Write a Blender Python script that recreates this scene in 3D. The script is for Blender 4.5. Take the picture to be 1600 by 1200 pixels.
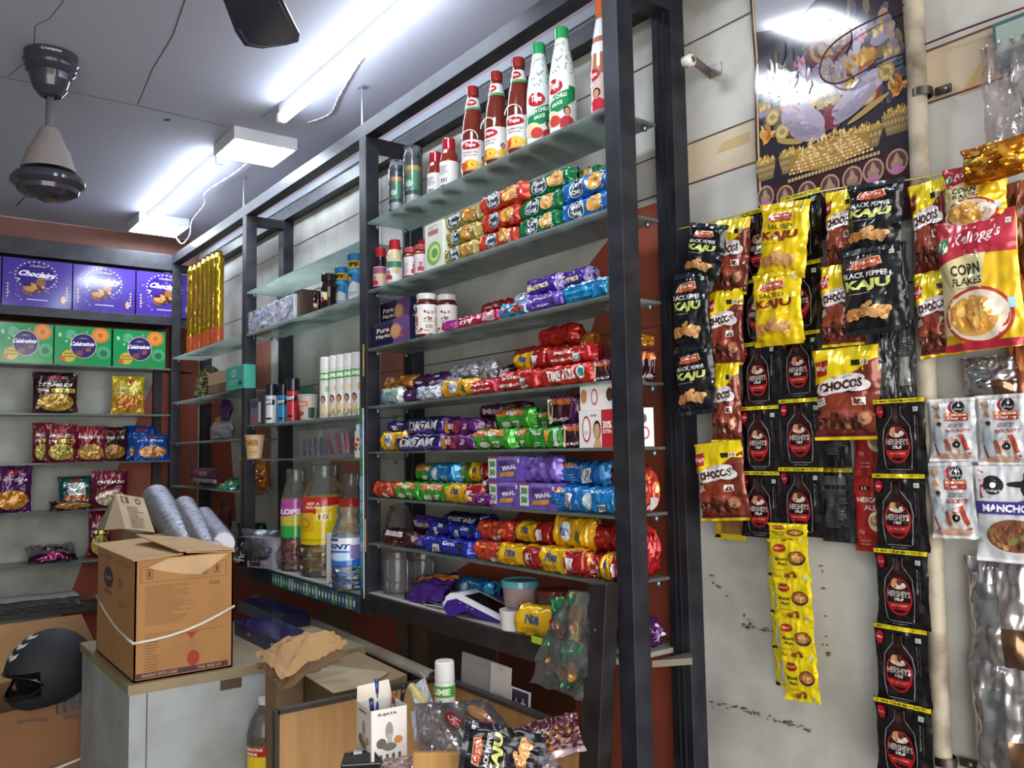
import bpy, bmesh, math, random
from math import sin, cos, pi, radians, sqrt, atan2
from mathutils import Vector, Matrix, noise
random.seed(7)
S = bpy.context.scene
for o in list(bpy.data.objects): bpy.data.objects.remove(o)

# ---------------------------------------------------------------- camera
YAW, PITCH, ROLL, FPX = radians(36.836), radians(4.361), radians(-1.009), 1320.8
CAM = Vector((0, 0, 1.5))
fw = Vector((-cos(YAW)*cos(PITCH), sin(YAW)*cos(PITCH), sin(PITCH)))
rt = fw.cross(Vector((0, 0, 1))).normalized(); up = rt.cross(fw)
cr = rt*cos(ROLL) + up*sin(ROLL); cu = -rt*sin(ROLL) + up*cos(ROLL)
cd = bpy.data.cameras.new('camera'); cam = bpy.data.objects.new('camera', cd)
S.collection.objects.link(cam)
cam.matrix_world = Matrix(((cr.x, cu.x, -fw.x, CAM.x), (cr.y, cu.y, -fw.y, CAM.y), (cr.z, cu.z, -fw.z, CAM.z), (0, 0, 0, 1)))
cd.sensor_width = 36; cd.lens = FPX/1600*36; cd.clip_start = 0.02; cd.clip_end = 60
S.camera = cam
# ---------------------------------------------------------------- light, exposure
S.view_settings.view_transform = 'Standard'; S.view_settings.look = 'None'
S.view_settings.gamma = 1; S.view_settings.use_curve_mapping = False
S.view_settings.exposure = 1.15
W = bpy.data.worlds.new('street_daylight'); S.world = W; W.use_nodes = True
W.node_tree.nodes['Background'].inputs[0].default_value = (1.0, 0.975, 0.95, 1)
W.node_tree.nodes['Background'].inputs[1].default_value = 2.6
TUBE_POWER, PANEL_POWER = 14.0, 26.0

def ray(px, py):
    return fw*FPX + cr*(px-800) - cu*(py-600)
def P(px, py, ax, v):
    """the point of the plane ax = v seen at (px, py) of the photograph"""
    d = ray(px, py); i = 'xyz'.index(ax)
    return CAM + d*((v-CAM[i])/d[i])
def X_at(px, y, z):
    """x of the point at depth y and height z that stands above column px"""
    # (X-CAM).cr * FPX = (px-800) * (X-CAM).fw
    k = (px-800)/FPX; a = cr - fw*k
    return -(a.y*(y-CAM.y) + a.z*(z-CAM.z))/a.x
def Y_at(px, x, z):
    k = (px-800)/FPX; a = cr - fw*k
    return -(a.x*(x-CAM.x) + a.z*(z-CAM.z))/a.y

# ---------------------------------------------------------------- materials
def lin(h):
    r = []
    for i in (0, 2, 4):
        c = int(h[i:i+2], 16)/255
        r.append(c/12.92 if c <= .04045 else ((c+.055)/1.055)**2.4)
    return (*r, 1)
MC = {}
def mat(h, kind='card'):
    k = h+kind
    if k in MC: return MC[k]
    m = bpy.data.materials.new(kind+'_'+h); m.use_nodes = True; MC[k] = m
    nt = m.node_tree; b = nt.nodes['Principled BSDF']; N = nt.nodes.new; L = nt.links.new
    b.inputs['Base Color'].default_value = lin(h)
    def bump(scale, strength, detail=2, dist=.002, dtype='NOISE'):
        tc = N('ShaderNodeTexCoord'); n = N('ShaderNodeTexNoise'); n.inputs['Scale'].default_value = scale
        n.inputs['Detail'].default_value = detail
        L(tc.outputs['Object'], n.inputs['Vector']); n.noise_type = dtype if dtype != 'NOISE' else 'FBM'
        bp = N('ShaderNodeBump'); bp.inputs['Strength'].default_value = strength; bp.inputs['Distance'].default_value = dist
        L(n.outputs['Fac'], bp.inputs['Height']); L(bp.outputs['Normal'], b.inputs['Normal']); return n
    def vary(scale, lo, hi, detail=6, dark='000000'):
        tc = N('ShaderNodeTexCoord'); n = N('ShaderNodeTexNoise'); n.inputs['Scale'].default_value = scale
        n.inputs['Detail'].default_value = detail; L(tc.outputs['Object'], n.inputs['Vector'])
        r = N('ShaderNodeMapRange'); r.inputs[1].default_value = .4; r.inputs[2].default_value = .75
        r.inputs[3].default_value = lo; r.inputs[4].default_value = hi
        L(n.outputs['Fac'], r.inputs[0])
        x = N('ShaderNodeMix'); x.data_type = 'RGBA'; L(r.outputs[0], x.inputs[0])
        x.inputs[6].default_value = lin(h); x.inputs[7].default_value = lin(dark); L(x.outputs[2], b.inputs['Base Color'])
    if kind == 'foil':
        b.inputs['Roughness'].default_value = .22; b.inputs['Metallic'].default_value = .25
        b.inputs['Specular IOR Level'].default_value = .75; bump(24, 1.0, 3, .012, 'RIDGED_MULTIFRACTAL')
    elif kind == 'metalfoil':
        b.inputs['Roughness'].default_value = .2; b.inputs['Metallic'].default_value = .85; bump(18, 1.0, 3.5, .014, 'RIDGED_MULTIFRACTAL')
    elif kind == 'card':
        b.inputs['Roughness'].default_value = .45; bump(300, .1)
    elif kind == 'board':
        b.inputs['Roughness'].default_value = .85; bump(120, .25); vary(9, 0, .22, 6, '5a3a1c')
    elif kind == 'gloss':
        b.inputs['Roughness'].default_value = .12
    elif kind == 'frame':
        b.inputs['Roughness'].default_value = .5; b.inputs['Metallic'].default_value = .15; bump(90, .15); vary(14, 0, .2, 8, '5c5c64')
    elif kind == 'metal':
        b.inputs['Roughness'].default_value = .35; b.inputs['Metallic'].default_value = .9; bump(60, .1)
    elif kind == 'matte':
        b.inputs['Roughness'].default_value = .75; bump(80, .25)
    elif kind == 'dirty':
        b.inputs['Roughness'].default_value = .65; bump(40, .2); vary(5, 0, .5, 9, '4a4030')
    elif kind == 'grime':
        b.inputs['Roughness'].default_value = .6; bump(60, .3); vary(13, .05, .95, 10, '4a3c2c')
    elif kind == 'wood':
        b.inputs['Roughness'].default_value = .55
        tc = N('ShaderNodeTexCoord'); mp = N('ShaderNodeMapping'); mp.inputs['Scale'].default_value = (26, 26, 2.2)
        n = N('ShaderNodeTexNoise'); n.inputs['Scale'].default_value = 1.6; n.inputs['Detail'].default_value = 6
        L(tc.outputs['Object'], mp.inputs[0]); L(mp.outputs[0], n.inputs['Vector'])
        x = N('ShaderNodeMix'); x.data_type = 'RGBA'; L(n.outputs['Fac'], x.inputs[0])
        c = lin(h); x.inputs[6].default_value = c; x.inputs[7].default_value = (c[0]*.5, c[1]*.42, c[2]*.35, 1)
        L(x.outputs[2], b.inputs['Base Color'])
    elif kind in ('glass', 'clear', 'film', 'dustglass'):
        nt.nodes.remove(b); out = nt.nodes['Material Output']
        tr = N('ShaderNodeBsdfTransparent'); gl = N('ShaderNodeBsdfGlossy'); gl.inputs['Roughness'].default_value = .08 if kind != 'film' else .14
        tr.inputs[0].default_value = lin(h)
        fr = N('ShaderNodeFresnel'); fr.inputs[0].default_value = 1.5 if kind != 'clear' else 1.45
        mx = N('ShaderNodeMixShader'); L(tr.outputs[0], mx.inputs[1]); L(gl.outputs[0], mx.inputs[2])
        L(fr.outputs[0], mx.inputs[0]); last = mx
        tc = N('ShaderNodeTexCoord'); n = N('ShaderNodeTexNoise'); L(tc.outputs['Object'], n.inputs['Vector'])
        n.inputs['Scale'].default_value = {'film': 28, 'clear': 20}.get(kind, 11); n.inputs['Detail'].default_value = 5
        if kind in ('film', 'clear'):
            bp = N('ShaderNodeBump'); bp.inputs['Strength'].default_value = .9 if kind == 'film' else .25; bp.inputs['Distance'].default_value = .006
            L(n.outputs['Fac'], bp.inputs['Height']); L(bp.outputs[0], gl.inputs['Normal']); L(bp.outputs[0], fr.inputs['Normal'])
        if kind in ('dustglass', 'film', 'clear'):
            df = N('ShaderNodeBsdfDiffuse'); df.inputs[0].default_value = lin({'dustglass': 'a4aca6', 'film': 'd8d8e0', 'clear': 'd8d8d8'}[kind])
            if kind == 'dustglass':
                tl = N('ShaderNodeBsdfTranslucent'); tl.inputs[0].default_value = lin('c4ccc6'); ad = N('ShaderNodeMixShader'); ad.inputs[0].default_value = .6; L(df.outputs[0], ad.inputs[1]); L(tl.outputs[0], ad.inputs[2]); df = ad
            r = N('ShaderNodeMapRange'); r.inputs[1].default_value = .3; r.inputs[2].default_value = .8
            lo, hi = {'dustglass': (.32, .55), 'film': (.02, .16), 'clear': (.05, .12)}[kind]
            r.inputs[3].default_value = lo; r.inputs[4].default_value = hi; L(n.outputs['Fac'], r.inputs[0])
            m2 = N('ShaderNodeMixShader'); L(r.outputs[0], m2.inputs[0]); L(mx.outputs[0], m2.inputs[1]); L(df.outputs[0], m2.inputs[2]); last = m2
        L(last.outputs[0], out.inputs[0])
    elif kind == 'lamp':
        b.inputs['Emission Color'].default_value = (.78, .88, 1, 1); b.inputs['Emission Strength'].default_value = TUBE_POWER
    elif kind == 'panel':
        b.inputs['Emission Color'].default_value = (.80, .89, 1, 1); b.inputs['Emission Strength'].default_value = PANEL_POWER
    return m

# ---------------------------------------------------------------- mesh builder
class MB:
    def __init__(s): s.v = []; s.f = []; s.m = []; s.ms = []; s.sm = []
    def mi(s, m):
        if m not in s.ms: s.ms.append(m)
        return s.ms.index(m)
    def add(s, vs, fs, m, smooth=False):
        b = len(s.v); s.v += [tuple(v) for v in vs]; k = s.mi(m)
        for f in fs: s.f.append(tuple(b+i for i in f)); s.m.append(k); s.sm.append(smooth)
    def box(s, x0, x1, y0, y1, z0, z1, m):
        s.add([(x0,y0,z0),(x1,y0,z0),(x1,y1,z0),(x0,y1,z0),(x0,y0,z1),(x1,y0,z1),(x1,y1,z1),(x0,y1,z1)],
              [(0,3,2,1),(4,5,6,7),(0,1,5,4),(1,2,6,5),(2,3,7,6),(3,0,4,7)], m)
    def grid(s, fn, nu, nv, m, smooth=True, closed=False):
        vs = [fn(i/nu, j/nv) for j in range(nv+1) for i in range(nu+1)]
        s.add(vs, [(j*(nu+1)+i, j*(nu+1)+i+1, (j+1)*(nu+1)+i+1, (j+1)*(nu+1)+i) for j in range(nv) for i in range(nu)], m, smooth)
    def lathe(s, prof, m, n=20, c=(0,0,0), mf=None, smooth=True):
        vs = [(c[0]+r*cos(2*pi*i/n), c[1]+r*sin(2*pi*i/n), c[2]+z) for r, z in prof for i in range(n)]
        for j in range(len(prof)-1):
            mm = mf(j) if mf else m
            b = [(j*n+i, j*n+(i+1)%n, (j+1)*n+(i+1)%n, (j+1)*n+i) for i in range(n)]
            idx = sorted(set(k for f in b for k in f)); mp = {k: q for q, k in enumerate(idx)}
            s.add([vs[k] for k in idx], [tuple(mp[k] for k in f) for f in b], mm, smooth)
    def tube(s, pts, r, m, n=8, smooth=True):
        pts = [Vector(p) for p in pts]; vs = []; prev = None
        for i, p in enumerate(pts):
            t = (pts[min(i+1, len(pts)-1)]-pts[max(i-1, 0)]).normalized()
            a = prev if prev else (Vector((0,0,1)) if abs(t.z) < .9 else Vector((1,0,0)))
            a = (a - t*a.dot(t)).normalized(); prev = a; b = t.cross(a)
            rr = r[i] if isinstance(r, (list, tuple)) else r
            vs += [p + (a*cos(2*pi*k/n)+b*sin(2*pi*k/n))*rr for k in range(n)]
        fs = [(i*n+k, i*n+(k+1)%n, (i+1)*n+(k+1)%n, (i+1)*n+k) for i in range(len(pts)-1) for k in range(n)]
        fs += [tuple(range(n-1, -1, -1)), tuple((len(pts)-1)*n+k for k in range(n))]
        s.add(vs, fs, m, smooth)
    def prism(s, poly, fn, t, m):
        """poly of 2D points; fn maps (a, b, depth) to 3D"""
        n = len(poly); vs = [fn(a, b, 0) for a, b in poly]+[fn(a, b, t) for a, b in poly]
        s.add(vs, [tuple(range(n)), tuple(range(2*n-1, n-1, -1))]+[(i, (i+1) % n, n+(i+1) % n, n+i) for i in range(n)], m)
    def mesh(s, name):
        me = bpy.data.meshes.new(name); me.from_pydata(s.v, [], s.f)
        for m in s.ms: me.materials.append(m)
        me.polygons.foreach_set('material_index', s.m); me.polygons.foreach_set('use_smooth', s.sm); me.update()
        return me
    def obj(s, name, parent=None, label=None, cat=None, group=None, loc=None, kind=None, rz=0, bevel=0):
        o = bpy.data.objects.new(name, s.mesh(name)); S.collection.objects.link(o)
        tag(o, label, cat, group, kind)
        if parent: o.parent = parent
        if loc is not None: o.location = loc
        if rz: o.rotation_euler.z = rz
        if bevel:
            b = o.modifiers.new('bevel', 'BEVEL'); b.width = bevel; b.segments = 2; b.limit_method = 'ANGLE'
        return o
def tag(o, label=None, cat=None, group=None, kind=None):
    if label: o['label'] = label
    if cat: o['category'] = cat
    if group: o['group'] = group
    if kind: o['kind'] = kind
def empty(name, loc=(0,0,0), label=None, cat=None, group=None, rz=0):
    o = bpy.data.objects.new(name, None); S.collection.objects.link(o); o.location = loc; o.rotation_euler.z = rz
    o.empty_display_size = .02; tag(o, label, cat, group); return o
def copy_tree(o, parent=None):
    c = o.copy(); S.collection.objects.link(c)
    if parent: c.parent = parent
    for ch in list(o.children): copy_tree(ch, c)
    return c

# ---------------------------------------------------------------- artwork printed on surfaces
TXT = {}
def text_geo(s, bold):
    k = (s, bold)
    if k in TXT: return TXT[k]
    c = bpy.data.curves.new('t', 'FONT'); c.body = s; c.size = 1; c.resolution_u = 2; c.offset = bold; c.fill_mode = 'FRONT'
    o = bpy.data.objects.new('t', c); S.collection.objects.link(o)
    bpy.context.view_layer.update()
    me = bpy.data.meshes.new_from_object(o.evaluated_get(bpy.context.evaluated_depsgraph_get()))
    vs = [(v.co.x, v.co.y) for v in me.vertices]; fs = [tuple(p.vertices) for p in me.polygons]
    bpy.data.objects.remove(o); bpy.data.curves.remove(c); bpy.data.meshes.remove(me)
    if not vs: vs = [(0, 0)]
    x0 = min(v[0] for v in vs); x1 = max(v[0] for v in vs); y0 = min(v[1] for v in vs); y1 = max(v[1] for v in vs)
    w = max(x1-x0, 1e-6); h = max(y1-y0, 1e-6)
    TXT[k] = ([((x-x0)/w-.5, (y-y0)/h-.5) for x, y in vs], fs); return TXT[k]
class Art:
    """shapes in face coordinates u, v in -1..1; later shapes lie on top"""
    def __init__(s): s.L = []
    def layers(s):
        """each shape lies one layer above whatever it overlaps"""
        out = []; bb = []
        for vs, fs, c in s.L:
            x0 = min(v[0] for v in vs); x1 = max(v[0] for v in vs); y0 = min(v[1] for v in vs); y1 = max(v[1] for v in vs)
            small = (x1-x0)*(y1-y0) < .02; k = 0
            for (a0, a1, b0, b1, l, sm) in bb:
                if a0 < x1 and x0 < a1 and b0 < y1 and y0 < b1:
                    if small and sm: k = max(k, l if l > 5 and (len(out) % 3) else l+1)
                    else: k = max(k, l+1)
            k = min(k, 13); bb.append((x0, x1, y0, y1, k, small)); out.append(k)
        return out
    def rect(s, u0, v0, u1, v1, c, k=0, slant=0):
        nu = max(1, int(abs(u1-u0)/.1)); nv = max(1, int(abs(v1-v0)/.1)); vs = []; fs = []
        for j in range(nv+1):
            for i in range(nu+1): vs.append((u0+(u1-u0)*i/nu+slant*j/nv, v0+(v1-v0)*j/nv + k*i/nu))
        fs = [(j*(nu+1)+i, j*(nu+1)+i+1, (j+1)*(nu+1)+i+1, (j+1)*(nu+1)+i) for j in range(nv) for i in range(nu)]
        s.L.append((vs, fs, c)); return s
    def ell(s, cu, cv, ru, rv, c, a0=0, a1=360, rot=0, inner=0, n=16):
        R = max(1, int(max(ru, rv)*(1-inner)/.1)); n = n if max(ru, rv) < .3 else 28; vs = []; fs = []; cr_, sr_ = cos(radians(rot)), sin(radians(rot))
        for j in range(R+1):
            q = inner+(1-inner)*j/R
            for i in range(n+1):
                t = radians(a0+(a1-a0)*i/n); a, b = ru*q*cos(t), rv*q*sin(t)
                vs.append((cu+a*cr_-b*sr_, cv+a*sr_+b*cr_))
        fs = [(j*(n+1)+i, j*(n+1)+i+1, (j+1)*(n+1)+i+1, (j+1)*(n+1)+i) for j in range(R) for i in range(n)]
        s.L.append((vs, fs, c)); return s
    def poly(s, pts, c):
        s.L.append((list(pts), [tuple(range(len(pts)))], c)); return s
    def text(s, t, cu, cv, w, h, c, rot=0, bold=.02, slant=0):
        vs, fs = text_geo(t, bold); a, b = cos(radians(rot)), sin(radians(rot))
        s.L.append(([(cu+(x*w+y*slant)*a-y*h*b, cv+(x*w+y*slant)*b+y*h*a) for x, y in vs], fs, c)); return s
    def lines(s, u0, v0, u1, v1, n, c, frac=.35, seed=1):
        rr = random.Random(seed); dv = (v1-v0)/n
        for i in range(n):
            e = u0+(u1-u0)*rr.uniform(.55, 1); s.rect(u0, v0+dv*i, e, v0+dv*(i+frac), c)
        return s
    def blobs(s, cu, cv, ru, rv, n, size, cols, seed=1, asp=1.0):
        rr = random.Random(seed)
        for i in range(n):
            t = rr.uniform(0, 2*pi); q = sqrt(rr.random())
            s.ell(cu+ru*q*cos(t), cv+rv*q*sin(t), size*rr.uniform(.6, 1.2), size*asp*rr.uniform(.5, 1.1), rr.choice(cols), rot=rr.uniform(0, 180), n=8)
        return s
    def bean(s, cu, cv, r, asp, c, rot):
        for t in range(0, 5):
            a = radians(rot+t*45); s.ell(cu+r*.6*cos(a), cv+r*.6*asp*sin(a), r*.48, r*.48*asp, c, n=8)
        return s
    def person(s, cu, cv, w, h, shirt, skin='c48a68', hair='2a1c18'):
        s.poly([(cu-w, cv-h), (cu+w, cv-h), (cu+w*.85, cv-h*.2), (cu+w*.3, cv+h*.05), (cu-w*.3, cv+h*.05), (cu-w*.85, cv-h*.2)], shirt)
        s.ell(cu, cv+h*.52, w*.5, h*.42, hair, n=10); s.rect(cu-w*.14, cv-h*.02, cu+w*.14, cv+h*.3, skin)
        s.ell(cu, cv+h*.45, w*.34, h*.33, skin, n=10); return s
    def veg(s, u, v, a, b, c='2f8a4a'):
        s.rect(u-a, v-b, u+a, v+b, 'f4f4f0'); s.rect(u-a*.8, v-b*.8, u+a*.8, v+b*.8, c); s.rect(u-a*.6, v-b*.6, u+a*.6, v+b*.6, 'f4f4f0'); s.ell(u, v, a*.4, b*.4, c, n=8); return s
    def code(s, u, v, a, b):
        s.rect(u-a, v-b, u+a, v+b, 'eceae6')
        for i in range(9):
            x = u-a*.8+i*a*.18; s.rect(x, v-b*.7, x+a*(.05+.05*(i % 3)), v+b*.7, '222222')
        return s
    def put(s, mb, fn, kind, step=.00035, maxe=.12, clip=True):
        cl = lambda q: max(-.995, min(.995, q))
        for li, (vs, fs, c) in zip(s.layers(), s.L):
            off = (.002 if 'foil' in kind else .0005)+step*li
            V = [(cl(u), cl(v)) for u, v in vs]
            if len(fs) == 1 or max(len(f) for f in fs) == 3:
                T = []
                for f in fs:
                    if len(f) == 3: T.append(f); continue
                    me_ = geometry_tess([V[i] for i in f]); T += [tuple(f[i] for i in t) for t in me_]
                for _ in range(5):
                    mid = {}; N_ = []; ch = False
                    def gm(a, b):
                        k = (min(a, b), max(a, b)); e = (V[a][0]-V[b][0])**2+(V[a][1]-V[b][1])**2
                        if e < maxe*maxe: return None
                        if k not in mid: V.append(((V[a][0]+V[b][0])/2, (V[a][1]+V[b][1])/2)); mid[k] = len(V)-1
                        return mid[k]
                    for a, b, d in T:
                        m1, m2, m3 = gm(a, b), gm(b, d), gm(d, a); n = sum(m is not None for m in (m1, m2, m3))
                        if n == 0: N_.append((a, b, d)); continue
                        ch = True
                        if n == 3: N_ += [(a, m1, m3), (m1, b, m2), (m3, m2, d), (m1, m2, m3)]
                        else:
                            while not (m1 is not None and (n == 1 or m2 is not None)): a, b, d = b, d, a; m1, m2, m3 = m2, m3, m1
                            if n == 1: N_ += [(a, m1, d), (m1, b, d)]
                            else: N_ += [(m1, b, m2), (a, m1, m2), (a, m2, d)]
                    T = N_
                    if not ch: break
                fs = T
            mb.add([fn(u, v, off) for u, v in V], fs, mat(c, kind), True)
        return s
def geometry_tess(pts):
    from mathutils.geometry import tessellate_polygon
    return tessellate_polygon([[Vector((a, b, 0)) for a, b in pts]])

# ---------------------------------------------------------------- package shapes (origin: middle of the base, front to -y)
def nz(x, y, z, s=1): return noise.noise(Vector((x*s, y*s, z*s)))
def pouch_fn(w, h, t, seed=0, seal=.08, wr=1.0):
    def F(u, v, off=0, side=1):
        b = max(0, 1-abs(u)**2.6)**.55
        vv = min(1, abs(v)/(1-seal)); a = max(0, 1-vv**3)**.6
        th = t/2*b*a
        pin = 1-.05*(1-vv**4)*abs(u)**.5 if True else 1
        dx = .004*nz(seed, v*1.7, 3)*wr
        wob = nz(u*2.2+seed, v*2.2, seed*1.3)*.007*wr*(1 if a > .02 else .4) + nz(u*6+seed, v*1.5, 9)*.005*wr*(abs(v)**2) + abs(nz(u*4+seed, v*4, 5))*.007*wr*(a**.5)
        return Vector((u*w/2*pin+dx, -side*(th+off)+wob, (v+1)*h/2))
    return F
def pouch(w, h, t, col, art=None, back=None, kind='foil', seed=0, seal=.08, name='pouch', sealcol=None, wr=1.0, nu=30, nv=38):
    mb = MB(); F = pouch_fn(w, h, t, seed, seal, wr)
    mb.grid(lambda a, b: F(2*a-1, 2*b-1, 0, 1), nu, nv, mat(col, kind))
    mb.grid(lambda a, b: F(1-2*a, 2*b-1, 0.0003, -1), nu, nv, mat(back or col, kind))
    if art: art.put(mb, lambda u, v, off: F(u, v, off, 1), kind, clip=True)
    return mb
def roll_fn(L, dy, dz, seed=0, sq=3.0, wr=1.0, tw=.12):
    """wrapped biscuit roll lying along x; v -1..1 wraps the front from bottom to top"""
    def G(u, th, off=0):
        e = max(0, (abs(u)-(1-tw))/tw); e = min(1, e)
        ky = 1-e**.7*.93; kz = 1-.0*e
        if e > 0: kz = 1-.18*sin(e*pi)
        c, s_ = cos(th), sin(th)
        y = (abs(c)**(2/sq))*(1 if c > 0 else -1); z = (abs(s_)**(2/sq))*(1 if s_ > 0 else -1)
        w1 = nz(u*4+seed, c*1.5, s_*1.5+seed)*.005*wr+nz(u*10, c*3+seed, s_*3)*.0035*wr+abs(nz(u*7+seed, c*2, s_*2))*-.004*wr
        ple = .0025*wr*sin(th*9+seed)*(e if e < 1 else 1)
        return Vector((u*L/2, -(y*(dy/2+off+w1)*ky) + ple, dz/2+z*(dz/2+off+w1+ple*.5)*kz))
    return G
def rollpack(L, dy, dz, col, art=None, endcol=None, kind='foil', seed=0, sq=3.0, wr=1.0, tw=.12, vr=62):
    mb = MB(); G = roll_fn(L, dy, dz, seed, sq, wr, tw)
    m = mat(col, kind); nu = 44; n = 36
    mb.grid(lambda a, b: G(2*a-1, 2*pi*b, 0), nu, n, m)
    if endcol:
        for sg in (-1, 1):
            mb.grid(lambda a, b: G(sg*(1-tw*1.1+tw*1.1*a), 2*pi*b*sg, .0006), 9, n, mat(endcol, kind))
    if art: art.put(mb, lambda u, v, off: G(u*(1-tw*.9), radians(v*vr), off), kind)
    return mb
def boxpack(w, d, h, col, art=None, side=None, top=None, kind='card', sart=None, rnd=.001):
    mb = MB(); mb.box(-w/2, w/2, -d/2, d/2, 0, h, mat(col, kind))
    if side: mb.add([(w/2+.0003, -d/2, 0), (w/2+.0003, d/2, 0), (w/2+.0003, d/2, h), (w/2+.0003, -d/2, h)], [(0,1,2,3)], mat(side, kind))
    if top: mb.add([(-w/2, -d/2, h+.0003), (w/2, -d/2, h+.0003), (w/2, d/2, h+.0003), (-w/2, d/2, h+.0003)], [(0,1,2,3)], mat(top, kind))
    if art: art.put(mb, lambda u, v, off: Vector((u*w/2, -d/2-off, (v+1)*h/2)), kind)
    if sart: sart.put(mb, lambda u, v, off: Vector((w/2+.0004+off, u*d/2, (v+1)*h/2)), kind)
    return mb
def prof_r(prof, z):
    for (r0, z0), (r1, z1) in zip(prof, prof[1:]):
        if z0 <= z <= z1 and z1 > z0: return r0+(r1-r0)*(z-z0)/(z1-z0)
    return prof[-1][0]
def wrap_art(mb, art, prof, z0, z1, kind='card', arc=85, face=-90, off0=.0003):
    art.put(mb, lambda u, v, off: (lambda z, a: Vector(((prof_r(prof, z)+off0+off)*cos(a), (prof_r(prof, z)+off0+off)*sin(a), z)))(z0+(v+1)/2*(z1-z0), radians(face+u*arc)), kind)
def band(mb, prof, z0, z1, m, off=.0003, n=24):
    k = 8; p = [(prof_r(prof, z0+(z1-z0)*i/k)+off, z0+(z1-z0)*i/k) for i in range(k+1)]
    mb.lathe(p, m, n)
# ================================================================ the room
YF, YW, XF, XW = 1.45, 1.70, -5.485, -5.74      # rack front, main wall, far rack front, far wall
ZC = 2.93
def struct(mb, name, **k): return mb.obj(name, kind='structure', **k)
def wall_poly(mb, pts, m, k=1):                  # a painted area of the main wall
    mb.add([(x, YW-.0006*k, z) for x, z in pts], [tuple(range(len(pts)))], m)
mb = MB(); mb.box(-5.9, 1.6, YW, YW+.12, 0, ZC+.02, mat('bdbdb6', 'dirty'))
wx = lambda px, py: (P(px, py, 'y', YW).x, P(px, py, 'y', YW).z)
red = mat('9c4a34', 'dirty'); salmon = mat('c07a66', 'dirty'); groove = mat('5a3026', 'matte')
wall_poly(mb, [(-5.74, 2.83), (1.5, 2.83), (1.5, ZC), (-5.74, ZC)], mat('8e7a80', 'matte'))
zg = [wx(1075, 226)[1], wx(1075, 289)[1]]
wall_poly(mb, [(-1.60, zg[1]), (1.5, zg[1]), (1.5, zg[0]), (-1.60, zg[0])], mat('c8b79c', 'dirty'))
for (a, b) in (((1575, 50), (1456, 92)), ):
    pass
wall_poly(mb, [wx(1500, 150), wx(1600, 112), wx(1600, 60), wx(1545, 75)], mat('c2a26c', 'dirty'), 2)
wall_poly(mb, [wx(1120, 240), wx(1172, 222), wx(1172, 205), wx(1130, 222)], mat('b9a070', 'dirty'), 2)
for z in zg+[zg[0]+.27, zg[0]-.47]:
    wall_poly(mb, [(-5.7, z-.002), (1.5, z-.002), (1.5, z+.002), (-5.7, z+.002)], groove, 3)
for x, z0, z1 in ((wx(1493, 30)[0], zg[0]+.27, 2.83), (wx(1575, 60)[0], zg[1], zg[0]), (-3.18, 2.1, 2.83), (-4.35, 2.1, 2.83)):
    wall_poly(mb, [(x-.0015, z0), (x+.0015, z0), (x+.0015, z1), (x-.0015, z1)], groove, 3)
# red lower paint with a slanting edge
wall_poly(mb, [(-1.50, zg[1]-.02), (-1.50, 0), (-5.7, 0), (-5.7, .93), (-2.9, .93), wx(790, 840), wx(862, 700), wx(905, 580), wx(930, 497), wx(900, 440), wx(985, 330), (-1.6, zg[1]-.02)], red)
wall_poly(mb, [wx(596, 545), wx(634, 545), wx(634, 625), wx(596, 640)], salmon, 2)
wall_poly(mb, [wx(400, 535), wx(423, 530), wx(423, 770), wx(400, 775)], salmon, 2)
wall_poly(mb, [wx(425, 528), wx(436, 526), wx(436, 720), wx(425, 722)], mat('d2d4d2', 'dirty'), 2)
wall_poly(mb, [wx(515, 715), wx(562, 712), wx(562, 780), wx(515, 785)], salmon, 2)
wall_poly(mb, [(-5.6, 1.1), (-5.0, 1.1), (-5.2, 2.0), (-5.6, 2.0)], red, 2)
wall_poly(mb, [wx(619, 972), wx(668, 985), wx(668, 1052), wx(625, 1040), wx(622, 1010)], mat('6b5a48', 'dirty'), 2)
wall_poly(mb, [wx(500, 950), wx(540, 945), wx(552, 990), wx(545, 1005), wx(505, 995), wx(490, 970)], mat('6e5a48', 'dirty'), 3)
wall_poly(mb, [wx(668, 985), wx(775, 1010), wx(775, 1110), wx(668, 1080)], mat('4a423a', 'dirty'), 2)
wall_poly(mb, [wx(780, 1010), wx(900, 1060), wx(900, 1180), wx(780, 1130)], mat('5e2a1c', 'dirty'), 2)
# scuffs at the lower right
rr = random.Random(3)
for (x0, y0, x1, y1, n) in ((1160, 975, 1210, 985, 12), (1110, 1100, 1150, 1105, 8), (1150, 1105, 1270, 1140, 34), (1285, 880, 1295, 1040, 8), (1110, 900, 1180, 980, 10), (1200, 985, 1290, 1010, 8)):
    for i in range(n):
        t = rr.random(); px = x0+(x1-x0)*t+rr.uniform(-2, 2); py = y0+(y1-y0)*t+rr.uniform(-4, 4); w = rr.uniform(1, 6); h = rr.uniform(.8, 2.6)
        wall_poly(mb, [wx(px-w, py-h*.3), wx(px, py-h), wx(px+w, py+h*.5), wx(px-w*.2, py+h)], mat('5c5a54', 'matte'), 4)
struct(mb, 'wall_back')
mb = MB(); mb.box(XW-.12, XW, -2.3, 1.70, 0, ZC+.02, mat('a8aaa2', 'dirty'))
fx = lambda px, py: (P(px, py, 'x', XW).y, P(px, py, 'x', XW).z)
def far_poly(pts, m, k=1): mb.add([(XW+.0006*k, y, z) for y, z in pts][::-1], [tuple(range(len(pts)))], m)
far_poly([(-2.2, 2.6), (1.69, 2.6), (1.69, ZC-.005), (-2.2, ZC-.005)], mat('7a4a42', 'dirty'))
far_poly([(-2.2, 2.03), (1.69, 2.03), (1.69, 2.33), (-2.2, 2.33)], red)
far_poly([fx(247, 575), fx(180, 740), fx(125, 890), fx(60, 1050), (1.69, .3), (1.69, 2.03)], red)
struct(mb, 'wall_far')
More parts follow.
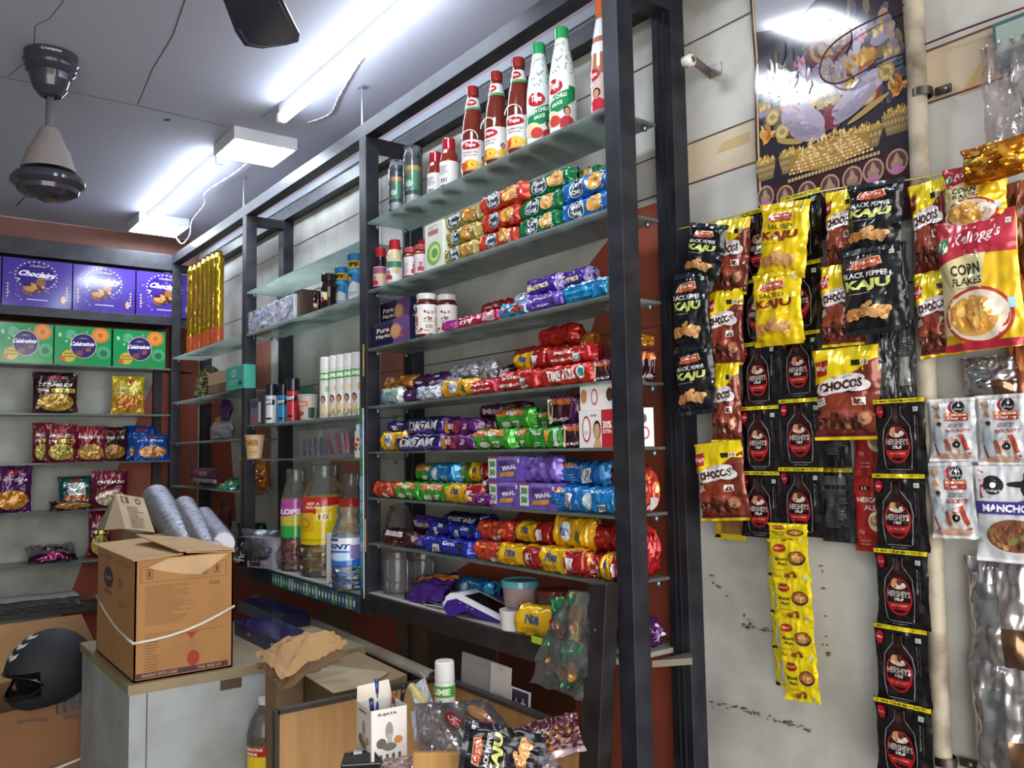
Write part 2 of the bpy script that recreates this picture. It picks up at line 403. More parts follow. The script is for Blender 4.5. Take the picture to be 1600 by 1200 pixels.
mb = MB(); mb.box(-5.9, 1.6, -2.4, -2.3, 0, ZC+.02, mat('a9a69c', 'dirty')); struct(mb, 'wall_near')
mb = MB(); mb.box(-5.9, 1.6, -2.4, 1.8, -.05, 0, mat('5a544c', 'dirty')); struct(mb, 'floor')
mb = MB(); mb.box(-5.9, 1.6, -2.4, 1.82, ZC, ZC+.06, mat('aeaebb', 'matte'))
cx = lambda px, py: (P(px, py, 'z', ZC).x, P(px, py, 'z', ZC).y)
def crack(pts, w=.0025):
    q = [Vector(cx(*p)) for p in pts]
    for a, b in zip(q, q[1:]):
        d = (b-a).normalized(); n_ = Vector((-d.y, d.x))*w
        mb.add([(*(a-n_), ZC-.0006), (*(b-n_), ZC-.0006), (*(b+n_), ZC-.0006), (*(a+n_), ZC-.0006)], [(0, 1, 2, 3)], mat('3c3a40', 'matte'))
crack([(-40, 112), (55, 130), (110, 143), (215, 165), (350, 196)]); crack([(292, -10), (270, 55), (238, 108), (215, 163)], .002)
crack([(52, 90), (55, 40), (78, 28), (100, 0)], .0015); crack([(12, 119), (45, 93)], .0015); crack([(25, 322), (42, 304)], .004)
crack([(140, 314), (155, 309), (200, 304), (240, 306)], .0012); crack([(408, 184), (440, 158)], .0015)
mb.add([(*cx(261+6*cos(t*pi/6), 187+2*sin(t*pi/6)), ZC-.0006) for t in range(12)], [tuple(range(12))], mat('3a383c', 'matte'))
struct(mb, 'ceiling')
mb = MB(); mb.box(-5.74, 1.5, 1.687, 1.699, 2.80, 2.832, mat('9297a0', 'matte')); struct(mb, 'trim_1')

# ---------------------------------------------------------------- lights
def tube_light(x0, x1, y, label):
    e = empty('tube_light', ((x0+x1)/2, y, 2.885), label, 'light', 'tube lights on the ceiling'); h = (x1-x0)/2
    mb = MB(); mb.box(-h, h, -.012, .012, .004, .044, mat('d8dade', 'matte')); mb.obj('batten', e)
    mb = MB(); mb.tube([(-h+.02, 0, -.014), (h-.02, 0, -.014)], .022, mat('ffffff', 'lamp'), 12); mb.obj('tube', e)
    for s in (-1, 1):
        mb = MB(); mb.box(s*h-.012, s*h+.012, -.017, .017, -.03, .004, mat('e4e4e6', 'matte')); mb.obj('end_cap', e)
tube_light(-3.27, -2.02, 1.287, 'bright bare tube light on the ceiling nearest the camera, above the tall sauce bottles')
tube_light(-5.22, -3.92, 1.24, 'bright tube light on the ceiling running between the two square lamps')
def panel_light(x, y, label, s=.145):
    e = empty('panel_light', (x, y, ZC), label, 'light', 'square lamps on the ceiling')
    mb = MB(); mb.box(-s, s, -s, s, -.055, 0, mat('c8ccd4', 'matte')); mb.obj('housing', e, bevel=.004)
    mb = MB(); mb.box(-s+.012, s-.012, -s+.012, s-.012, -.0575, -.0545, mat('ffffff', 'panel')); mb.obj('diffuser', e)
panel_light(-3.735, 1.345, 'nearer and larger of the two square white ceiling lamps')
panel_light(-5.36, 1.33, 'square white ceiling lamp near the far corner above the purple gift boxes')
panel_light(-1.64, .82, 'square ceiling lamp over the shop floor, seen only as a glare on the poster')
def wire(pts, r, col, name, label, cat='wire', kind='gloss', cl=None, twist=0):
    q = []
    for i in range(len(pts)-1):
        p0 = Vector(pts[max(i-1, 0)]); p1 = Vector(pts[i]); p2 = Vector(pts[i+1]); p3 = Vector(pts[min(i+2, len(pts)-1)])
        for k in range(8):
            t = k/8; q.append(.5*((2*p1)+(p2-p0)*t+(2*p0-5*p1+4*p2-p3)*t*t+(3*p1-p0-3*p2+p3)*t**3))
    q.append(Vector(pts[-1])); mb = MB()
    if twist:
        for ph in (0, pi):
            mb.tube([p+Vector((0, cos(i*1.6+ph), sin(i*1.6+ph)))*twist for i, p in enumerate(q)], r, mat(col, kind), 5)
    else: mb.tube(q, r, mat(col, kind), 6)
    return mb.obj(name, None, label, cat)
wire([P(398, 243, 'z', 2.87), P(370, 268, 'z', 2.91), P(322, 300, 'z', 2.9), P(320, 318, 'z', 2.88), P(300, 345, 'z', 2.86), P(296, 368, 'y', 1.40), P(284, 381, 'y', 1.40), P(272, 366, 'z', 2.89)], .0022, 'e6e6ec', 'twisted_wire', 'twisted white wire hanging between the two square ceiling lamps', twist=.0025)
wire([P(590, 62, 'z', 2.925), P(560, 100, 'z', 2.925), P(530, 150, 'z', 2.925), P(515, 178, 'z', 2.925), P(480, 192, 'z', 2.925)], .002, 'd8d4de', 'twisted_wire', 'pale twisted wire along the ceiling beside the nearest tube light', twist=.0022)
# ---------------------------------------------------------------- fans
mg = mat('34323a', 'gloss'); mdust = mat('77706e', 'matte')
fan = empty('ceiling_fan', (-3.305, .449, ZC), 'dusty dark ceiling fan on a rod at the left, hub without blades', 'fan')
mb = MB(); mb.lathe([(.02, .0), (.088, -.004), (.086, -.03), (.09, -.036), (.084, -.045), (.082, -.055), (.078, -.06), (.08, -.068), (.07, -.078), (.066, -.1), (.055, -.13), (.036, -.155), (.02, -.16), (.02, -.15)], mg, 32)
ca = Art().text('Crompton', 0, 0, 1.6, 1.1, 'd8d4dc'); prof = [(.086, -.03), (.088, -.006)]
ca.put(mb, lambda u, v, off: Vector(((.0885+off)*cos(radians(-8+u*26)), (.0885+off)*sin(radians(-8+u*26)), -.018+v*.011)), 'gloss')
mb.obj('canopy', fan, 'dark glossy ringed canopy with white lettering')
mb = MB(); mb.tube([(0, 0, -.15), (0, 0, -.4)], .0135, mat('5a5560', 'matte'), 14); mb.obj('down_rod', fan)
mb = MB(); mb.lathe([(.016, -.265), (.03, -.275), (.045, -.31), (.062, -.35), (.066, -.352), (.084, -.41), (.088, -.425), (.08, -.425), (.02, -.37)], mdust, 32); mb.obj('lower_canopy', fan, 'grey dust covered cone')
mb = MB(); mb.lathe([(.02, -.4), (.06, -.425), (.075, -.432), (.09, -.437), (.11, -.448), (.119, -.463), (.119, -.474), (.11, -.482), (.10, -.49), (.096, -.505), (.07, -.522), (.03, -.53), (.001, -.53)], mg, 36); mb.obj('motor_housing', fan)
zb = 2.5
T_ = P(428, 70, 'z', zb); A_ = P(396, 0, 'z', zb); dr = (A_-T_).normalized(); hub = T_+dr*.64
e = empty('ceiling_fan', (hub.x, hub.y, ZC), 'second ceiling fan of which one dark blade tip shows at the top edge', 'fan')
ang0 = atan2(-dr.y, -dr.x)
for k in range(3):
    a = ang0+k*2*pi/3; mb = MB(); ol = [(.09, -.03), (.2, -.05), (.45, -.062), (.6, -.07), (.637, -.06), (.645, -.03), (.645, .03), (.62, .066), (.55, .07), (.3, .052), (.09, .03)]
    fb = lambda r, w, d: (r*cos(a)-w*sin(a), r*sin(a)+w*cos(a), zb-ZC-w*.16-d)
    mb.prism(ol, fb, .003, mat('2e2e3c', 'gloss'))
    rim = [(r*.985, w*.84) for r, w in ol[2:-2]]
    mb.tube([fb(r, w, .0035) for r, w in rim], .0018, mat('4a4a58', 'gloss'), 5)
    mb.obj('blade', e)
mb = MB(); mb.lathe([(.001, -.33), (.06, -.34), (.12, -.38), (.125, -.43), (.09, -.47), (.001, -.48)], mg, 28); mb.tube([(0, 0, 0), (0, 0, -.35)], .013, mg, 10); mb.lathe([(.08, 0), (.07, -.06), (.03, -.11)], mg, 24); mb.obj('motor_housing', e)

# ---------------------------------------------------------------- the rack along the wall
FR = mat('15161f', 'frame')
rack = empty('display_rack', (-3.5, 1.55, 0), 'dark metal wall rack of tall posts and rails filling the long wall', 'rack')
def rk(name, x0, x1, y0, y1, z0, z1, lab=None, par=None, m=None):
    par = par or rack; o = par.location; mb = MB(); mb.box(x0-o.x, x1-o.x, y0-o.y, y1-o.y, z0-o.z, z1-o.z, m or FR); return mb.obj(name, par, lab, bevel=.0015)
posts = [(-1.525, -1.47), (-2.895, -2.838), (-4.202, -4.147), (-5.54, -5.485)]
for x0, x1 in posts:
    zb0 = 0 if x0 > -2 or x0 < -5 else .90
    rk('post', x0, x1, YF, YF+.055, zb0, 2.70); rk('rear_post', x0-.012, x1, 1.645, YW-.001, zb0, 2.70)
    rk('cross_rail', x0+.002, x1-.002, YF+.055, 1.645, 2.655, 2.70)
    if -4 < x0 < -2: rk('base_rail', x0+.006, x1-.006, YF+.055, 1.645, .90, .94)
for px, py in ((566, 160), (381, 290)):
    q_ = P(px, py, 'y', YF+.03); mb = MB(); mb.box(-.006, .006, -.002, .002, 2.755, ZC-.001, mat('b4b4bc', 'metal')); mb.box(-.018, .018, -.012, .012, ZC-.004, ZC-.001, mat('b4b4bc', 'metal')); mb.obj('ceiling_tie', rack, 'pale metal tie to the ceiling', loc=(q_.x+3.5, YF+.03-1.55, 0))
# groove strips on the rear posts
for x0, x1 in posts[:2]:
    mb = MB(); mb.box(x0+.012+3.5, x0+.016+3.5, 1.641-1.55, 1.6455-1.55, .3, 2.7, mat('101016', 'matte')); mb.box(x0+.03+3.5, x0+.033+3.5, 1.641-1.55, 1.6455-1.55, .3, 2.7, mat('101016', 'matte')); mb.obj('groove_strip', rack)
rk('top_rail', -5.54, -1.0, YF, YF+.055, 2.70, 2.755); rk('rear_rail', -5.54, -1.0, 1.645, YW-.001, 2.70, 2.755)
mb = MB()
for x0, x1 in posts[:3]:
    for z in (2.52, 2.2, 1.95, 1.75, 1.55, 1.2):
        mb.lathe([(.0001, -.002), (.004, -.002), (.004, 0)], mat('9a9aa2', 'metal'), 8, c=(0, 0, 0)) if False else None
glassM = mat('dfeee8', 'dustglass')
def glass(x0, x1, z, y0=YF+.003, y1=1.64, label='', g='glass shelves of the long rack', t=.008, edge=True):
    mb = MB(); mb.box(x0-.0, x1, y0, y1, z-t, z, glassM)
    o = mb.obj('glass_shelf', None, label, 'shelf', g)
    for x in (x0+.012, x1-.012):
        for y in (y0+.035, y1-.03):
            mb = MB(); mb.tube([(x, y, z-t-.016), (x, y, z-t-.0005)], .007, mat('8d9096', 'metal'), 8); mb.obj('shelf_peg', o)
ZA = [2.362, 2.10, 1.88, 1.665, 1.498, 1.33, 1.165]
def cell(i): return ZA[i]
LA = ['topmost glass shelf of the widest bay, tall sauce bottles on it', 'second glass shelf of the widest bay, crinkled biscuit rolls in four colours on it',
      'glass shelf of the widest bay with white capped chutney jars and flat packs on it', 'glass shelf of the widest bay carrying crumpled small snack packs and red biscuit rolls',
      'glass shelf of the widest bay at eye level with bright green packs', 'glass shelf of the widest bay with two lilac biscuit boxes in a pair of stacks', 'lowest glass shelf of the widest bay with red and yellow family packs']
for z, l in zip(ZA, LA): glass(-2.834, -1.528, z, label=l)
ZB = [2.304, 2.092, 1.638, 1.472]
LB = ['empty glass shelf at the top of the middle bay', 'glass shelf of the middle bay with blue tubes and silver packs on it', 'glass shelf of the middle bay carrying deodorant cans', 'glass shelf of the middle bay with boxes of combs on it, above the sweet jars']
for z, l in zip(ZB, LB): glass(-4.143, -2.9, z, label=l)
ZCc = [P(330, 538, 'y', YF).z, P(330, 617, 'y', YF).z, P(330, 688, 'y', YF).z, P(330, 764, 'y', YF).z, 1.02]
LC = ['glass shelf of the corner bay under the golden tubes', 'glass shelf of the corner bay under the wire basket', 'glass shelf of the corner bay under the silver pouch', 'glass shelf of the corner bay under the long dark pouch', 'glass shelf at the bottom of the corner bay']
for z, l in zip(ZCc, LC): glass(-5.48, -4.206, z, label=l)
# counter ledge under the racks
lam = mat('a8a7a0', 'dirty')
ledge = empty('rack_ledge', (-2.2, 1.5, .985), 'white topped dark edged ledge under the widest bay, with a card reader on it', 'ledge')
rk('ledge_top', -2.835, -1.528, YF+.002, YW-.001, .972, .985, 'grimy white laminate top', ledge, lam)
rk('ledge_edge', -2.835, -1.575, YF-.012, YF+.001, .922, .983, 'dark wooden edge', ledge, mat('1c1716', 'frame'))
mb = MB(); mb.prism([(-1.469, 1.507), (-1.425, 1.60), (-1.469, 1.643)], lambda a, b, d: (a+2.2, b-1.5, .0-d), .016, mat('6c685c', 'dirty')); mb.obj('ledge_end', ledge)
led2 = empty('rack_ledge', (-3.5, 1.5, .97), 'lower shelf board with a patterned paper strip on its edge, under the sweet jars', 'ledge')
rk('ledge_top', -4.146, -2.897, YF+.002, YW-.001, .955, .97, 'grimy white laminate top', led2, lam)
rk('ledge_edge', -4.146, -2.897, YF-.01, YF+.001, .90, .968, 'strip of small green and blue sachets printed along the edge', led2, mat('1d2c34', 'card'))
mb = MB(); rr = random.Random(5)
for i in range(27):
    x = -3.75+i*.0312+3.5
    c = rr.choice(['2e7a52', '2a5c8c', '5a9a6a', '86a8b8', '2f8a78'])
    mb.add([(x, -.0605, -.062), (x+.027, -.0605, -.062), (x+.027, -.0605, -.012), (x, -.0605, -.012)], [(0, 1, 2, 3)], mat(c, 'card'))
    mb.add([(x+.006+.008*cos(t*pi/4)+.005, -.0609, -.037+.013*sin(t*pi/4)) for t in range(8)], [tuple(range(8))], mat(rr.choice(['d8e0dc', 'b6d2c0', 'e6e2d0']), 'card'))
mb.obj('sachet_strip', led2)
# sticker strip down the post between the middle and the widest bay
mb = MB(); z = .99; rr = random.Random(9)
while z < 1.66:
    h = rr.uniform(.03, .06); c = rr.choice(['3c9ad0', '2f8a5a', '2860a8', '7ab8d0', '48a0a0'])
    mb.box(-2.893, -2.868, YF-.003, YF-.0005, z, z+h-.003, mat(c, 'foil')); z += h
mb.box(-2.868, -2.864, YF-.003, YF-.0005, .96, 1.66, mat('d8dcd8', 'card')); mb.obj('sachet_ribbon', None, 'narrow ribbon of blue and green sachets down the post beside the sweet jars', 'sachets')
mb = MB(); mb.box(-2.868, -2.858, YF-.002, YF-.0004, 1.78, 1.90, mat('b0985a', 'card')); mb.obj('paper_sticker', None, 'small tan sticker strip on the middle post at shampoo can height', 'sticker')
mb = MB(); mb.box(-2.862, -2.85, YF-.003, YF-.0004, 1.13, 1.25, mat('b8a070', 'card')); mb.obj('paper_sticker', None, 'tan sticker low on the middle post beside the blue labelled jar', 'sticker')
# small lower post that leans in front of the right hand post
lp = empty('short_post', (-1.54, 1.40, 0), 'short dark scuffed wooden post in front of the tall right hand post', 'post')
a, b = P(919, 912, 'y', 1.40), P(947, 913, 'y', 1.40); c, d = P(905, 1200, 'y', 1.40), P(934, 1200, 'y', 1.40)
k = a.z/(a.z-c.z); a2 = a+(c-a)*k; b2 = b+(d-b)*(b.z/(b.z-d.z)); mb = MB()
vs = [a2, b2, b2+Vector((0, .045, 0)), a2+Vector((0, .045, 0)), a, b, b+Vector((0, .045, 0)), a+Vector((0, .045, 0))]
mb.add([v-lp.location for v in vs], [(0, 3, 2, 1), (4, 5, 6, 7), (0, 1, 5, 4), (1, 2, 6, 5), (2, 3, 7, 6), (3, 0, 4, 7)], mat('191414', 'frame'))
mb.obj('post_board', lp, bevel=.002)
mb = MB(); mb.lathe([(.0001, 0), (.0035, .0)], mat('b8b0a8', 'metal'), 8); o = mb.obj('screw', lp, loc=(.01-.02, -.002, 1.06)); o.rotation_euler.x = pi/2

# ---------------------------------------------------------------- far rack
frk = empty('display_rack', (-5.6, .6, 0), 'dark metal rack across the far wall holding gift boxes and snack bags', 'rack')
rk('top_rail', XF-.055, XF, -1.0, 1.448, 2.655, 2.755, None, frk); rk('rear_rail', XW+.001, XW+.05, -1.0, 1.448, 2.70, 2.755, None, frk)
rk('top_board', XW+.001, XF-.055, -1.0, 1.448, 2.735, 2.75, None, frk)
rk('shelf_board', XW+.001, XF, -1.0, 1.448, 2.306, 2.36, 'dark wooden shelf board', frk)
rk('post', XF-.055, XF, -.55, -.495, 0, 2.655, None, frk); rk('rear_post', XW+.001, XW+.05, 1.40, 1.448, 0, 2.7, None, frk)
ZFs = [2.035, 1.748, 1.463, 1.185, .89]
for z, l in zip(ZFs, ['glass shelf on the far wall under the green gift boxes', 'glass shelf on the far wall with two upright snack bags', 'glass shelf on the far wall with a row of four snack bags', 'glass shelf on the far wall with three lower snack bags', 'lowest glass shelf on the far wall, beside the big carton']):
    mb = MB(); mb.box(XW+.003, XF-.003, -.49, 1.447, z-.008, z, glassM); mb.obj('glass_shelf', None, l, 'shelf', 'glass shelves of the far rack')
mb = MB(); mb.box(XW+.003, XF, -.49, 1.447, .60, .63, mat('3a3430', 'frame')); mb.obj('wooden_shelf', None, 'dark bottom shelf on the far wall with old newspapers on it', 'shelf')
# ================================================================ packets hung on the right wall
CASH = ['c98f52', 'd9a566', 'b87a40', 'e0b27a']
def cashews(a, cu, cv, s, asp, n=9, seed=2):
    rr = random.Random(seed)
    for i in range(n):
        t = (i/(n-1)-.5)*2; a.bean(cu+t*s*2.1, cv-abs(t)*s*.5*asp+rr.uniform(-.2, .9)*s*asp*(1-abs(t)), s*rr.uniform(.75, 1.0), asp, rr.choice(CASH), rr.uniform(0, 360))
    return a
def A_kaju(blk):
    a = Art(); ink = 'd9e27a' if blk else '7c2a16'
    a.rect(-1, .84, 1, .99, '23262e' if blk else 'd8ba10').rect(-1, -.99, 1, -.88, '23262e' if blk else 'd8ba10')
    for i in range(14): a.rect(-.98+i*.142, .86, -.94+i*.142, .97, '3a4048' if blk else 'f0d840')
    a.poly([(-.55, .5), (.5, .55), (.42, .74), (-.42, .70)], 'e8b890').poly([(-.5, .52), (.45, .565), (.38, .72), (-.38, .685)], 'b2482a')
    a.text('Jabsons', -.03, .625, .68, .12, 'f6e8dc').poly([(-.38, .47), (.4, .5), (.36, .55), (-.34, .52)], 'a8401f')
    a.text('BLACK PEPPER' if blk else 'SALTED', -.05, .35, 1.45 if blk else .95, .12, 'e8e8e4' if blk else '3c3a2a', bold=.015)
    a.text('KAJU', -.05, .10, 1.5, .27, ink, bold=.05, slant=.05)
    a.rect(-.72, -.08, .1, -.065, 'a8a890' if blk else 'a08a20'); cashews(a, 0, -.48, .26, .62, 11)
    a.veg(.78, .78, .07, .045); return a
def A_chocos():
    a = Art(); a.rect(-1, .42, 1, .99, 'e9cf12').poly([(-1, .42), (-1, .2), (-.3, .3), (.6, .52), (.2, .5)], 'e9cf12')
    a.poly([(.25, .42), (1, .42), (1, .72)], '7a3022')
    for i in range(22): a.rect(-.98+i*.09, .86, -.955+i*.09, .875, 'c0a810')
    a.poly([(-.92, .72), (-.42, .75), (-.45, .42), (-.88, .38)], 'b02a22').text("Kellogg's", -.66, .57, .44, .13, 'f4e8e0', slant=.03)
    a.rect(.25, .58, .52, .7, '222018').rect(.56, .58, .8, .7, 'f0e8c0').text('10', .68, .64, .16, .09, '222018')
    a.ell(-.1, .2, .78, .19, 'e8e4e4', rot=8).ell(-.55, .08, .34, .11, 'e8e4e4').ell(.45, .16, .38, .13, 'e8e4e4')
    a.text('Multigrain', 0, .36, .7, .08, 'b09aa0', rot=4).text('CHOCOS', -.06, .18, 1.32, .2, '4a2018', rot=4, bold=.06)
    a.ell(-.1, -.28, .72, .3, '8a3a26').ell(0, -.5, .9, .16, '9a4a3a', a0=0, a1=180)
    a.poly([(-.92, -.12), (-.55, -.06), (-.5, -.22), (-.88, -.28)], 'ece8e4').rect(.32, -.26, .68, -.1, 'ece8e4')
    a.text('No', .5, -.15, .16, .06, '3a2420').text('Maida', .5, -.22, .28, .06, '3a2420')
    a.text('More', -.72, -.13, .24, .05, '3a2420', rot=8).text('Chocolatey', -.71, -.2, .32, .04, '3a2420', rot=8)
    a.blobs(-.1, -.62, .8, .17, 60, .09, ['5a2a20', '3c1812', '7a4434', '4a2018', '8a5a48'], asp=.6); a.ell(.62, -.55, .2, .13, 'b07a5a')
    a.rect(-1, -.99, 1, -.92, 'e2c814').rect(-1, -.92, 1, -.86, '6a2438'); return a
def hbottle(a, w=0):
    L_ = [(-.16, .78), (-.16, .56), (-.5, .25), (-.58, -.1), (-.55, -.55), (-.48, -.85)]
    for s in (-1, 1):
        for (x0, y0), (x1, y1) in zip(L_, L_[1:]):
            a.poly([(s*x0-.018-.08, y0), (s*x0+.018-.08, y0), (s*x1+.018-.08, y1), (s*x1-.018-.08, y1)][::s], '8a8486')
    a.rect(-.5, -.87, .34, -.85, '8a8486').poly([(-.22, .76), (.06, .76), (.08, .55), (.38, .25), (-.54, .25), (-.24, .55)], '2a1214')
def A_hershey():
    a = Art(); a.rect(-1, .88, 1, .99, 'dcc818').text('MAKE YOUR MILK TASTY', 0, .935, 1.7, .055, '2a2812', bold=.03); hbottle(a)
    a.ell(-.08, -.22, .5, .48, 'a01c22').ell(-.08, -.2, .44, .42, '3a1014').ell(-.08, -.22, .44, .42, '181013', a0=180, a1=360)
    a.ell(-.08, .1, .3, .12, 'd8c8b8', a0=180, a1=360).ell(-.22, .15, .13, .1, 'c08a60').ell(-.05, .16, .1, .08, '5a3426').ell(.1, .1, .08, .05, 'e8e0d8')
    a.text("HERSHEY'S", -.06, -.14, .86, .16, 'b8b0a8', bold=.03).text('SYRUP', -.07, -.28, .34, .08, 'f0ece8', bold=.05)
    a.poly([(-.5, -.36), (.34, -.36), (.26, -.55), (-.42, -.55)], 'b01c1e').text('CHOCOLATE FLAVOR', -.08, -.44, .6, .045, 'e8b0a8')
    for i in range(10):
        t = i*36; a.ell(-.72, .66, .17, .07, 'b01828', rot=t, n=10)
    a.text('FREE', -.72, .66, .2, .05, 'f0d8d8'); a.veg(.68, .7, .1, .06)
    a.lines(.6, -.1, .66, .55, 16, '9a9a98').rect(.72, -.2, .73, .5, '7a7a78'); a.text('NET QUANTITY', -.1, -.93, .6, .035, '8a8688'); return a
def A_hback():
    a = Art(); a.rect(-1, .9, 1, .99, 'cbb818').text('MAKE YOUR MILK TASTY', 0, .945, -1.6, .05, '2a2812')
    a.rect(-.7, .55, .6, .8, '5a5a5c').lines(-.72, -.6, .7, .45, 24, '6c6c6e', .4, 4); return a
def A_schez():
    a = Art(); a.rect(-1, .9, 1, .99, 'e0e0e2').rect(-.98, -.97, .98, -.9, 'eeeef0')
    a.ell(-.62, .74, .18, .08, 'c49a6a').ell(-.62, .745, .12, .045, 'd8b07a').poly([(-.74, .38), (-.4, .38), (-.58, .58)], 'b87a44').lines(-.85, .2, -.4, .36, 4, '9a9ca0').lines(-.85, .6, -.4, .66, 2, '9a9ca0')
    a.rect(-.3, .2, -.29, .85, 'b0b2b6')
    a.ell(.22, .7, .33, .2, 'a83238').ell(.3, .71, .28, .19, 'd6d8dc').ell(.35, .71, .27, .18, '1e2026').ell(.36, .76, .07, .05, 'e8e8ea').rect(.345, .78, .375, .87, 'e8e8ea').text("Ching's", .35, .64, .42, .07, 'e0e0e2', slant=.04)
    a.rect(-.22, .42, .74, .53, 'd0783c').rect(-.22, .28, .74, .42, 'b03a30').text('Schezwan', .26, .475, .8, .085, 'f2e2d2', bold=.04).text('Chutney', .26, .35, .84, .11, 'f4ece8', bold=.04)
    a.text('CHUTNEY NAHI', .22, .17, .66, .06, '3c3c40', slant=.04).text('ROCKET HAI,', .2, .1, .66, .06, '3c3c40', slant=.04).text('ROCKET!', .26, -.02, .92, .11, 'a03030', slant=.08, bold=.03)
    a.poly([(-.75, .1), (-.45, .12), (-.35, -.15), (-.3, -.45), (-.42, -.8), (-.62, -.8), (-.72, -.4), (-.85, -.1)], 'a8b2ba').ell(-.5, .17, .1, .07, '8a5a42').ell(-.5, .21, .1, .05, '2c1c18').rect(-.82, -.35, -.76, -.05, '8a949c')
    a.poly([(-.2, -.3), (.3, -.2), (.5, -.62), (0, -.72)], 'd8c8be').poly([(.3, -.16), (.48, -.12), (.74, -.6), (.56, -.66)], 'b04432').ell(.2, -.45, .17, .11, '1e2026').ell(.22, -.45, .04, .03, 'e8e8ea').ell(.18, -.34, .16, .05, 'b04432', a0=20, a1=160)
    a.poly([(-.3, -.3), (-.14, -.27), (.0, -.62), (-.2, -.68)], 'a85a48').ell(0, -.82, .8, .09, 'c49a84').poly([(-.8, -.4), (-.7, -.42), (-.5, -.78), (-.6, -.8)], '8a3a34')
    a.text('I', .6, -.73, .03, .06, 'a02828').ell(.72, -.73, .06, .035, 'a02828'); return a
def A_manchow():
    a = Art(); a.ell(-.85, .62, .3, .3, 'a02c30', a0=-90, a1=90).ell(-.6, .6, .36, .26, 'c8cacc').ell(-.42, .6, .33, .2, '1c1e24').ell(-.4, .6, .09, .06, 'e8e8ea').text("Ching's", -.42, .48, .52, .07, 'e0e0e2', slant=.05)
    a.ell(.72, .55, .36, .26, '2a2624').ell(.72, .8, .26, .14, '4a4440').ell(.55, .62, .58, .07, '201c1c').ell(.66, .46, .2, .16, '9a6244').rect(.56, .4, .76, .425, 'e8e4de').poly([(.2, .24), (1, .24), (1, .36), (.6, .34)], '4a3a68')
    a.rect(-1, .0, 1, .26, '3a3680').text('MANCHOW', .1, .125, 1.7, .16, 'ececf0', bold=.05); a.veg(-.82, -.1, .08, .055)
    a.ell(.15, -.45, .9, .38, 'c6c8c8').ell(.15, -.44, .82, .34, '7a4a34').blobs(.15, -.44, .7, .27, 40, .08, ['8a5a38', 'a06a3c', '5a3422', '6a7a3a', 'b8895a'], 5)
    a.lines(-.9, -.6, -.8, -.2, 8, '9a9ca0'); a.rect(-1, -.99, 1, -.92, 'dcdcde'); return a
def A_corn():
    a = Art(); a.rect(-1, .5, 1, .99, 'b02a3c').poly([(-1, .5), (1, .5), (1, .38), (-.2, .42), (-1, .30)], 'b02a3c')
    a.rect(-.9, .5, -.6, .72, '3a8a50').text('10', -.75, .61, .24, .13, 'f0f0e8', bold=.04).text("Kellogg's", .1, .66, 1.15, .22, 'ecd4d8', rot=3, slant=.1, bold=.02)
    a.poly([(-1, .3), (-.2, .42), (.3, .41), (.1, -.3), (-.6, -.75), (-1, -.75)], 'd8cc98').veg(.85, .82, .06, .04)
    a.text('CORN', -.22, .2, .74, .17, '33302a', bold=.04).text('FLAKES', -.2, .02, .74, .12, '33302a', bold=.03).text('ORIGINAL', -.2, -.08, .46, .035, '6a6458')
    a.ell(0, -.5, .84, .42, 'b0382c').ell(0, -.5, .76, .37, 'e2d4c0').ell(-.1, -.5, .6, .3, 'd8a050').blobs(-.15, -.5, .52, .24, 46, .1, ['d89a3c', 'e8b45c', 'c07c28', 'ecc070'], 3, .7).ell(.42, -.42, .22, .12, 'f0e8de')
    a.rect(.72, -.45, .9, -.3, 'a8d0dc'); a.rect(-1, -.99, 1, -.88, 'b02a3c'); return a
def A_nescafe():
    a = Art(); a.rect(-1, .92, 1, .99, '8c1c1c').rect(-.5, .6, .1, .7, '2a1414').text('15', -.2, .65, .3, .07, 'f0e0d8')
    a.text('NESCAFE', .1, .35, 1.5, .13, 'ead8d0', bold=.04).text('ALL', .1, .15, .8, .13, 'ead8d0').ell(.5, -.2, .55, .26, 'e8d8c0').ell(.5, -.18, .42, .16, 'b88a5c').text('Oy', -.5, -.5, .35, .12, 'e0a8a0').text('just add', -.3, -.72, .6, .05, 'e0b8b0').text('hot water', -.3, -.8, .6, .05, 'e0b8b0'); return a
def A_maggi(col):
    a = Art(); a.ell(-.42, .55, .34, .2, 'b02a24').text('Maggi', -.42, .55, .5, .16, 'ecd050', bold=.03).text('Masala', -.42, .05, .66, .16, '3c3418', slant=.05).text('Magic', -.35, -.2, .5, .16, '3c3418', slant=.05)
    a.ell(.42, .1, .44, .34, '2a3048', a0=180, a1=360).ell(.42, .12, .44, .3, '3a3030').ell(.42, .12, .38, .25, col).blobs(.42, .12, .3, .2, 14, .09, ['d8a050', 'c87a34', 'e0c070'], 4)
    a.blobs(.1, -.68, .4, .12, 10, .1, ['8a4a24', '5a3018', 'a86030'], 6).veg(.75, -.8, .1, .08).rect(-.1, -.3, -.085, .2, '8a7a20').lines(-.8, -.52, 0, -.42, 2, '8a7a20'); return a

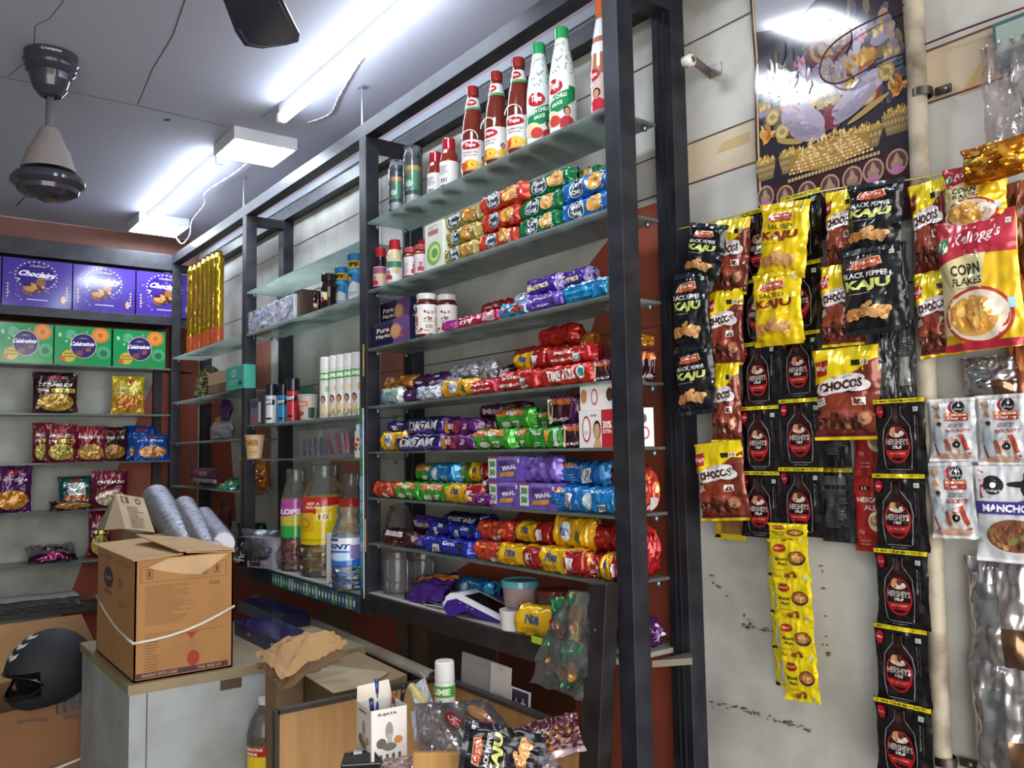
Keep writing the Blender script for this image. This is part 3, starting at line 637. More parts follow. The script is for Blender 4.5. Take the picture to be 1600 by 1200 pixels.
WF = lambda L, T, R, B, y: ((P(L, (T+B)/2, 'y', y).x, P(R, (T+B)/2, 'y', y).x, P((L+R)/2, T, 'y', y).z, P((L+R)/2, B, 'y', y).z))
PK = {}
def proto(key, fn):
    if key not in PK: PK[key] = fn().mesh(key)
    return PK[key]
KW = {
 'kaju_black': ((.115, .175), lambda s: pouch(.115, .175, .034, '16171c', A_kaju(True), seed=s)),
 'kaju_yellow': ((.115, .175), lambda s: pouch(.115, .175, .034, 'e6c60c', A_kaju(False), seed=s)),
 'chocos': ((.13, .19), lambda s: pouch(.13, .19, .036, '74301f', A_chocos(), seed=s)),
 'hershey': ((.1, .158), lambda s: pouch(.1, .158, .008, '131114', A_hershey(), seed=s, wr=.5, seal=.1)),
 'hback': ((.1, .158), lambda s: pouch(.1, .158, .008, '26262a', A_hback(), seed=s, wr=.5, seal=.1)),
 'schez': ((.1, .14), lambda s: pouch(.1, .14, .01, 'cfd2d6', A_schez(), seed=s, wr=.6, seal=.08)),
 'manchow': ((.13, .17), lambda s: pouch(.13, .17, .016, 'c9cbce', A_manchow(), seed=s, wr=.6, kind='card')),
 'corn': ((.16, .22), lambda s: pouch(.16, .22, .04, 'e2b820', A_corn(), seed=s)),
 'nescafe': ((.08, .13), lambda s: pouch(.08, .13, .008, 'a8241e', A_nescafe(), seed=s, wr=.5)),
 'maggi': ((.075, .075), lambda s: pouch(.075, .075, .008, 'ecd416', A_maggi('b86a2c'), seed=s, wr=.5, seal=.1)),
 'maggiback': ((.04, .075), lambda s: pouch(.04, .075, .004, 'e0cc14', Art().rect(-.2, -.8, .5, .5, 'e4e2d4').lines(-.1, -.7, .45, .4, 9, '9a9a88').rect(-.95, -.97, -.3, -.82, '1c1c14'), seed=s, wr=.4)),
 'silver': ((.16, .22), lambda s: pouch(.16, .22, .04, 'b8b4b6', Art().rect(-.5, -.2, .1, .55, '9aa0a4').rect(.2, -.9, .9, -.2, '8a6a52'), kind='metalfoil', seed=s)),
 'graysil': ((.09, .22), lambda s: pouch(.09, .22, .02, '4c4e4e', Art().rect(-.9, -.6, .2, .1, '9a9c98').lines(-.8, .2, .8, .8, 9, '6a6c6a').rect(-.3, .86, 0, .95, '101010'), kind='foil', seed=s)),
 'tan': ((.07, .05), lambda s: pouch(.07, .05, .006, 'd8c21c', Art().rect(-.5, -.5, .9, .9, '8a6a3c').rect(-.95, -.9, -.6, -.6, '1c1c14'), seed=s, wr=.4)),
}
def hung(key, rects, y, name, label, cat, group=None, part='packet', rots=None, plabels=None, seeds=None, ties=True):
    """a strip of joined packets; one thing, each packet a part"""
    (w, h), fn = KW[key]; L, T, R, B = rects[0]; x0, x1, z1, z0 = WF(L, T, R, B, y)
    single = len(rects) == 1
    e = None
    if not single: e = empty(name, ((x0+x1)/2, y, z1), label, cat, group)
    for i, r in enumerate(rects):
        yy = y - .002*i; x0, x1, z1, z0 = WF(*r, yy); sd = (seeds[i] if seeds else (i % 2)+1); me = proto(key+str(sd), lambda: fn(sd*1.7))
        o = bpy.data.objects.new(name if single else part, me); S.collection.objects.link(o)
        o.scale = ((x1-x0)/w, 1, (z1-z0)/h); loc = Vector(((x0+x1)/2, yy, z0))
        if rots and rots[i]:
            a = radians(rots[i]); o.rotation_euler.y = a; hh = (z1-z0)/2; loc = Vector((loc.x-sin(a)*hh, yy, z0+hh-cos(a)*hh))
        if single: o.location = loc; tag(o, label, cat, group)
        else: o.parent = e; o.location = loc-e.location
    return e
Y1, Y2, Y3 = 1.672, 1.645, 1.615
hung('kaju_black', [(1072, 350, 1132, 437), (1052, 425, 1108, 548), (1056, 540, 1118, 648)], Y3, 'snack_packet_strip', 'strip of three black cashew packets hung beside the tall right hand post', 'snack strip', 'hanging strips on the right wall', 'snack_packet', [16, 2, -3])
hung('chocos', [(1115, 342, 1172, 462), (1108, 452, 1162, 572), (1112, 568, 1158, 692), (1090, 690, 1166, 814)], Y2, 'cereal_packet_strip', 'long strip of brown and yellow chocolate cereal packets left of the yellow cashew packets', 'cereal strip', 'hanging strips on the right wall', 'cereal_packet', [6, 3, 0, -4])
hung('hershey', [(1160, 325, 1219, 434), (1158, 434, 1220, 533), (1158, 533, 1220, 634), (1159, 634, 1220, 736), (1158, 736, 1224, 840)], Y1-.008, 'syrup_sachet_strip', 'leftmost strip of black syrup sachets, five sachets behind the yellow cashew packets', 'sachet strip', 'hanging strips on the right wall', 'syrup_sachet')
hung('hershey', [(1222, 300, 1285, 408), (1220, 410, 1286, 517), (1219, 518, 1285, 622), (1219, 622, 1290, 730), (1219, 730, 1290, 838)], Y1-.012, 'syrup_sachet_strip', 'second strip of black syrup sachets, running down beside the middle cereal packets', 'sachet strip', 'hanging strips on the right wall', 'syrup_sachet')
hung('hback', [(1283, 630, 1330, 730), (1283, 732, 1336, 847)], Y1+.008, 'syrup_sachet_strip', 'back side of a dark sachet strip, grey print lines, beside the red coffee sachets', 'sachet strip', 'hanging strips on the right wall', 'syrup_sachet')
hung('nescafe', [(1333, 610, 1384, 742), (1334, 742, 1386, 862)], Y1+.012, 'coffee_sachet_strip', 'strip of red coffee sachets tucked behind the black syrup sachets', 'sachet strip', 'hanging strips on the right wall', 'coffee_sachet')
hung('kaju_yellow', [(1186, 316, 1264, 436), (1177, 424, 1254, 540)], Y3, 'snack_packet_strip', 'strip of two bright yellow salted cashew packets', 'snack strip', 'hanging strips on the right wall', 'snack_packet', [7, 1])
hung('chocos', [(1290, 296, 1348, 420), (1283, 412, 1350, 542), (1273, 542, 1378, 688)], Y2, 'cereal_packet_strip', 'middle strip of three chocolate cereal packets, the lowest one full and large', 'cereal strip', 'hanging strips on the right wall', 'cereal_packet', [3, 2, 0])
hung('kaju_black', [(1322, 284, 1412, 396), (1315, 384, 1412, 522)], Y3, 'snack_packet_strip', 'pair of black cashew packets hung below the printed poster', 'snack strip', 'hanging strips on the right wall', 'snack_packet', [6, 0])
hung('graysil', [(1372, 380, 1420, 520), (1366, 520, 1404, 625), (1400, 500, 1442, 628)], Y1, 'foil_sachet_strip', 'dark grey and silver backs of foil sachets hanging over the old pipe', 'sachet strip', 'hanging strips on the right wall', 'foil_sachet')
hung('hershey', [(1367, 622, 1449, 742), (1366, 740, 1450, 860), (1369, 859, 1453, 980), (1368, 979, 1453, 1100), (1369, 1098, 1459, 1222)], Y2-.01, 'syrup_sachet_strip', 'rightmost strip of black syrup sachets, the longest one, reaching the bottom of the picture', 'sachet strip', 'hanging strips on the right wall', 'syrup_sachet')
hung('hback', [(1392, 735, 1466, 858), (1396, 858, 1470, 978), (1400, 978, 1474, 1098), (1404, 1098, 1480, 1220)], Y1+.002, 'syrup_sachet_strip', 'black sachet strip just behind the longest one, only its right edge showing', 'sachet strip', 'hanging strips on the right wall', 'syrup_sachet')
hung('chocos', [(1425, 282, 1486, 430), (1432, 425, 1500, 558)], Y2, 'cereal_packet_strip', 'rightmost strip of chocolate cereal packets, half behind the corn flakes packets', 'cereal strip', 'hanging strips on the right wall', 'cereal_packet', [-2, -2])
hung('corn', [(1474, 255, 1576, 360), (1468, 335, 1598, 547)], Y3, 'cereal_packet_strip', 'yellow and red corn flakes packets hanging at the right edge', 'cereal strip', 'hanging strips on the right wall', 'cereal_packet', [2, -1])
hung('schez', [(1451, 622, 1527, 722), (1451, 722, 1525, 842)], Y2, 'chutney_sachet_strip', 'white chutney sachets in a strip of two, right of the longest syrup strip', 'sachet strip', 'hanging strips on the right wall', 'chutney_sachet', [0, -2])
hung('schez', [(1527, 616, 1606, 728)], Y2+.004, 'chutney_sachet', 'single white chutney sachet at the right edge above the soup packet', 'sachet')
hung('manchow', [(1524, 728, 1636, 880)], Y2, 'soup_packet', 'white soup packet with a violet band and a bowl of brown soup', 'packet')
hung('silver', [(1503, 556, 1592, 622)], Y1, 'foil_packet', 'small crumpled silver foil packet below the corn flakes, above the chutney sachets', 'packet')
hung('silver', [(1512, 872, 1612, 1050), (1518, 1036, 1630, 1230)], Y1, 'foil_packet_strip', 'big shiny silver foil packets hanging at the lower right corner', 'foil strip', 'hanging strips on the right wall', 'foil_packet')
hung('tan', [(1117, 808, 1166, 843)], Y1, 'sachet', 'small yellow edged sachet peeping out under the long left cereal strip', 'sachet')
hung('maggi', [(1200, 818, 1263, 848), (1204, 842, 1265, 908), (1210, 904, 1270, 970), (1216, 968, 1274, 1032), (1224, 1028, 1280, 1096)], Y2-.005, 'spice_sachet_strip', 'front strip of small yellow spice sachets hanging low in the middle of the bare wall', 'sachet strip', 'hanging strips on the right wall', 'spice_sachet', [-1, -3, -3, -3, -5])
hung('maggiback', [(1199, 840, 1216, 900), (1202, 902, 1222, 958), (1206, 958, 1228, 1014), (1210, 1014, 1234, 1072)], Y1+.008, 'spice_sachet_strip', 'hinder strip of yellow spice sachets, back sides showing at the left of the front one', 'sachet strip', 'hanging strips on the right wall', 'spice_sachet', [-2, -2, -2, -2])
mb = MB(); pts = [(1060, 352), (1120, 338), (1180, 322), (1240, 305), (1300, 290), (1420, 275), (1500, 262), (1600, 250)]
wire([P(a, b+6, 'y', 1.655) for a, b in pts], .0018, 'c8c060', 'string', 'yellowish string from which the strips of packets hang', 'string')
for i, (px, py) in enumerate([(1146, 338), (1230, 308), (1300, 296)]):
    pass
# orange pouch and clear bag near the top right corner
me = pouch(.12, .07, .04, 'c87a20', Art().blobs(0, 0, .8, .7, 26, .22, ['e8b040', 'd89028', 'a85a18', 'f0c868'], 2), kind='metalfoil', seed=3)
x0, x1, z1, z0 = WF(1530, 245, 1606, 285, Y3-.01)
me.obj('foil_packet', None, 'golden orange foil packet lying across the top of the corn flakes packets', 'packet', loc=((x0+x1)/2, Y3-.035, z0))
me = pouch(.13, .24, .03, 'e8e2e0', None, kind='film', seed=5, wr=2); x0, x1, z1, z0 = WF(1552, 90, 1640, 262, 1.6)
me.obj('plastic_bag', None, 'blurry translucent plastic bag hanging at the upper right edge', 'bag', loc=((x0+x1)/2, 1.6, z0))
x0, x1, z1, z0 = WF(1578, 300, 1640, 620, Y1-.02)
o = pouch(.11, .4, .03, '8a4a28', Art().blobs(0, 0, .9, .9, 40, .16, ['b86a34', '6a3018', 'c89050', '4a2414'], 6), seed=4).obj('snack_packet', None, 'dark brown snack packet strip cut off by the right edge, behind the corn flakes', 'packet', loc=((x0+x1)/2, Y1, z0))

# ---------------------------------------------------------------- pipe, bracket, poster
mp = mat('b0a590', 'grime'); mb = MB()
xa, xb = P(1437, 60, 'y', 1.675).x, P(1462, 1150, 'y', 1.675).x
mb.tube([(P(1438, 10, 'y', 1.672).x, 1.672, ZC-.002), (P(1450, 640, 'y', 1.672).x, 1.672, 1.6), (P(1470, 1150, 'y', 1.672).x, 1.672, .9), (P(1472, 1180, 'y', 1.672).x, 1.672, .0)], .0185, mp, 16)
pipe = mb.obj('wall_pipe', None, 'grimy white plastic pipe running down the wall right of the poster', 'pipe')
def clamp(px, py):
    p = P(px, py, 'y', 1.672); mb = MB(); mb.lathe([(.0192, -.008), (.0212, -.008), (.0212, .008), (.0192, .008)], mat('5a544e', 'metal'), 20, c=(p.x, 1.672, p.z)); mb.box(p.x+.019, p.x+.05, 1.688, 1.6945, p.z-.008, p.z+.008, mat('5a544e', 'metal'))
    o = mb.obj('pipe_clamp', pipe, 'dark metal clamp'); m2 = MB(); m2.tube([(p.x+.04, 1.683, p.z), (p.x+.04, 1.69, p.z)], .005, mat('8a847c', 'metal'), 8); m2.obj('screw', o)
clamp(1440, 146); clamp(1477, 1188)
br = empty('curtain_bracket', tuple(P(1122, 108, 'y', YW-.001)), 'metal wall bracket with a white roller knob beside the post', 'bracket'); o = br.location
mb = MB(); mb.box(-.028, .012, -.003, 0, -.017, .017, mat('a8a8a4', 'metal')); mb.obj('wall_plate', br)
mb = MB(); p2 = P(1076, 95, 'y', 1.60); mb.prism([(-.028, 0), (-.024, 0), (p2.x-o.x+.004, p2.y-o.y), (p2.x-o.x, p2.y-o.y)], lambda a, b, d: (a, b-.002, -.014+d+(b/(-.1))*.012), .026, mat('7a6e66', 'metal')); mb.obj('arm', br)
mb = MB(); c_ = p2-o; mb.tube([(c_.x-.014, c_.y-.002, c_.z), (c_.x+.012, c_.y+.002, c_.z)], [.014, .0155], mat('cfc8c0', 'gloss'), 18); mb.tube([(c_.x+.0118, c_.y+.002, c_.z), (c_.x+.0135, c_.y+.002, c_.z)], .007, mat('6a625c', 'metal'), 12); mb.obj('roller', br)

# poster: a plain devotional style picture under glossy film
ps = Art()
GOLD = ['b8964a', 'c8a85c', '9a7834', 'd8bc78', 'a88a48']
ps.rect(-.99, -.99, .99, .99, '3c2228').rect(-.965, -.985, -.94, .985, 'c0a878').rect(.955, -.985, .98, .985, 'c0a878')
ps.rect(-.93, -.57, .93, .98, '2c2630')
LIL = ['a098ac', '8c8498', 'b0a8bc', '7c7488']; DK = ['4a4a58', '3a4450', '5c5a60', '6a6050']
ps.blobs(-.66, .0, .25, .2, 70, .07, DK+['4e626c', '7a6e50'], 8, .5).blobs(.7, .0, .24, .25, 70, .07, DK+['4e626c', '7a6e50'], 9, .5).blobs(0, .2, .8, .2, 60, .08, DK, 10, .5)
ps.poly([(-.93, .98), (.3, .98), (.2, .6), (-.4, .42), (-.93, .5)], '9a9aa4').poly([(.35, .98), (.93, .98), (.93, .62), (.5, .45), (.3, .6)], 'a0606c').ell(.25, .9, .16, .08, 'a89a3c')
for k in range(5): ps.rect(-.92, .06-.028*k, -.62, .073-.028*k, '5a7078').rect(.62, .0-.028*k, .92, .013-.028*k, '5a7078')
# cushions and throne
ps.ell(-.5, -.08, .13, .12, 'a0602c').ell(-.46, -.08, .08, .11, '7c2c30').ell(.42, .03, .24, .07, '9c5a2c').ell(.42, .04, .2, .045, 'b8843c').blobs(.42, .04, .18, .04, 20, .03, GOLD, 5).ell(.5, -.17, .16, .1, '7c3030').ell(-.45, -.2, .12, .1, '7c3030')
ps.ell(.05, .2, .3, .13, '6a3a44').ell(.05, .2, .24, .1, 'a08850').ell(.05, .2, .19, .08, '5a4a58')
# seated draped figure with four arms
ps.poly([(-.18, .1), (.28, .1), (.24, -.14), (-.14, -.14)], '8a8496').ell(.05, .05, .25, .08, '968fa2').ell(.06, -.04, .2, .09, '9a8a78').blobs(.05, .0, .19, .08, 40, .035, GOLD+LIL, 6, .6)
for s in (-1, 1):
    ps.ell(.05+s*.3, .02, .05, .1, LIL[0], rot=s*20).ell(.05+s*.36, -.08, .12, .035, LIL[1], rot=s*25).ell(.05+s*.36, .13, .05, .07, LIL[2], rot=s*-25).blobs(.05+s*.4, .17, .07, .03, 8, .035, ['b07890', 'c898a8'], 3, .6).blobs(.05+s*.3, .0, .05, .012, 8, .02, GOLD, 3)
ps.ell(.08, .2, .11, .055, '9a92a4').ell(.08, .25, .12, .04, 'a88c48').poly([(-.03, .26), (.19, .26), (.08, .37)], 'b89a58')
ps.poly([(-.04, -.12), (.14, -.12), (.16, -.33), (-.05, -.33)], '6c2430')
for k in range(5): ps.rect(-.03+.036*k, -.32, -.022+.036*k, -.14, '8a3c44')
ps.ell(-.32, -.21, .3, .1, LIL[0], rot=-14).ell(-.26, -.29, .24, .07, LIL[1], rot=-10).ell(-.42, -.17, .2, .07, LIL[2], rot=-30).ell(.38, -.17, .33, .075, LIL[0], rot=12).ell(.52, -.13, .2, .07, LIL[2], rot=8).ell(.34, -.23, .28, .05, LIL[1], rot=14)
for i in range(9):
    ps.ell(-.3, -.2, .28-.022*i, .115-.006*i, '7a7288', a0=185, a1=330, inner=.965, n=12, rot=-12).ell(.38, -.17, .3-.024*i, .09-.004*i, '7a7288', a0=185, a1=330, inner=.96, n=12, rot=12)
ps.blobs(.05, -.13, .24, .03, 30, .035, GOLD, 5).blobs(-.15, -.08, .12, .03, 10, .03, GOLD, 2).blobs(.26, -.08, .12, .03, 10, .03, GOLD, 3).ell(.5, -.28, .26, .02, 'a08850', rot=12).ell(-.5, -.32, .18, .02, 'a08850', rot=-10)
for t in range(26):
    a = pi*t/25; ps.ell(.05+.09*cos(a), -.02-.14*sin(a), .014, .008, 'e0d0a8', n=6)
# side figures, dark lilac
for cu_, cv_, q in ((-.62, .1, 1), (.72, .17, 1.1), (.8, .02, .8), (-.84, -.02, .7)):
    ps.ell(cu_, cv_-.04, .14*q, .05*q, LIL[1], rot=10).ell(cu_+.02, cv_+.02, .09*q, .05*q, LIL[3]).ell(cu_+.02, cv_+.075, .05*q, .03*q, 'a08878').blobs(cu_, cv_, .1*q, .05*q, 10, .025, GOLD, 4)
# gold roundels, flowers, pots and coins
for cu_, cv_ in ((-.73, -.12), (.73, -.1), (.5, -.2), (-.6, -.24)): ps.ell(cu_, cv_, .1, .055, 'a8904c').ell(cu_, cv_, .075, .04, 'c4b080').ell(cu_, cv_, .04, .022, 'a08848')
for cu_, cv_ in ((-.82, -.22), (.84, -.2)): ps.blobs(cu_, cv_, .09, .05, 30, .035, ['c07c38', 'd09a50', '9c5a2c', 'd8b070'], 2, .6)
for cu_, cv_, w_ in ((.84, -.36, .2), (-.86, -.4, .15), (-.5, -.4, .17), (.42, -.4, .25)):
    ps.poly([(cu_-w_, cv_-.01), (cu_+w_, cv_-.01), (cu_+w_*.7, cv_-.12), (cu_-w_*.7, cv_-.12)], '7a6844')
    for k in range(9): ps.ell(cu_-w_*.8+w_*.2*k, cv_-.045, w_*.075, .016, 'a89468', n=8).ell(cu_-w_*.64+w_*.16*k, cv_-.085, w_*.06, .016, '9a8458', n=8)
    ps.ell(cu_, cv_, w_, .022, '9c8646').blobs(cu_, cv_+.012, w_*.82, .02, 46, .02, GOLD+['d0bc60', 'e0cc78'], 4, .5)
ps.ell(.0, -.47, .52, .09, '94743c').blobs(-.02, -.42, .36, .08, 120, .026, ['d8b878', 'e4cc98', 'b08a4c', 'c4a060'], 6, .45)
for r_ in range(6):
    n_ = 17+r_
    for k in range(n_):
        u = (k/(n_-1)-.5)*2*(.34+.035*r_); ps.ell(u-.0+.01*(r_ % 2), -.43-.022*r_+.03*(u*u), .021, .0085, ['d8ba80', 'c8a468', 'e4cc98', 'b8945a'][(k*7+r_) % 4], n=8)
ps.rect(-.55, -.585, .62, -.565, '7a6844', k=.01)
for k in range(26): ps.ell(-.52+.045*k, -.575+.0004*k, .016, .014, 'b09c70', n=6)
for i, (cu_, cv_) in enumerate([(-.88, -.63), (-.6, -.665), (-.3, -.68), (0, -.68), (.28, -.67), (.53, -.66), (.8, -.645)]):
    ps.ell(cu_, cv_, .125, .075, 'b08c7a').ell(cu_, cv_, .105, .062, '5c4040').ell(cu_, cv_-.012, .07, .03, '9a7c6c').ell(cu_, cv_+.012, .035, .022, 'a88874').poly([(cu_-.03, cv_+.03), (cu_+.03, cv_+.03), (cu_, cv_+.055)], 'a08858').ell(cu_, cv_-.045, .08, .018, 'b070a0' if i in (0, 5, 6) else '8a6a5c')
x0, x1 = P(1178, 150, 'y', 1.69).x, P(1424, 150, 'y', 1.69).x; z1, z0 = 2.69, P(1300, 372, 'y', 1.69).z
wP, hP = x1-x0, z1-z0; mb = MB()
def Fp(u, v, off): return Vector((u*wP/2, -off-.008*abs(sin(v*2.3+u*.7))*(1-.3*u) - (.006*max(0, -v-.55)), (v+1)/2*hP))
mb.grid(lambda a, b: Fp(2*a-1, 2*b-1, .0), 16, 24, mat('3c2228', 'card')); mb.grid(lambda a, b: Fp(1-2*a, 2*b-1, -.001), 16, 24, mat('d8d4d0', 'card'))
ps.put(mb, lambda u, v, off: Fp(u, v-.0, off*.6), 'poster' if False else 'gloss')
pst = mb.obj('poster', None, 'glossy printed poster of a seated draped figure amid pots of gold coins', 'poster', loc=((x0+x1)/2, 1.6975, z0))
mb = MB(); mb.box(-wP/2-.004, wP/2+.004, -.012, 0, hP-.002, hP+.008, mat('8a2c34', 'card')); mb.obj('hanging_strip', pst)
# dark red cable loop over the poster
wire([P(1600, 12, 'y', 1.66), P(1500, 48, 'y', 1.67), P(1424, 78, 'y', 1.675), P(1370, 100, 'y', 1.672), P(1310, 130, 'y', 1.672), P(1282, 118, 'y', 1.672), P(1290, 82, 'y', 1.672), P(1330, 48, 'y', 1.672), P(1424, 2, 'y', 1.675), P(1460, -20, 'y', 1.66)], .0022, '4c1c20', 'cable', 'thin dark red cable looping across the poster and the wall', 'cable', 'matte')
x, _, z = P(1590, 75, 'y', YW-.001); mb = MB(); mb.box(-.03, .05, -.03, 0, -.04, .05, mat('3c5a5c', 'card')); mb.box(-.024, .044, -.0315, -.03, -.01, .042, mat('8a9c92', 'card')); mb.obj('switch_box', None, 'small green grey box on the wall at the upper right edge', 'box', loc=(x, YW-.001, z), bevel=.003)
# ================================================================ goods on the shelves
def G_gd(cookie='d8963c'):
    return Art().ell(.5, .1, .34, .55, cookie).blobs(.5, .1, .25, .4, 12, .07, ['e8b45c', 'b8742c', 'f0cc80'], 3, 1.6).ell(-.28, .0, .34, .62, 'dfe6ea').ell(-.28, .0, .3, .55, '00000x' if False else '3a4a58').text('Good', -.28, .22, .5, .42, 'f0f2f4', bold=.05, rot=8).text('Day', -.26, -.2, .4, .4, 'f0f2f4', bold=.05, rot=8).lines(.75, -.6, .9, .5, 6, 'd8dce0')
def G_word(words, cw='f0e8e0', bg=None, bcx=None, blob=None, sz=.5):
    a = Art()
    if bg: a.rect(-1, -1, -.1, 1, bg) if isinstance(bg, str) else a.rect(bg[1], -1, bg[2], 1, bg[0])
    if blob: a.ell(blob[1], .0, .3, .6, blob[0]).blobs(blob[1], 0, .22, .4, 9, .07, ['e0b060', 'c88a3c', 'f0d090'], 2, 2)
    n = len(words)
    for i, t in enumerate(words): a.text(t, -.15, .5-.95*(i+.5)/n-.05, min(1.4, .26*len(t)), sz/n*1.1, cw, rot=3, bold=.04)
    if bcx is not None: a.code(bcx, -.25, .14, .34)
    return a
def lab(cols, n=14, seed=1): return Art().blobs(0, 0, .85, .8, n, .18, cols, seed, 1.5)
RK = {   # L, depth, height, colour, end colour, art, squareness
 'gd_gold': (.24, .062, .058, '9c8f3e', 'b8a860', lambda: G_gd(), 3.2), 'gd_red': (.24, .062, .058, 'c23c22', None, lambda: G_gd('e0a040'), 3.2),
 'gd_green': (.24, .062, .058, '127040', None, lambda: G_gd('e8b878'), 3.2), 'gd_blue': (.24, .062, .06, '1569b8', None, lambda: G_gd('e8b060'), 3.2),
 'pinklong': (.3, .06, .03, 'c02048', 'c04a9a', lambda: G_word(['Joy'], bg=('b83a94', -1, -.35)).rect(.5, -.5, .9, .5, 'e0b0b8'), 4), 'darkred': (.16, .06, .045, '86161a', None, lambda: G_word(['Dark', 'Fantasy'], 'd8b0a0'), 2.6),
 'bluewhite': (.15, .06, .035, '2a90c4', 'd4d8dc', lambda: lab(['d86a2c', 'e8e4da', '3aa8d8', 'c03830']), 3), 'purple': (.2, .06, .04, '5c3ca0', None, lambda: G_word(['Dream', 'Lite'], 'd4c4e8'), 3),
 'purpleflow': (.2, .06, .05, '4a2a94', 'a090c0', lambda: G_word(['Bounce'], 'e8d8a8'), 2.6), 'teal': (.3, .06, .045, '0f7ab0', '48a8cc', lambda: Art().rect(-1, .55, 1, .85, 'b8dce8').lines(-.8, -.6, .5, .3, 3, '2a98c8'), 3.4),
 'purplebrown': (.17, .06, .05, '4e1c5a', None, lambda: lab(['6a2c7a', '3a1244', '8a4a9a', 'd8d0dc'], 9), 2.2), 'red': (.18, .062, .05, 'b0201e', None, lambda: G_word(['Milk', 'Bikis'], 'ecd8c8').code(.45, -.3, .16, .35), 2.8),
 'redplain': (.18, .062, .05, 'a81a1c', None, lambda: lab(['c03028', '8a1416', 'c8504a'], 6), 2.2), 'timepass': (.2, .06, .05, 'bc2a18', None, lambda: Art().text('TIME PASS', -.15, 0, 1.2, .7, 'f0e4dc', bold=.05, rot=3).ell(.68, .1, .17, .5, 'dce8e8').ell(.68, .1, .1, .3, '2a8088'), 3),
 'moms': (.19, .06, .048, '5e1a66', '4a1250', lambda: Art().rect(-.95, -.9, -.7, .9, 'c8862c').ell(-.15, 0, .2, .7, '8a2a3a').text('Moms', -.5, .1, .3, .4, 'e8dcc8').text('Magic', .35, 0, .4, .3, 'e0d0e0', rot=80).text('20', -.15, 0, .2, .6, 'b0504a'), 3.4),
 'momsback': (.2, .06, .048, '451036', None, lambda: G_word(['Magic'], 'c8b0bc', blob=('7a4a3a', .5)), 3), 'navy': (.2, .08, .05, '1d1a4a', '5a3a94', lambda: Art().rect(-1, -1, 1, -.2, '5a3c98').text('DREAM', 0, .0, 1.5, .6, 'dcdce8', slant=.1, bold=.04), 3.4),
 'crackle': (.2, .066, .06, '3f9a2c', '52b83a', lambda: Art().rect(-.9, .2, .75, .95, 'd88a44').ell(-.7, .6, .16, .3, 'b84a2c').text('Tiger', .1, .45, .9, .55, 'f0ece4', rot=4, bold=.05).rect(-.5, -.8, .0, -.2, 'cfd8c8').code(.35, -.45, .16, .28), 2.4),
 'greenbox': (.17, .06, .056, '1f8c2c', '3a9c34', lambda: Art().text('50-50', -.5, .3, .6, .4, 'eef0e8', bold=.04).rect(.0, -.4, .3, .3, 'c8902c').rect(.05, .05, .4, .5, 'd8a040').rect(.62, -.8, .9, .8, 'cfe0d0').lines(-.8, -.6, -.2, -.1, 3, 'd0e0c8'), 3.6),
 'yellowred': (.2, .07, .062, 'dcae14', '98141c', lambda: Art().rect(.2, -1, 1, 1, '98141c').text('Nice', -.4, .2, .5, .5, '2a5090', bold=.04).lines(-.8, -.6, -.1, -.2, 3, '8a5a14').code(.45, -.1, .15, .35), 2.6),
 'yellow': (.18, .07, .06, 'dba214', None, lambda: Art().ell(-.2, .1, .3, .5, 'e8ecee').text('Marie', -.2, .1, .46, .4, '2a4f90').ell(.5, -.2, .15, .3, '3a6a34'), 2.5), 'blueroll': (.22, .068, .064, '1766ae', '2a80c4', lambda: Art().rect(-.95, .4, -.4, .9, 'd88a3c').text('Crackers', -.3, .55, .8, .3, 'b8d4e8').lines(-.8, -.6, -.1, .1, 4, '6aa0cc').code(.3, -.1, .22, .5), 2.3),
 'bluefoil': (.22, .068, .064, '1878b8', '4aa8dc', lambda: Art().text('Marie', .1, .6, .8, .3, 'a8d0e8').ell(-.45, -.1, .25, .6, 'c8d8e0').code(.3, -.5, .22, .3), 2.3), 'oreo': (.19, .06, .046, '1d2c9c', '2a3cb0', lambda: Art().text('Oreo', .25, .3, .5, .5, 'dfe4f4', bold=.05).code(-.3, -.3, .18, .35).ell(.7, .2, .1, .4, '2a1c1c'), 3.4),
 'lilac': (.18, .06, .045, '7458b0', None, lambda: lab(['8a70c4', '5a3a94', 'b8a8d8'], 7), 2.3), 'orangered': (.17, .066, .058, 'c04228', 'b8301c', lambda: Art().blobs(0, .2, .8, .6, 9, .14, ['e0803c', 'e8a050', 'b83020'], 4, 1.7).rect(.1, -.85, .7, -.25, 'd8d0cc'), 2.5),
 'chocobrown': (.17, .06, .05, '3e1418', None, lambda: Art().rect(-.6, .1, .5, .75, 'c8c4c8').blobs(0, -.5, .8, .35, 12, .09, ['b86a2c', '8a3a1c', 'd89048'], 3, 1.6), 3),
 'bourbon': (.14, .05, .075, '3a1220', '5c2460', lambda: Art().rect(-.9, .05, .9, .5, 'c86a34').rect(-.9, .5, .9, .98, '6a2a78').text('BOURBON', .1, -.3, 1.3, .3, 'e0d4d0').ell(-.65, -.1, .22, .7, 'd8cca8').ell(-.65, .1, .14, .2, '3a3a20'), 6),
 'golden': (.15, .07, .06, 'a86a1c', None, lambda: lab(['d89a3c', '8a4c14', 'e8c070', 'c8802c'], 10, 5), 2.0), 'whitegreen': (.09, .05, .05, '9ab0b0', 'c8d0c8', lambda: lab(['3a78b0', 'd8c060', 'e8e8e0', '5aa070'], 10, 6), 2.4),
 'pinkred': (.16, .055, .042, 'b8242e', 'c84a5a', lambda: G_word(['Nutri', 'Choice'], 'f0d8d4'), 2.6), 'silverblue': (.13, .05, .05, 'b4b8c4', None, lambda: lab(['2a5aa0', 'd8dce4', '5a7ab0', 'e8ecf0'], 9, 3), 2.0),
}
ROLL = {}
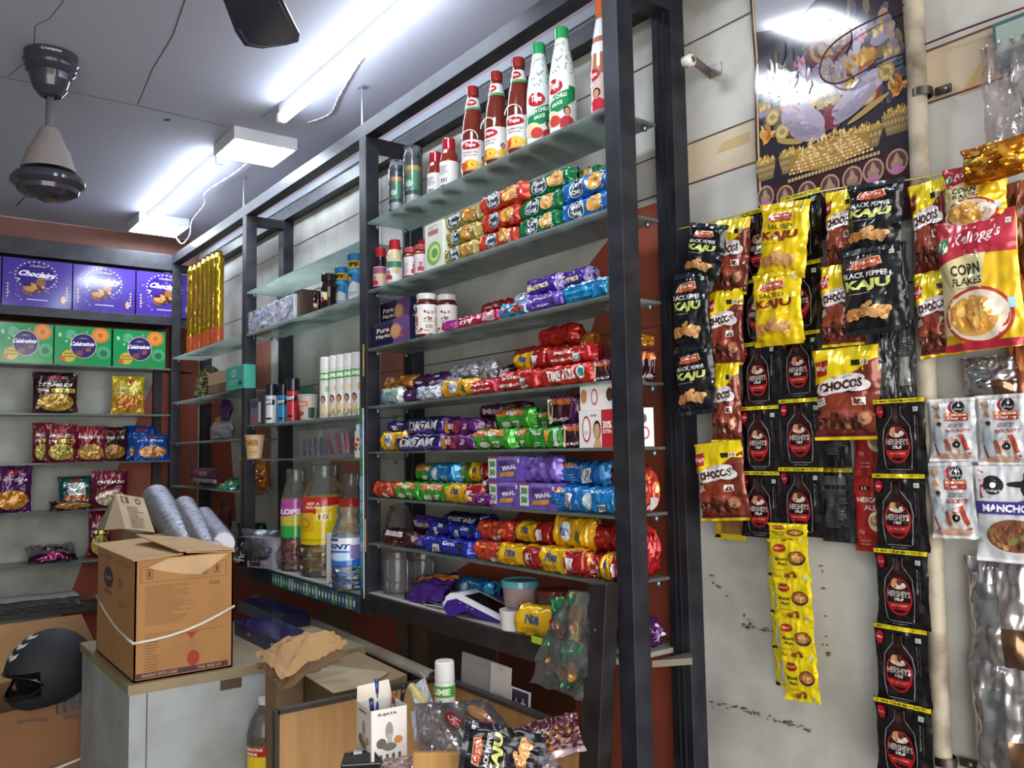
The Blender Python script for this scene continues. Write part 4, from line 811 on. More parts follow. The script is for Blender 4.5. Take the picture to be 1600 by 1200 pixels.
def roll(key, z, L, R, label, y=1.50, lvl=0, hs=1.0, rz=0, name='biscuit_pack', cat='biscuit pack', group=None, rx=0, seed=None):
    Lm, dy, dz, col, end, art, sq = RK[key]; sd = len(ROLL) % 3 if seed is None else seed
    k = key+str(sd)
    if k not in ROLL: ROLL[k] = rollpack(Lm, dy, dz, col, art(), end, seed=sd*3.1+len(key), sq=sq, wr=1.25).mesh(key)
    yf = y-dy/2; x0, x1 = X_at(L, yf, z+lvl+dz/2), X_at(R, yf, z+lvl+dz/2)
    o = bpy.data.objects.new(name, ROLL[k]); S.collection.objects.link(o)
    o.location = ((x0+x1)/2, y, z+lvl+.001); o.scale = ((x1-x0)/Lm, 1, hs); o.rotation_euler = (radians(rx), 0, radians(rz)); tag(o, label, cat, group); return o
g1 = 'foil biscuit rolls piled on the second shelf'
z = ZA[1]
for i, w in enumerate(('lowest', 'middle', 'topmost')):
    lv = i*.0585; ps_ = ((692, 742), (694, 744), (687, 750))[i]
    roll('gd_gold', z, *ps_, w+' of the three gold green biscuit rolls left of the red ones', lvl=lv, group=g1, y=1.5+.006*i)
    ps_ = ((745, 805), (750, 808), (746, 816))[i]
    roll('gd_red', z, *ps_, w+' of the three orange red biscuit rolls on the second shelf', lvl=lv, group=g1, y=1.5-.004*i)
    ps_ = ((808, 871), (808, 874), (815, 890))[i]
    roll('gd_green', z, *ps_, w+' of the three dark green foil biscuit rolls', lvl=lv, group=g1, y=1.5+.01*i)
    if i < 2: roll('gd_blue', z, 873, 951, ('lower', 'upper')[i]+' of the two bright blue foil biscuit rolls beside the tall post', lvl=lv, group=g1)
roll('gd_green', z, 868, 935, 'green biscuit roll lying behind on the top of the blue ones', lvl=.118, y=1.58, group=g1)
z = ZA[2]; g = 'flat packs on the third shelf'
roll('pinklong', z, 685, 783, 'long flat pink and red wafer pack at the shelf front beside the jars', hs=1.1, group=g, y=1.485)
roll('bluewhite', z, 778, 822, 'small pale blue and white wafer pack between the pink pack and the purple one', hs=1.2, group=g, y=1.485)
roll('purple', z, 818, 880, 'light purple pack at the shelf front, left of the long blue pack', hs=1.25, group=g, y=1.49)
roll('teal', z, 874, 951, 'long shiny sky blue pack next to the tall post', hs=1.15, group=g, y=1.49)
roll('darkred', z, 748, 797, 'dark red cookie pack lying behind the pink wafer pack', y=1.58, lvl=.035, hs=1.2, group=g)
roll('chocobrown', z, 745, 796, 'brown pack under the dark red cookie pack', y=1.575, group=g, hs=.7)
roll('purpleflow', z, 818, 872, 'purple creme biscuit pack lying on the lighter purple one', y=1.51, lvl=.053, rz=-4, group=g)
roll('purpleflow', z, 868, 918, 'purple and grey creme pack lying behind on the blue pack', y=1.53, lvl=.055, rz=-4, group=g, seed=2)
roll('silverblue', z, 800, 830, 'small silvery pack squeezed behind the purple creme pack', y=1.56, lvl=.04, group=g)
z = ZA[3]; g = 'small packs heaped on the fourth shelf'
roll('golden', z, 597, 641, 'golden brown crumpled pack at the left post on the fourth shelf', y=1.55, lvl=.05, group=g)
roll('whitegreen', z, 594, 622, 'small white and green pack below the golden brown one', y=1.49, hs=1.2, group=g)
roll('purplebrown', z, 640, 696, 'deep purple crumpled pack on top of the heap, right of the golden one', y=1.56, lvl=.04, hs=1.2, group=g)
roll('purplebrown', z, 628, 668, 'deep purple pack under the heap beside the white crumpled wrapper', y=1.51, group=g, seed=1)
roll('silverblue', z, 648, 681, 'crumpled white and purple wrapper at the shelf front', y=1.475, hs=.95, group=g)
roll('silverblue', z, 698, 738, 'blue and white crumpled pack on top of the heap', y=1.58, lvl=.07, group=g, seed=0)
roll('silverblue', z, 728, 768, 'grey silver wrapper lying behind the yellow pack', y=1.62, lvl=.05, hs=1.6, group=g, seed=2)
roll('silverblue', z, 681, 712, 'pale silver wrapper left of the yellow pack', y=1.53, lvl=.0, hs=1.4, group=g, seed=1)
roll('yellow', z, 686, 738, 'round yellow pack at the front of the fourth shelf', y=1.487, hs=.95, group=g)
roll('pinkred', z, 730, 775, 'small bright red pack right of the round yellow pack', y=1.48, hs=1.05, group=g)
roll('red', z, 772, 838, 'red biscuit pack with a white barcode patch at the shelf front', y=1.487, hs=1.15, group=g)
roll('timepass', z, 842, 924, 'orange red roll with white lettering at the shelf front', y=1.485, hs=1.1, group=g)
roll('yellowred', z, 797, 857, 'yellow pack lying on the red pack with the barcode patch', y=1.52, lvl=.057, rz=-5, group=g, hs=.9)
roll('red', z, 852, 922, 'red roll lying on the orange red roll with white lettering', y=1.50, lvl=.056, group=g, seed=1)
roll('redplain', z, 800, 872, 'plain red pack behind and above the yellow one', y=1.58, lvl=.09, group=g)
roll('redplain', z, 838, 893, 'topmost dark red pack with white barcodes, crowning the fourth shelf heap', y=1.57, lvl=.125, hs=1.2, group=g, seed=1)
roll('golden', z, 880, 915, 'orange foil pack end behind the topmost dark red pack', y=1.61, lvl=.10, group=g, seed=1)
roll('bourbon', z, 921, 957, 'small brown pack with a cream seal standing at the tall post', y=1.50, hs=.75, group=g)
roll('chocobrown', z, 776, 800, 'dark brown box end behind the yellow pack', y=1.56, lvl=.0, hs=1.7, group=g, seed=1)
z = ZA[4]; g = 'biscuit packs on the eye level shelf'
roll('yellow', z, 592, 630, 'yellow and orange pack at the left end of the eye level shelf', y=1.485, hs=1.15, group=g)
roll('oreo', z, 602, 642, 'small blue pack on top of the yellow one at the left end', y=1.52, lvl=.07, hs=.75, group=g)
roll('navy', z, 613, 690, 'lower dark blue and violet pack with slanted white letters', y=1.49, hs=1.1, group=g)
roll('navy', z, 630, 694, 'upper dark blue pack with a shiny violet end', y=1.51, lvl=.055, hs=1.1, group=g, seed=1)
roll('moms', z, 686, 742, 'lower purple cookie pack with an orange edge', y=1.485, group=g)
roll('moms', z, 691, 745, 'upper purple cookie pack with an orange edge', y=1.50, lvl=.049, group=g, seed=1)
roll('momsback', z, 735, 775, 'plain purple pack right of the two with orange edges', y=1.54, lvl=.045, group=g)
roll('momsback', z, 745, 818, 'dark purple pack lying on top at the back', y=1.58, lvl=.095, group=g, seed=1)
roll('crackle', z, 733, 797, 'bright green roll with an orange top at the shelf front', y=1.488, group=g)
roll('crackle', z, 770, 826, 'green roll lying on top of the other green ones', y=1.53, lvl=.058, hs=1.05, group=g, seed=1)
roll('crackle', z, 792, 826, 'crumpled green pack end in the middle of the green ones', y=1.51, group=g, seed=2)
roll('crackle', z, 824, 862, 'green pack lying behind the flat green one', y=1.57, lvl=.055, hs=.9, group=g, seed=0)
roll('greenbox', z, 825, 876, 'flat green biscuit pack with square crackers printed on it', y=1.485, group=g)
roll('bourbon', z, 874, 909, 'lower brown and purple biscuit pack with a cream seal', y=1.49, hs=.85, group=g)
roll('bourbon', z, 852, 894, 'upper brown and purple biscuit pack with a cream seal', y=1.51, lvl=.066, hs=1.0, group=g, seed=1)
roll('momsback', z, 891, 914, 'purple pack end beside the upper brown and purple pack', y=1.53, lvl=.07, hs=1.5, group=g, seed=2)
z = ZA[5]; g = 'biscuit packs on the sixth shelf'
roll('orangered', z, 581, 613, 'orange red roll end at the left post on the sixth shelf', y=1.49, group=g)
roll('crackle', z, 611, 654, 'green roll with a red cream picture, second from the left post', y=1.488, group=g, seed=1)
roll('crackle', z, 650, 698, 'plain green roll end right of the green and red one', y=1.488, group=g, seed=2)
roll('yellowred', z, 692, 752, 'yellow roll with a red end in front of the green ones', y=1.487, group=g, seed=1)
roll('moms', z, 722, 768, 'flat purple and white pack lying in front of the yellow roll', y=1.468, hs=.75, group=g, seed=2)
roll('crackle', z, 646, 688, 'green and red roll lying on top, leftmost of the second layer', y=1.54, lvl=.06, group=g)
roll('bluefoil', z, 668, 708, 'blue roll lying on top of the green ones', y=1.52, lvl=.06, group=g)
roll('crackle', z, 700, 732, 'plain green pack end in the second layer', y=1.55, lvl=.06, group=g, seed=2)
roll('yellowred', z, 730, 764, 'yellow and brown pack on top, beside the lilac boxes', y=1.54, lvl=.065, group=g, seed=0)
roll('chocobrown', z, 750, 766, 'small brown pack between the yellow roll and the lilac boxes', y=1.50, lvl=.03, group=g, seed=2)
roll('blueroll', z, 859, 904, 'lower left blue roll with an orange picture', y=1.485, hs=1.05, group=g)
roll('bluefoil', z, 900, 961, 'lower right blue foil roll touching the tall post', y=1.485, hs=1.05, group=g, seed=1)
roll('blueroll', z, 845, 880, 'upper blue roll end beside the lilac pack', y=1.56, lvl=.066, hs=1.1, group=g, seed=1)
roll('blueroll', z, 873, 941, 'upper blue roll with a white barcode panel', y=1.53, lvl=.064, hs=1.05, group=g, seed=2)
roll('yellowred', z, 938, 966, 'red pack with a yellow edge behind the blue rolls', y=1.58, lvl=.06, group=g, seed=2)
z = ZA[6]; g = 'family packs on the lowest shelf'
roll('chocobrown', z, 592, 642, 'dark brown pack with a white label at the left end of the lowest shelf', y=1.49, hs=1.1, group=g)
roll('lilac', z, 632, 690, 'lilac crumpled pack right of the dark brown pack', y=1.51, group=g)
roll('oreo', z, 654, 734, 'front blue cookie pack with a white barcode', y=1.487, hs=1.1, group=g)
roll('purpleflow', z, 640, 700, 'dark purple pack lying behind on the lilac one', y=1.57, lvl=.05, group=g)
roll('oreo', z, 668, 702, 'small blue pack just above the front blue cookie pack', y=1.53, lvl=.05, group=g, seed=0)
roll('oreo', z, 696, 746, 'upper blue cookie pack lying on the front one', y=1.52, lvl=.05, group=g, seed=2)
roll('navy', z, 690, 752, 'dark navy pack at the back of the lowest shelf', y=1.60, lvl=.07, group=g, seed=2)
roll('orangered', z, 737, 791, 'lower orange red pack with a white patch', y=1.487, group=g)
roll('orangered', z, 744, 790, 'upper orange red pack with a white patch', y=1.52, lvl=.058, group=g, seed=2)
roll('yellowred', z, 775, 846, 'yellow and red family pack with a barcode, lower layer', y=1.485, rz=4, group=g, seed=0)
roll('yellowred', z, 802, 860, 'yellow and red family pack, upper layer middle', y=1.53, lvl=.062, group=g, seed=1)
roll('orangered', z, 785, 810, 'orange pack end between the upper packs', y=1.55, lvl=.06, group=g, seed=1)
roll('yellow', z, 860, 918, 'big golden yellow pack standing on end on the upper layer', y=1.52, lvl=.062, hs=1.45, group=g, seed=1)
roll('yellowred', z, 838, 914, 'yellow and red family pack with a blue patch at the front', y=1.482, hs=1.1, group=g, seed=2)
roll('red', z, 906, 946, 'dark red pack with a navy barcode panel near the post', y=1.50, hs=1.2, group=g, seed=2)
roll('yellowred', z, 935, 968, 'yellow and red pack half hidden by the tall post', y=1.487, hs=1.1, group=g, seed=1)
roll('redplain', z, 917, 966, 'plain red pack on the upper layer beside the tall post', y=1.54, lvl=.062, hs=1.3, group=g, seed=2)
roll('redplain', z, 860, 900, 'red pack at the back under the golden yellow one', y=1.6, lvl=.05, hs=1.1, group=g, seed=0)
# things that show in the slot between the two right hand posts
g = 'goods showing between the two right hand posts'
def slot(key, i, label, hs, y=1.575, L=.07, lvl=0, sd=0):
    Lm, dy, dz = RK[key][:3]; k = key+str(sd)
    if k not in ROLL: ROLL[k] = rollpack(Lm, dy, dz, RK[key][3], RK[key][5](), RK[key][4], seed=sd*3.1+len(key), sq=RK[key][6], wr=1.25).mesh(key)
    o = bpy.data.objects.new('biscuit_pack', ROLL[k]); S.collection.objects.link(o); zz = ZA[i] if i < 7 else .985
    o.location = (-1.575, y, zz+lvl+.001); o.rotation_euler.z = pi/2; o.scale = (.10/Lm, .09/dy, hs); tag(o, label, 'biscuit pack', g)
slot('bourbon', 3, 'purple and brown pack seen in the slot between the right hand posts', 1.1)
slot('golden', 3, 'gold foil top above the purple pack in the slot between the posts', .7, lvl=.085)
slot('orangered', 5, 'orange foil packs glinting in the slot between the right hand posts', 2.0, lvl=.0)
slot('redplain', 6, 'red pack low in the slot between the right hand posts', 2.6, sd=1)
slot('purplebrown', 7, 'maroon packet on the ledge in the slot between the posts', 1.5)
# boxes
def bx(name, w, d, h, col, art, L, R, y, z, label, cat, group=None, kind='card', **k):
    x0, x1 = X_at(L, y-d/2, z+h/2), X_at(R, y-d/2, z+h/2); w = x1-x0
    return boxpack(w, d, h, col, art, kind=kind, **k).obj(name, None, label, cat, group, loc=((x0+x1)/2, y, z+.0005), bevel=.0012)
def A_pure(): return Art().rect(-1, .7, 1, 1, '2a2450').rect(.15, -1, 1, 1, '6a4a84').ell(.3, 0, .3, .62, 'c08a5a').ell(.3, 0, .22, .46, 'd0a070').text('Pure', -.42, .3, .7, .4, 'e4d8b8', bold=.03).text('Magic', -.42, -.25, .8, .42, 'e4d8b8', bold=.03).blobs(.75, 0, .2, .7, 6, .09, ['8a3a5a', 'c05a7a'], 2, 1.6)
g = 'boxes of cookies at the left end of the third shelf'
bx('cookie_box', .2, .06, .088, '1e1a44', A_pure(), 583, 639, 1.49, ZA[2], 'lower dark blue and violet cookie box beside the white capped jars', 'box', g, kind='gloss')
bx('cookie_box', .2, .06, .088, '1e1a44', A_pure(), 594, 640, 1.55, ZA[2]+.0885, 'upper dark blue and violet cookie box beside the white capped jars', 'box', g, kind='gloss')
def A_gol(): return Art().rect(-1, .7, 1, 1, '8a72c4').rect(-.95, -.75, -.45, .82, 'dce8dc').text('50', -.7, .38, .36, .5, '1f7a48', bold=.06).text('50', -.7, -.3, .36, .5, '1f7a48', bold=.06).rect(-.95, .82, -.35, .97, 'b03040').text('GOL', .0, .42, .6, .36, '3a2a60', rot=12, bold=.06).text('MAAL', .35, .12, .85, .36, 'eae4f4', rot=14, bold=.06).poly([(-.3, -.65), (.1, -.6), (.2, -.25), (-.2, -.3)], 'c88c34').poly([(.15, -.6), (.6, -.55), (.65, -.2), (.2, -.25)], 'd89c40').rect(.82, .5, .95, .8, 'e8e8e8')
g = 'lilac biscuit boxes in stacks'
bx('biscuit_box', .16, .055, .073, '6e54b0', A_gol(), 765, 811, 1.482, ZA[5], 'lower left lilac biscuit box of the group', 'box', g, kind='foil')
bx('biscuit_box', .16, .055, .073, '6e54b0', A_gol(), 812, 869, 1.482, ZA[5], 'lower right lilac biscuit box of the group', 'box', g, kind='foil')
bx('biscuit_box', .16, .055, .073, '6e54b0', A_gol(), 763, 814, 1.49, ZA[5]+.074, 'upper left lilac biscuit box of the group', 'box', g, kind='foil')
roll('lilac', ZA[5], 808, 868, 'crumpled upper right lilac biscuit pack, its print turned away', y=1.50, lvl=.074, hs=1.6, group=g, seed=1)
def A_obox(t=0):
    a = Art().rect(.35, -1, 1, 1, 'b02028').text('30%', .68, .2, .5, .4, 'f0e4e0', bold=.04).text('EXTRA', .68, -.15, .5, .2, 'f0e4e0')
    a.ell(-.55, 0, .26, .72, 'a82830').ell(-.55, 0, .2, .6, 'e8e4e0').lines(-.68, -.3, -.42, -.05, 3, '6a6a70').ell(.08, -.05, .22, .5, '241818').ell(.08, -.12, .17, .4, 'c8966c').poly([(-.15, -1), (.35, -1), (.25, -.5), (.0, -.55)], 'c8966c').text('soap', -.1, .7, .4, .14, '8a5a5a'); return a
def A_ring(): return Art().ell(-.75, .1, .2, .55, 'b87a50').ell(-.1, 0, .2, .62, 'a83a3a').ell(-.1, 0, .14, .5, 'e0dcd8').ell(.8, .1, .2, .5, '4a2a20')
g = 'white and red cartons by the tall post'
bx('soap_carton', .14, .07, .095, 'dedad6', A_obox(), 905, 958, 1.49, ZA[4], 'lower white carton with a red end and red oval ring', 'box', g)
bx('soap_carton', .14, .07, .068, 'dedad6', A_ring(), 906, 958, 1.50, ZA[4]+.0955, 'upper white carton with a red oval ring', 'box', g)
o = boxpack(.09, .06, .1, 'b02028', Art().rect(-.1, -1, 1, 1, 'dedad6').ell(.45, -.3, .3, .34, 'a82830').ell(.45, -.3, .2, .24, 'e8e4e0').ell(.4, .45, .2, .25, '3a2420').text('%', -.6, .3, .3, .3, 'f0e4e0')).obj('soap_carton', None, 'white and red carton seen in the slot between the right hand posts', 'box', g, loc=(-1.572, 1.57, ZA[4]+.001)); o.rotation_euler.z = radians(60)

# ---------------------------------------------------------------- bottles, jars and cans
def stand(name, parts, px, y, z, label, cat, group=None, rz=None, sc=1, proto_=[{}]):
    """parts: [(part name, MB or mesh, label)]; the object turns so that its print faces the shop"""
    x = X_at(px, y, z+.05); e = empty(name, (x, y, z+.0005), label, cat, group)
    e.rotation_euler.z = rz if rz is not None else atan2(-x, y)*-1*.0 + radians(28); e.scale = (sc, sc, sc)
    for n_, m_, l_ in parts:
        o = bpy.data.objects.new(n_, m_); S.collection.objects.link(o); o.parent = e; tag(o, l_)
    return e
PT = {}
def parts_of(key, fn):
    if key not in PT: PT[key] = [(n_, b.mesh(key+'_'+n_), l_) for n_, b, l_ in fn()]
    return PT[key]
def rib_cap(r, z0, z1, m, n=40):
    mb = MB(); mb.lathe([(r*.98, z0), (r, z0+.002), (r, z1-.003), (r*.93, z1), (.0001, z1)], m, 28)
    for i in range(n):
        a = 2*pi*i/n; c_, s_ = cos(a), sin(a); mb.add([((r+.0006)*cos(a-.04), (r+.0006)*sin(a-.04), z0+.002), ((r+.0006)*cos(a+.04), (r+.0006)*sin(a+.04), z0+.002), ((r+.0006)*cos(a+.04), (r+.0006)*sin(a+.04), z1-.004), ((r+.0006)*cos(a-.04), (r+.0006)*sin(a-.04), z1-.004)], [(0, 1, 2, 3)], m)
    return mb
def ketchup():
    pr = [(.0001, 0), (.034, 0), (.037, .004), (.0375, .012), (.037, .11), (.036, .14), (.031, .185), (.024, .225), (.0185, .255), (.0165, .275), (.0165, .285)]
    b = MB(); b.lathe(pr, mat('68261a', 'gloss'), 28)
    l = MB(); band(l, pr, .016, .112, mat('dcdcda', 'gloss'))
    wrap_art(l, Art().ell(-.1, .62, .52, .26, 'a82026').text('Tops', -.1, .62, .6, .3, 'f0e8e8', slant=.05, bold=.04).text('TOMATO', -.1, .17, .9, .13, '8a5a50').text('ketchup', -.1, -.02, .7, .13, '8a5a50').rect(-.95, -.98, 1, -.9, 'c89a28').ell(-.1, -.62, .5, .32, 'e0b43c').ell(-.55, -.7, .32, .26, 'c04a2c').blobs(-.3, -.6, .5, .2, 8, .1, ['d86a34', 'e8c060'], 3).person(.68, -.42, .26, .42, 'e0b43c'), pr, .016, .112, 'gloss', 88, off0=.0006)
    l2 = MB(); band(l2, pr, .212, .25, mat('d8dcd8', 'gloss')); wrap_art(l2, Art().rect(-1, -1, 1, -.6, '4a9a64').ell(-.1, .15, .5, .6, 'a82026').text('Tops', -.1, .15, .6, .6, 'f0e8e8'), pr, .212, .25, 'gloss', 88, off0=.0006)
    r = MB(); r.tube([(.028*cos(t)*.9-.006, -.0375-.002+.012*(1-1), .113+.028*sin(t)) for t in [pi*i/14 for i in range(15)]], .0016, mat('e8e8e8', 'gloss'), 6)
    return [('bottle', b, 'brown ketchup bottle'), ('label', l, None), ('neck_label', l2, None), ('cap', rib_cap(.019, .262, .29, mat('8e2a28', 'gloss')), 'dull red ribbed cap'), ('handle_ring', r, None)]
def chilli():
    pr = [(.0001, 0), (.034, 0), (.0365, .004), (.037, .12), (.035, .16), (.029, .2), (.022, .24), (.018, .262), (.017, .27)]
    b = MB(); b.lathe(pr, mat('d4dcd8', 'gloss'), 28); rr = random.Random(4); a = Art()
    for i in range(34):
        u, v = rr.uniform(-.95, .95), rr.uniform(.2, .95); q = rr.uniform(0, 360); a.ell(u, v, .13, .045, '2c6a4c', a0=q, a1=q+150, inner=.72, n=8)
    a.poly([(-1, -.42), (1, -.05), (1, -.32), (.2, -.6), (-1, -.75)], '1f7a4c').ell(-.1, -.05, .42, .16, 'a82026').text('Tops', -.1, -.05, .5, .19, 'f0e8e8', slant=.05, bold=.04).text('GREEN CHILLI', -.05, -.31, 1.1, .09, 'e4ece4', rot=8, bold=.03).text('SAUCE', .05, -.44, .5, .08, 'e4ece4', rot=8, bold=.03)
    a.ell(-.35, -.72, .5, .16, 'd8c89c').ell(-.1, -.8, .3, .12, 'b8403a').person(.5, -.72, .34, .24, 'a8323c').rect(.6, -.3, .9, -.05, '1f7a4c')
    wrap_art(b, a, pr, .004, .255, 'gloss', 92)
    return [('bottle', b, 'white bottle printed with green chillies'), ('cap', rib_cap(.0195, .262, .295, mat('2f9a5c', 'gloss')), 'bright green ribbed cap')]
def orangesauce():
    pr = [(.0001, 0), (.034, 0), (.0365, .004), (.037, .12), (.034, .16), (.027, .21), (.02, .25), (.017, .27)]
    b = MB(); b.lathe(pr, mat('a86a4a', 'gloss'), 28); band(b, pr, .2, .25, mat('dcdcdc', 'gloss')); band(b, pr, .155, .185, mat('dcdcdc', 'gloss')); band(b, pr, .004, .1, mat('c8b0a8', 'gloss'))
    wrap_art(b, Art().ell(-.4, .3, .4, .2, 'a82026').text('Tops', -.4, .3, .5, .22, 'f0e8e8').text('BAR', -.5, -.05, .4, .12, 'e8dcd0').person(-.2, -.55, .4, .4, 'b82a3c'), pr, .004, .15, 'gloss', 90, off0=.0007)
    return [('bottle', b, 'brown and white sauce bottle'), ('cap', rib_cap(.0195, .262, .3, mat('dc6a1c', 'gloss')), 'orange cap')]
def smallsauce(body='7a2a1c', cap='a8202a', labc='dcd8d8', twohue=None):
    def f():
        pr = [(.0001, 0), (.025, 0), (.0275, .004), (.0275, .085), (.024, .105), (.016, .122), (.015, .135)]
        b = MB(); b.lathe(pr, mat(body, 'gloss'), 24); l = MB(); band(l, pr, .01, .08, mat(labc, 'card'))
        wrap_art(l, Art().lines(-.6, -.1, .4, .7, 7, '8a8488').code(-.1, -.6, .35, .25) if not twohue else Art().rect(-1, .3, 1, .9, twohue).person(-.2, -.4, .4, .45, 'b02838').ell(.5, .0, .3, .3, 'c8b080'), pr, .01, .08, 'card', 85, off0=.0006)
        return [('bottle', b, None), ('label', l, None), ('cap', rib_cap(.0185, .118, .152, mat(cap, 'gloss')), 'red shrink wrapped cap')]
    return f
def canister():
    pr = [(.0001, 0), (.026, 0), (.028, .003), (.028, .15), (.025, .158), (.0001, .16)]
    b = MB(); b.lathe(pr, mat('1c3a34', 'gloss'), 24); band(b, pr, .05, .115, mat('1f9a68', 'gloss')); band(b, pr, .115, .13, mat('d8a828', 'gloss')); band(b, pr, .008, .035, mat('b8bcc0', 'gloss'))
    wrap_art(b, Art().text('MAX', -.1, .4, .8, .3, 'c03048', bold=.05).ell(.1, -.4, .3, .25, 'e0e4e0').lines(-.7, -.95, .5, -.75, 2, 'c8d8d0'), pr, .045, .13, 'gloss', 80, off0=.0006)
    c = MB(); c.lathe([(.02, .161), (.022, .163), (.022, .178), (.0001, .18)], mat('1a2c34', 'gloss'), 20)
    w = MB(); w.lathe([(.029, -.0), (.0305, .01), (.0298, .06), (.0308, .12), (.0295, .165), (.024, .186), (.03, .195), (.012, .199), (.0001, .194)], mat('f4f8fa', 'film'), 20)
    return [('can', b, 'green and dark can with a yellow stripe'), ('cap', c, None), ('shrink_wrap', w, 'clear shrink wrap')]
g = 'bottles on the topmost shelf'; z = ZA[0]
for px, y, l in ((620, 1.49, 'front left of the two green cans in clear shrink wrap'), (645, 1.50, 'right and larger looking of the two green cans in clear wrap')):
    stand('spray_can', parts_of('canister', canister), px, y, z, l, 'can', g, sc=1.0 if px < 630 else 1.12)
stand('sauce_bottle', parts_of('ssr', smallsauce()), 681, 1.52, z, 'hinder small red capped sauce bottle on the topmost shelf', 'bottle', g, sc=1.1)
stand('sauce_bottle', parts_of('ssr', smallsauce()), 702, 1.50, z, 'front small red capped sauce bottle with a white back label', 'bottle', g, sc=1.15)
for px, l, r_ in ((740, 'leftmost tall ketchup bottle of the three', 20), (777, 'middle tall ketchup bottle of the three', -8), (812, 'rightmost tall ketchup bottle of the three', 8)):
    stand('ketchup_bottle', parts_of('ket', ketchup), px, 1.50, z, l, 'bottle', g, rz=radians(28+r_), sc=1.04)
stand('chilli_sauce_bottle', parts_of('chi', chilli), 844, 1.50, z, 'left white green capped chilli sauce bottle, partly behind the other one', 'bottle', g, rz=radians(45), sc=1.04)
stand('chilli_sauce_bottle', parts_of('chi', chilli), 880, 1.495, z, 'right white green capped chilli sauce bottle, fully in view', 'bottle', g, rz=radians(20), sc=1.04)
stand('sauce_bottle', parts_of('ora', orangesauce), 946, 1.50, z, 'orange capped sauce bottle half behind the tall post', 'bottle', g, rz=radians(28), sc=1.04)
g = 'small bottles on the second shelf'; z = ZA[1]
stand('sauce_bottle', parts_of('ssd', smallsauce('1c1014', 'a8202a', 'c8a8a8', '8a4a6a')), 595, 1.49, z, 'small dark sauce bottle with a red cap beside the middle post', 'bottle', g, sc=1.05)
stand('sauce_bottle', parts_of('ssb', smallsauce('c8b890', 'a8202a', 'd4d4d0', '3a7a5a')), 617, 1.49, z, 'small beige mayonnaise coloured bottle with a red cap', 'bottle', g, sc=1.1)
def spice():
    pr = [(.0001, 0), (.024, 0), (.026, .003), (.026, .085), (.02, .093)]
    b = MB(); b.lathe(pr, mat('8a4438', 'gloss'), 24); l = MB(); band(l, pr, .012, .078, mat('d8c8c8', 'card')); wrap_art(l, Art().rect(-1, .5, 1, 1, 'd4ccd0').lines(-.7, -.8, .2, .4, 7, '9a8a90').person(.6, -.3, .3, .5, 'b02a5a'), pr, .012, .078, 'card', 85, off0=.0006)
    return [('jar', b, None), ('label', l, None), ('lid', rib_cap(.0245, .094, .113, mat('b04a4a', 'gloss')), 'faded red lid')]
stand('spice_jar', parts_of('spi', spice), 643, 1.49, z, 'left spice jar with a faded red lid', 'jar', g)
stand('spice_jar', parts_of('spi', spice), 659, 1.50, z, 'right spice jar with a faded red lid, beside the green white box', 'jar', g, rz=radians(0))
stand('sauce_bottle', parts_of('ssr', smallsauce()), 643, 1.58, z, 'red capped bottle standing behind the left spice jar', 'bottle', g)
stand('sauce_bottle', parts_of('ssr', smallsauce()), 663, 1.58, z, 'red capped bottle standing behind the right spice jar', 'bottle', g, sc=1.1)
bx('noodle_box', .09, .08, .16, 'd8dccc', Art().ell(.0, -.3, .8, .5, '7ab04a').ell(.1, -.3, .55, .35, 'c8d890').ell(.1, -.3, .35, .2, '5a9a3c').rect(-.6, .5, .5, .7, 'b05a6a').lines(-.6, .75, .4, .95, 2, '8a8a80'), 664, 692, 1.51, z, 'white and green upright box left of the gold green rolls', 'box')
g = 'chutney jars with white lids'; z = ZA[2]
def chutney():
    pr = [(.0001, 0), (.034, 0), (.037, .004), (.037, .115), (.03, .128), (.03, .135)]
    b = MB(); b.lathe(pr, mat('4a1c12', 'gloss'), 28); l = MB(); band(l, pr, .012, .108, mat('dad8d4', 'card'))
    wrap_art(l, Art().ell(-.5, .65, .24, .26, '22242a').ell(-.5, .68, .06, .06, 'e8e8e8').rect(-.8, -.1, -.2, .2, 'c8502c').rect(-.8, -.4, -.2, -.1, 'a8342c').text('Chutney', -.5, -.25, .5, .16, 'f0e8e0').blobs(.45, .5, .28, .12, 12, .07, ['8a5a40', '5a2c20', 'b08060'], 2).blobs(.4, .05, .2, .12, 9, .07, ['8a5a40', '5a2c20'], 3).blobs(-.1, -.75, .6, .12, 12, .08, ['c8502c', '5a2c20', 'd89a60'], 5).code(.45, -.5, .26, .22).lines(.15, -.25, .8, -.05, 3, '9a9a98'), pr, .012, .108, 'card', 88, off0=.0006)
    return [('jar', b, 'jar of dark red chutney'), ('label', l, None), ('lid', rib_cap(.033, .126, .146, mat('cfcdca', 'gloss')), 'white lid')]
stand('chutney_jar', parts_of('chu', chutney), 650, 1.56, z, 'leftmost chutney jar, mostly behind its neighbour', 'jar', g)
stand('chutney_jar', parts_of('chu', chutney), 667, 1.495, z, 'foremost chutney jar with a white lid, in full view', 'jar', g, sc=1.05)
stand('chutney_jar', parts_of('chu', chutney), 698, 1.54, z, 'rightmost chutney jar, behind the long pink wafer pack', 'jar', g, rz=radians(10))
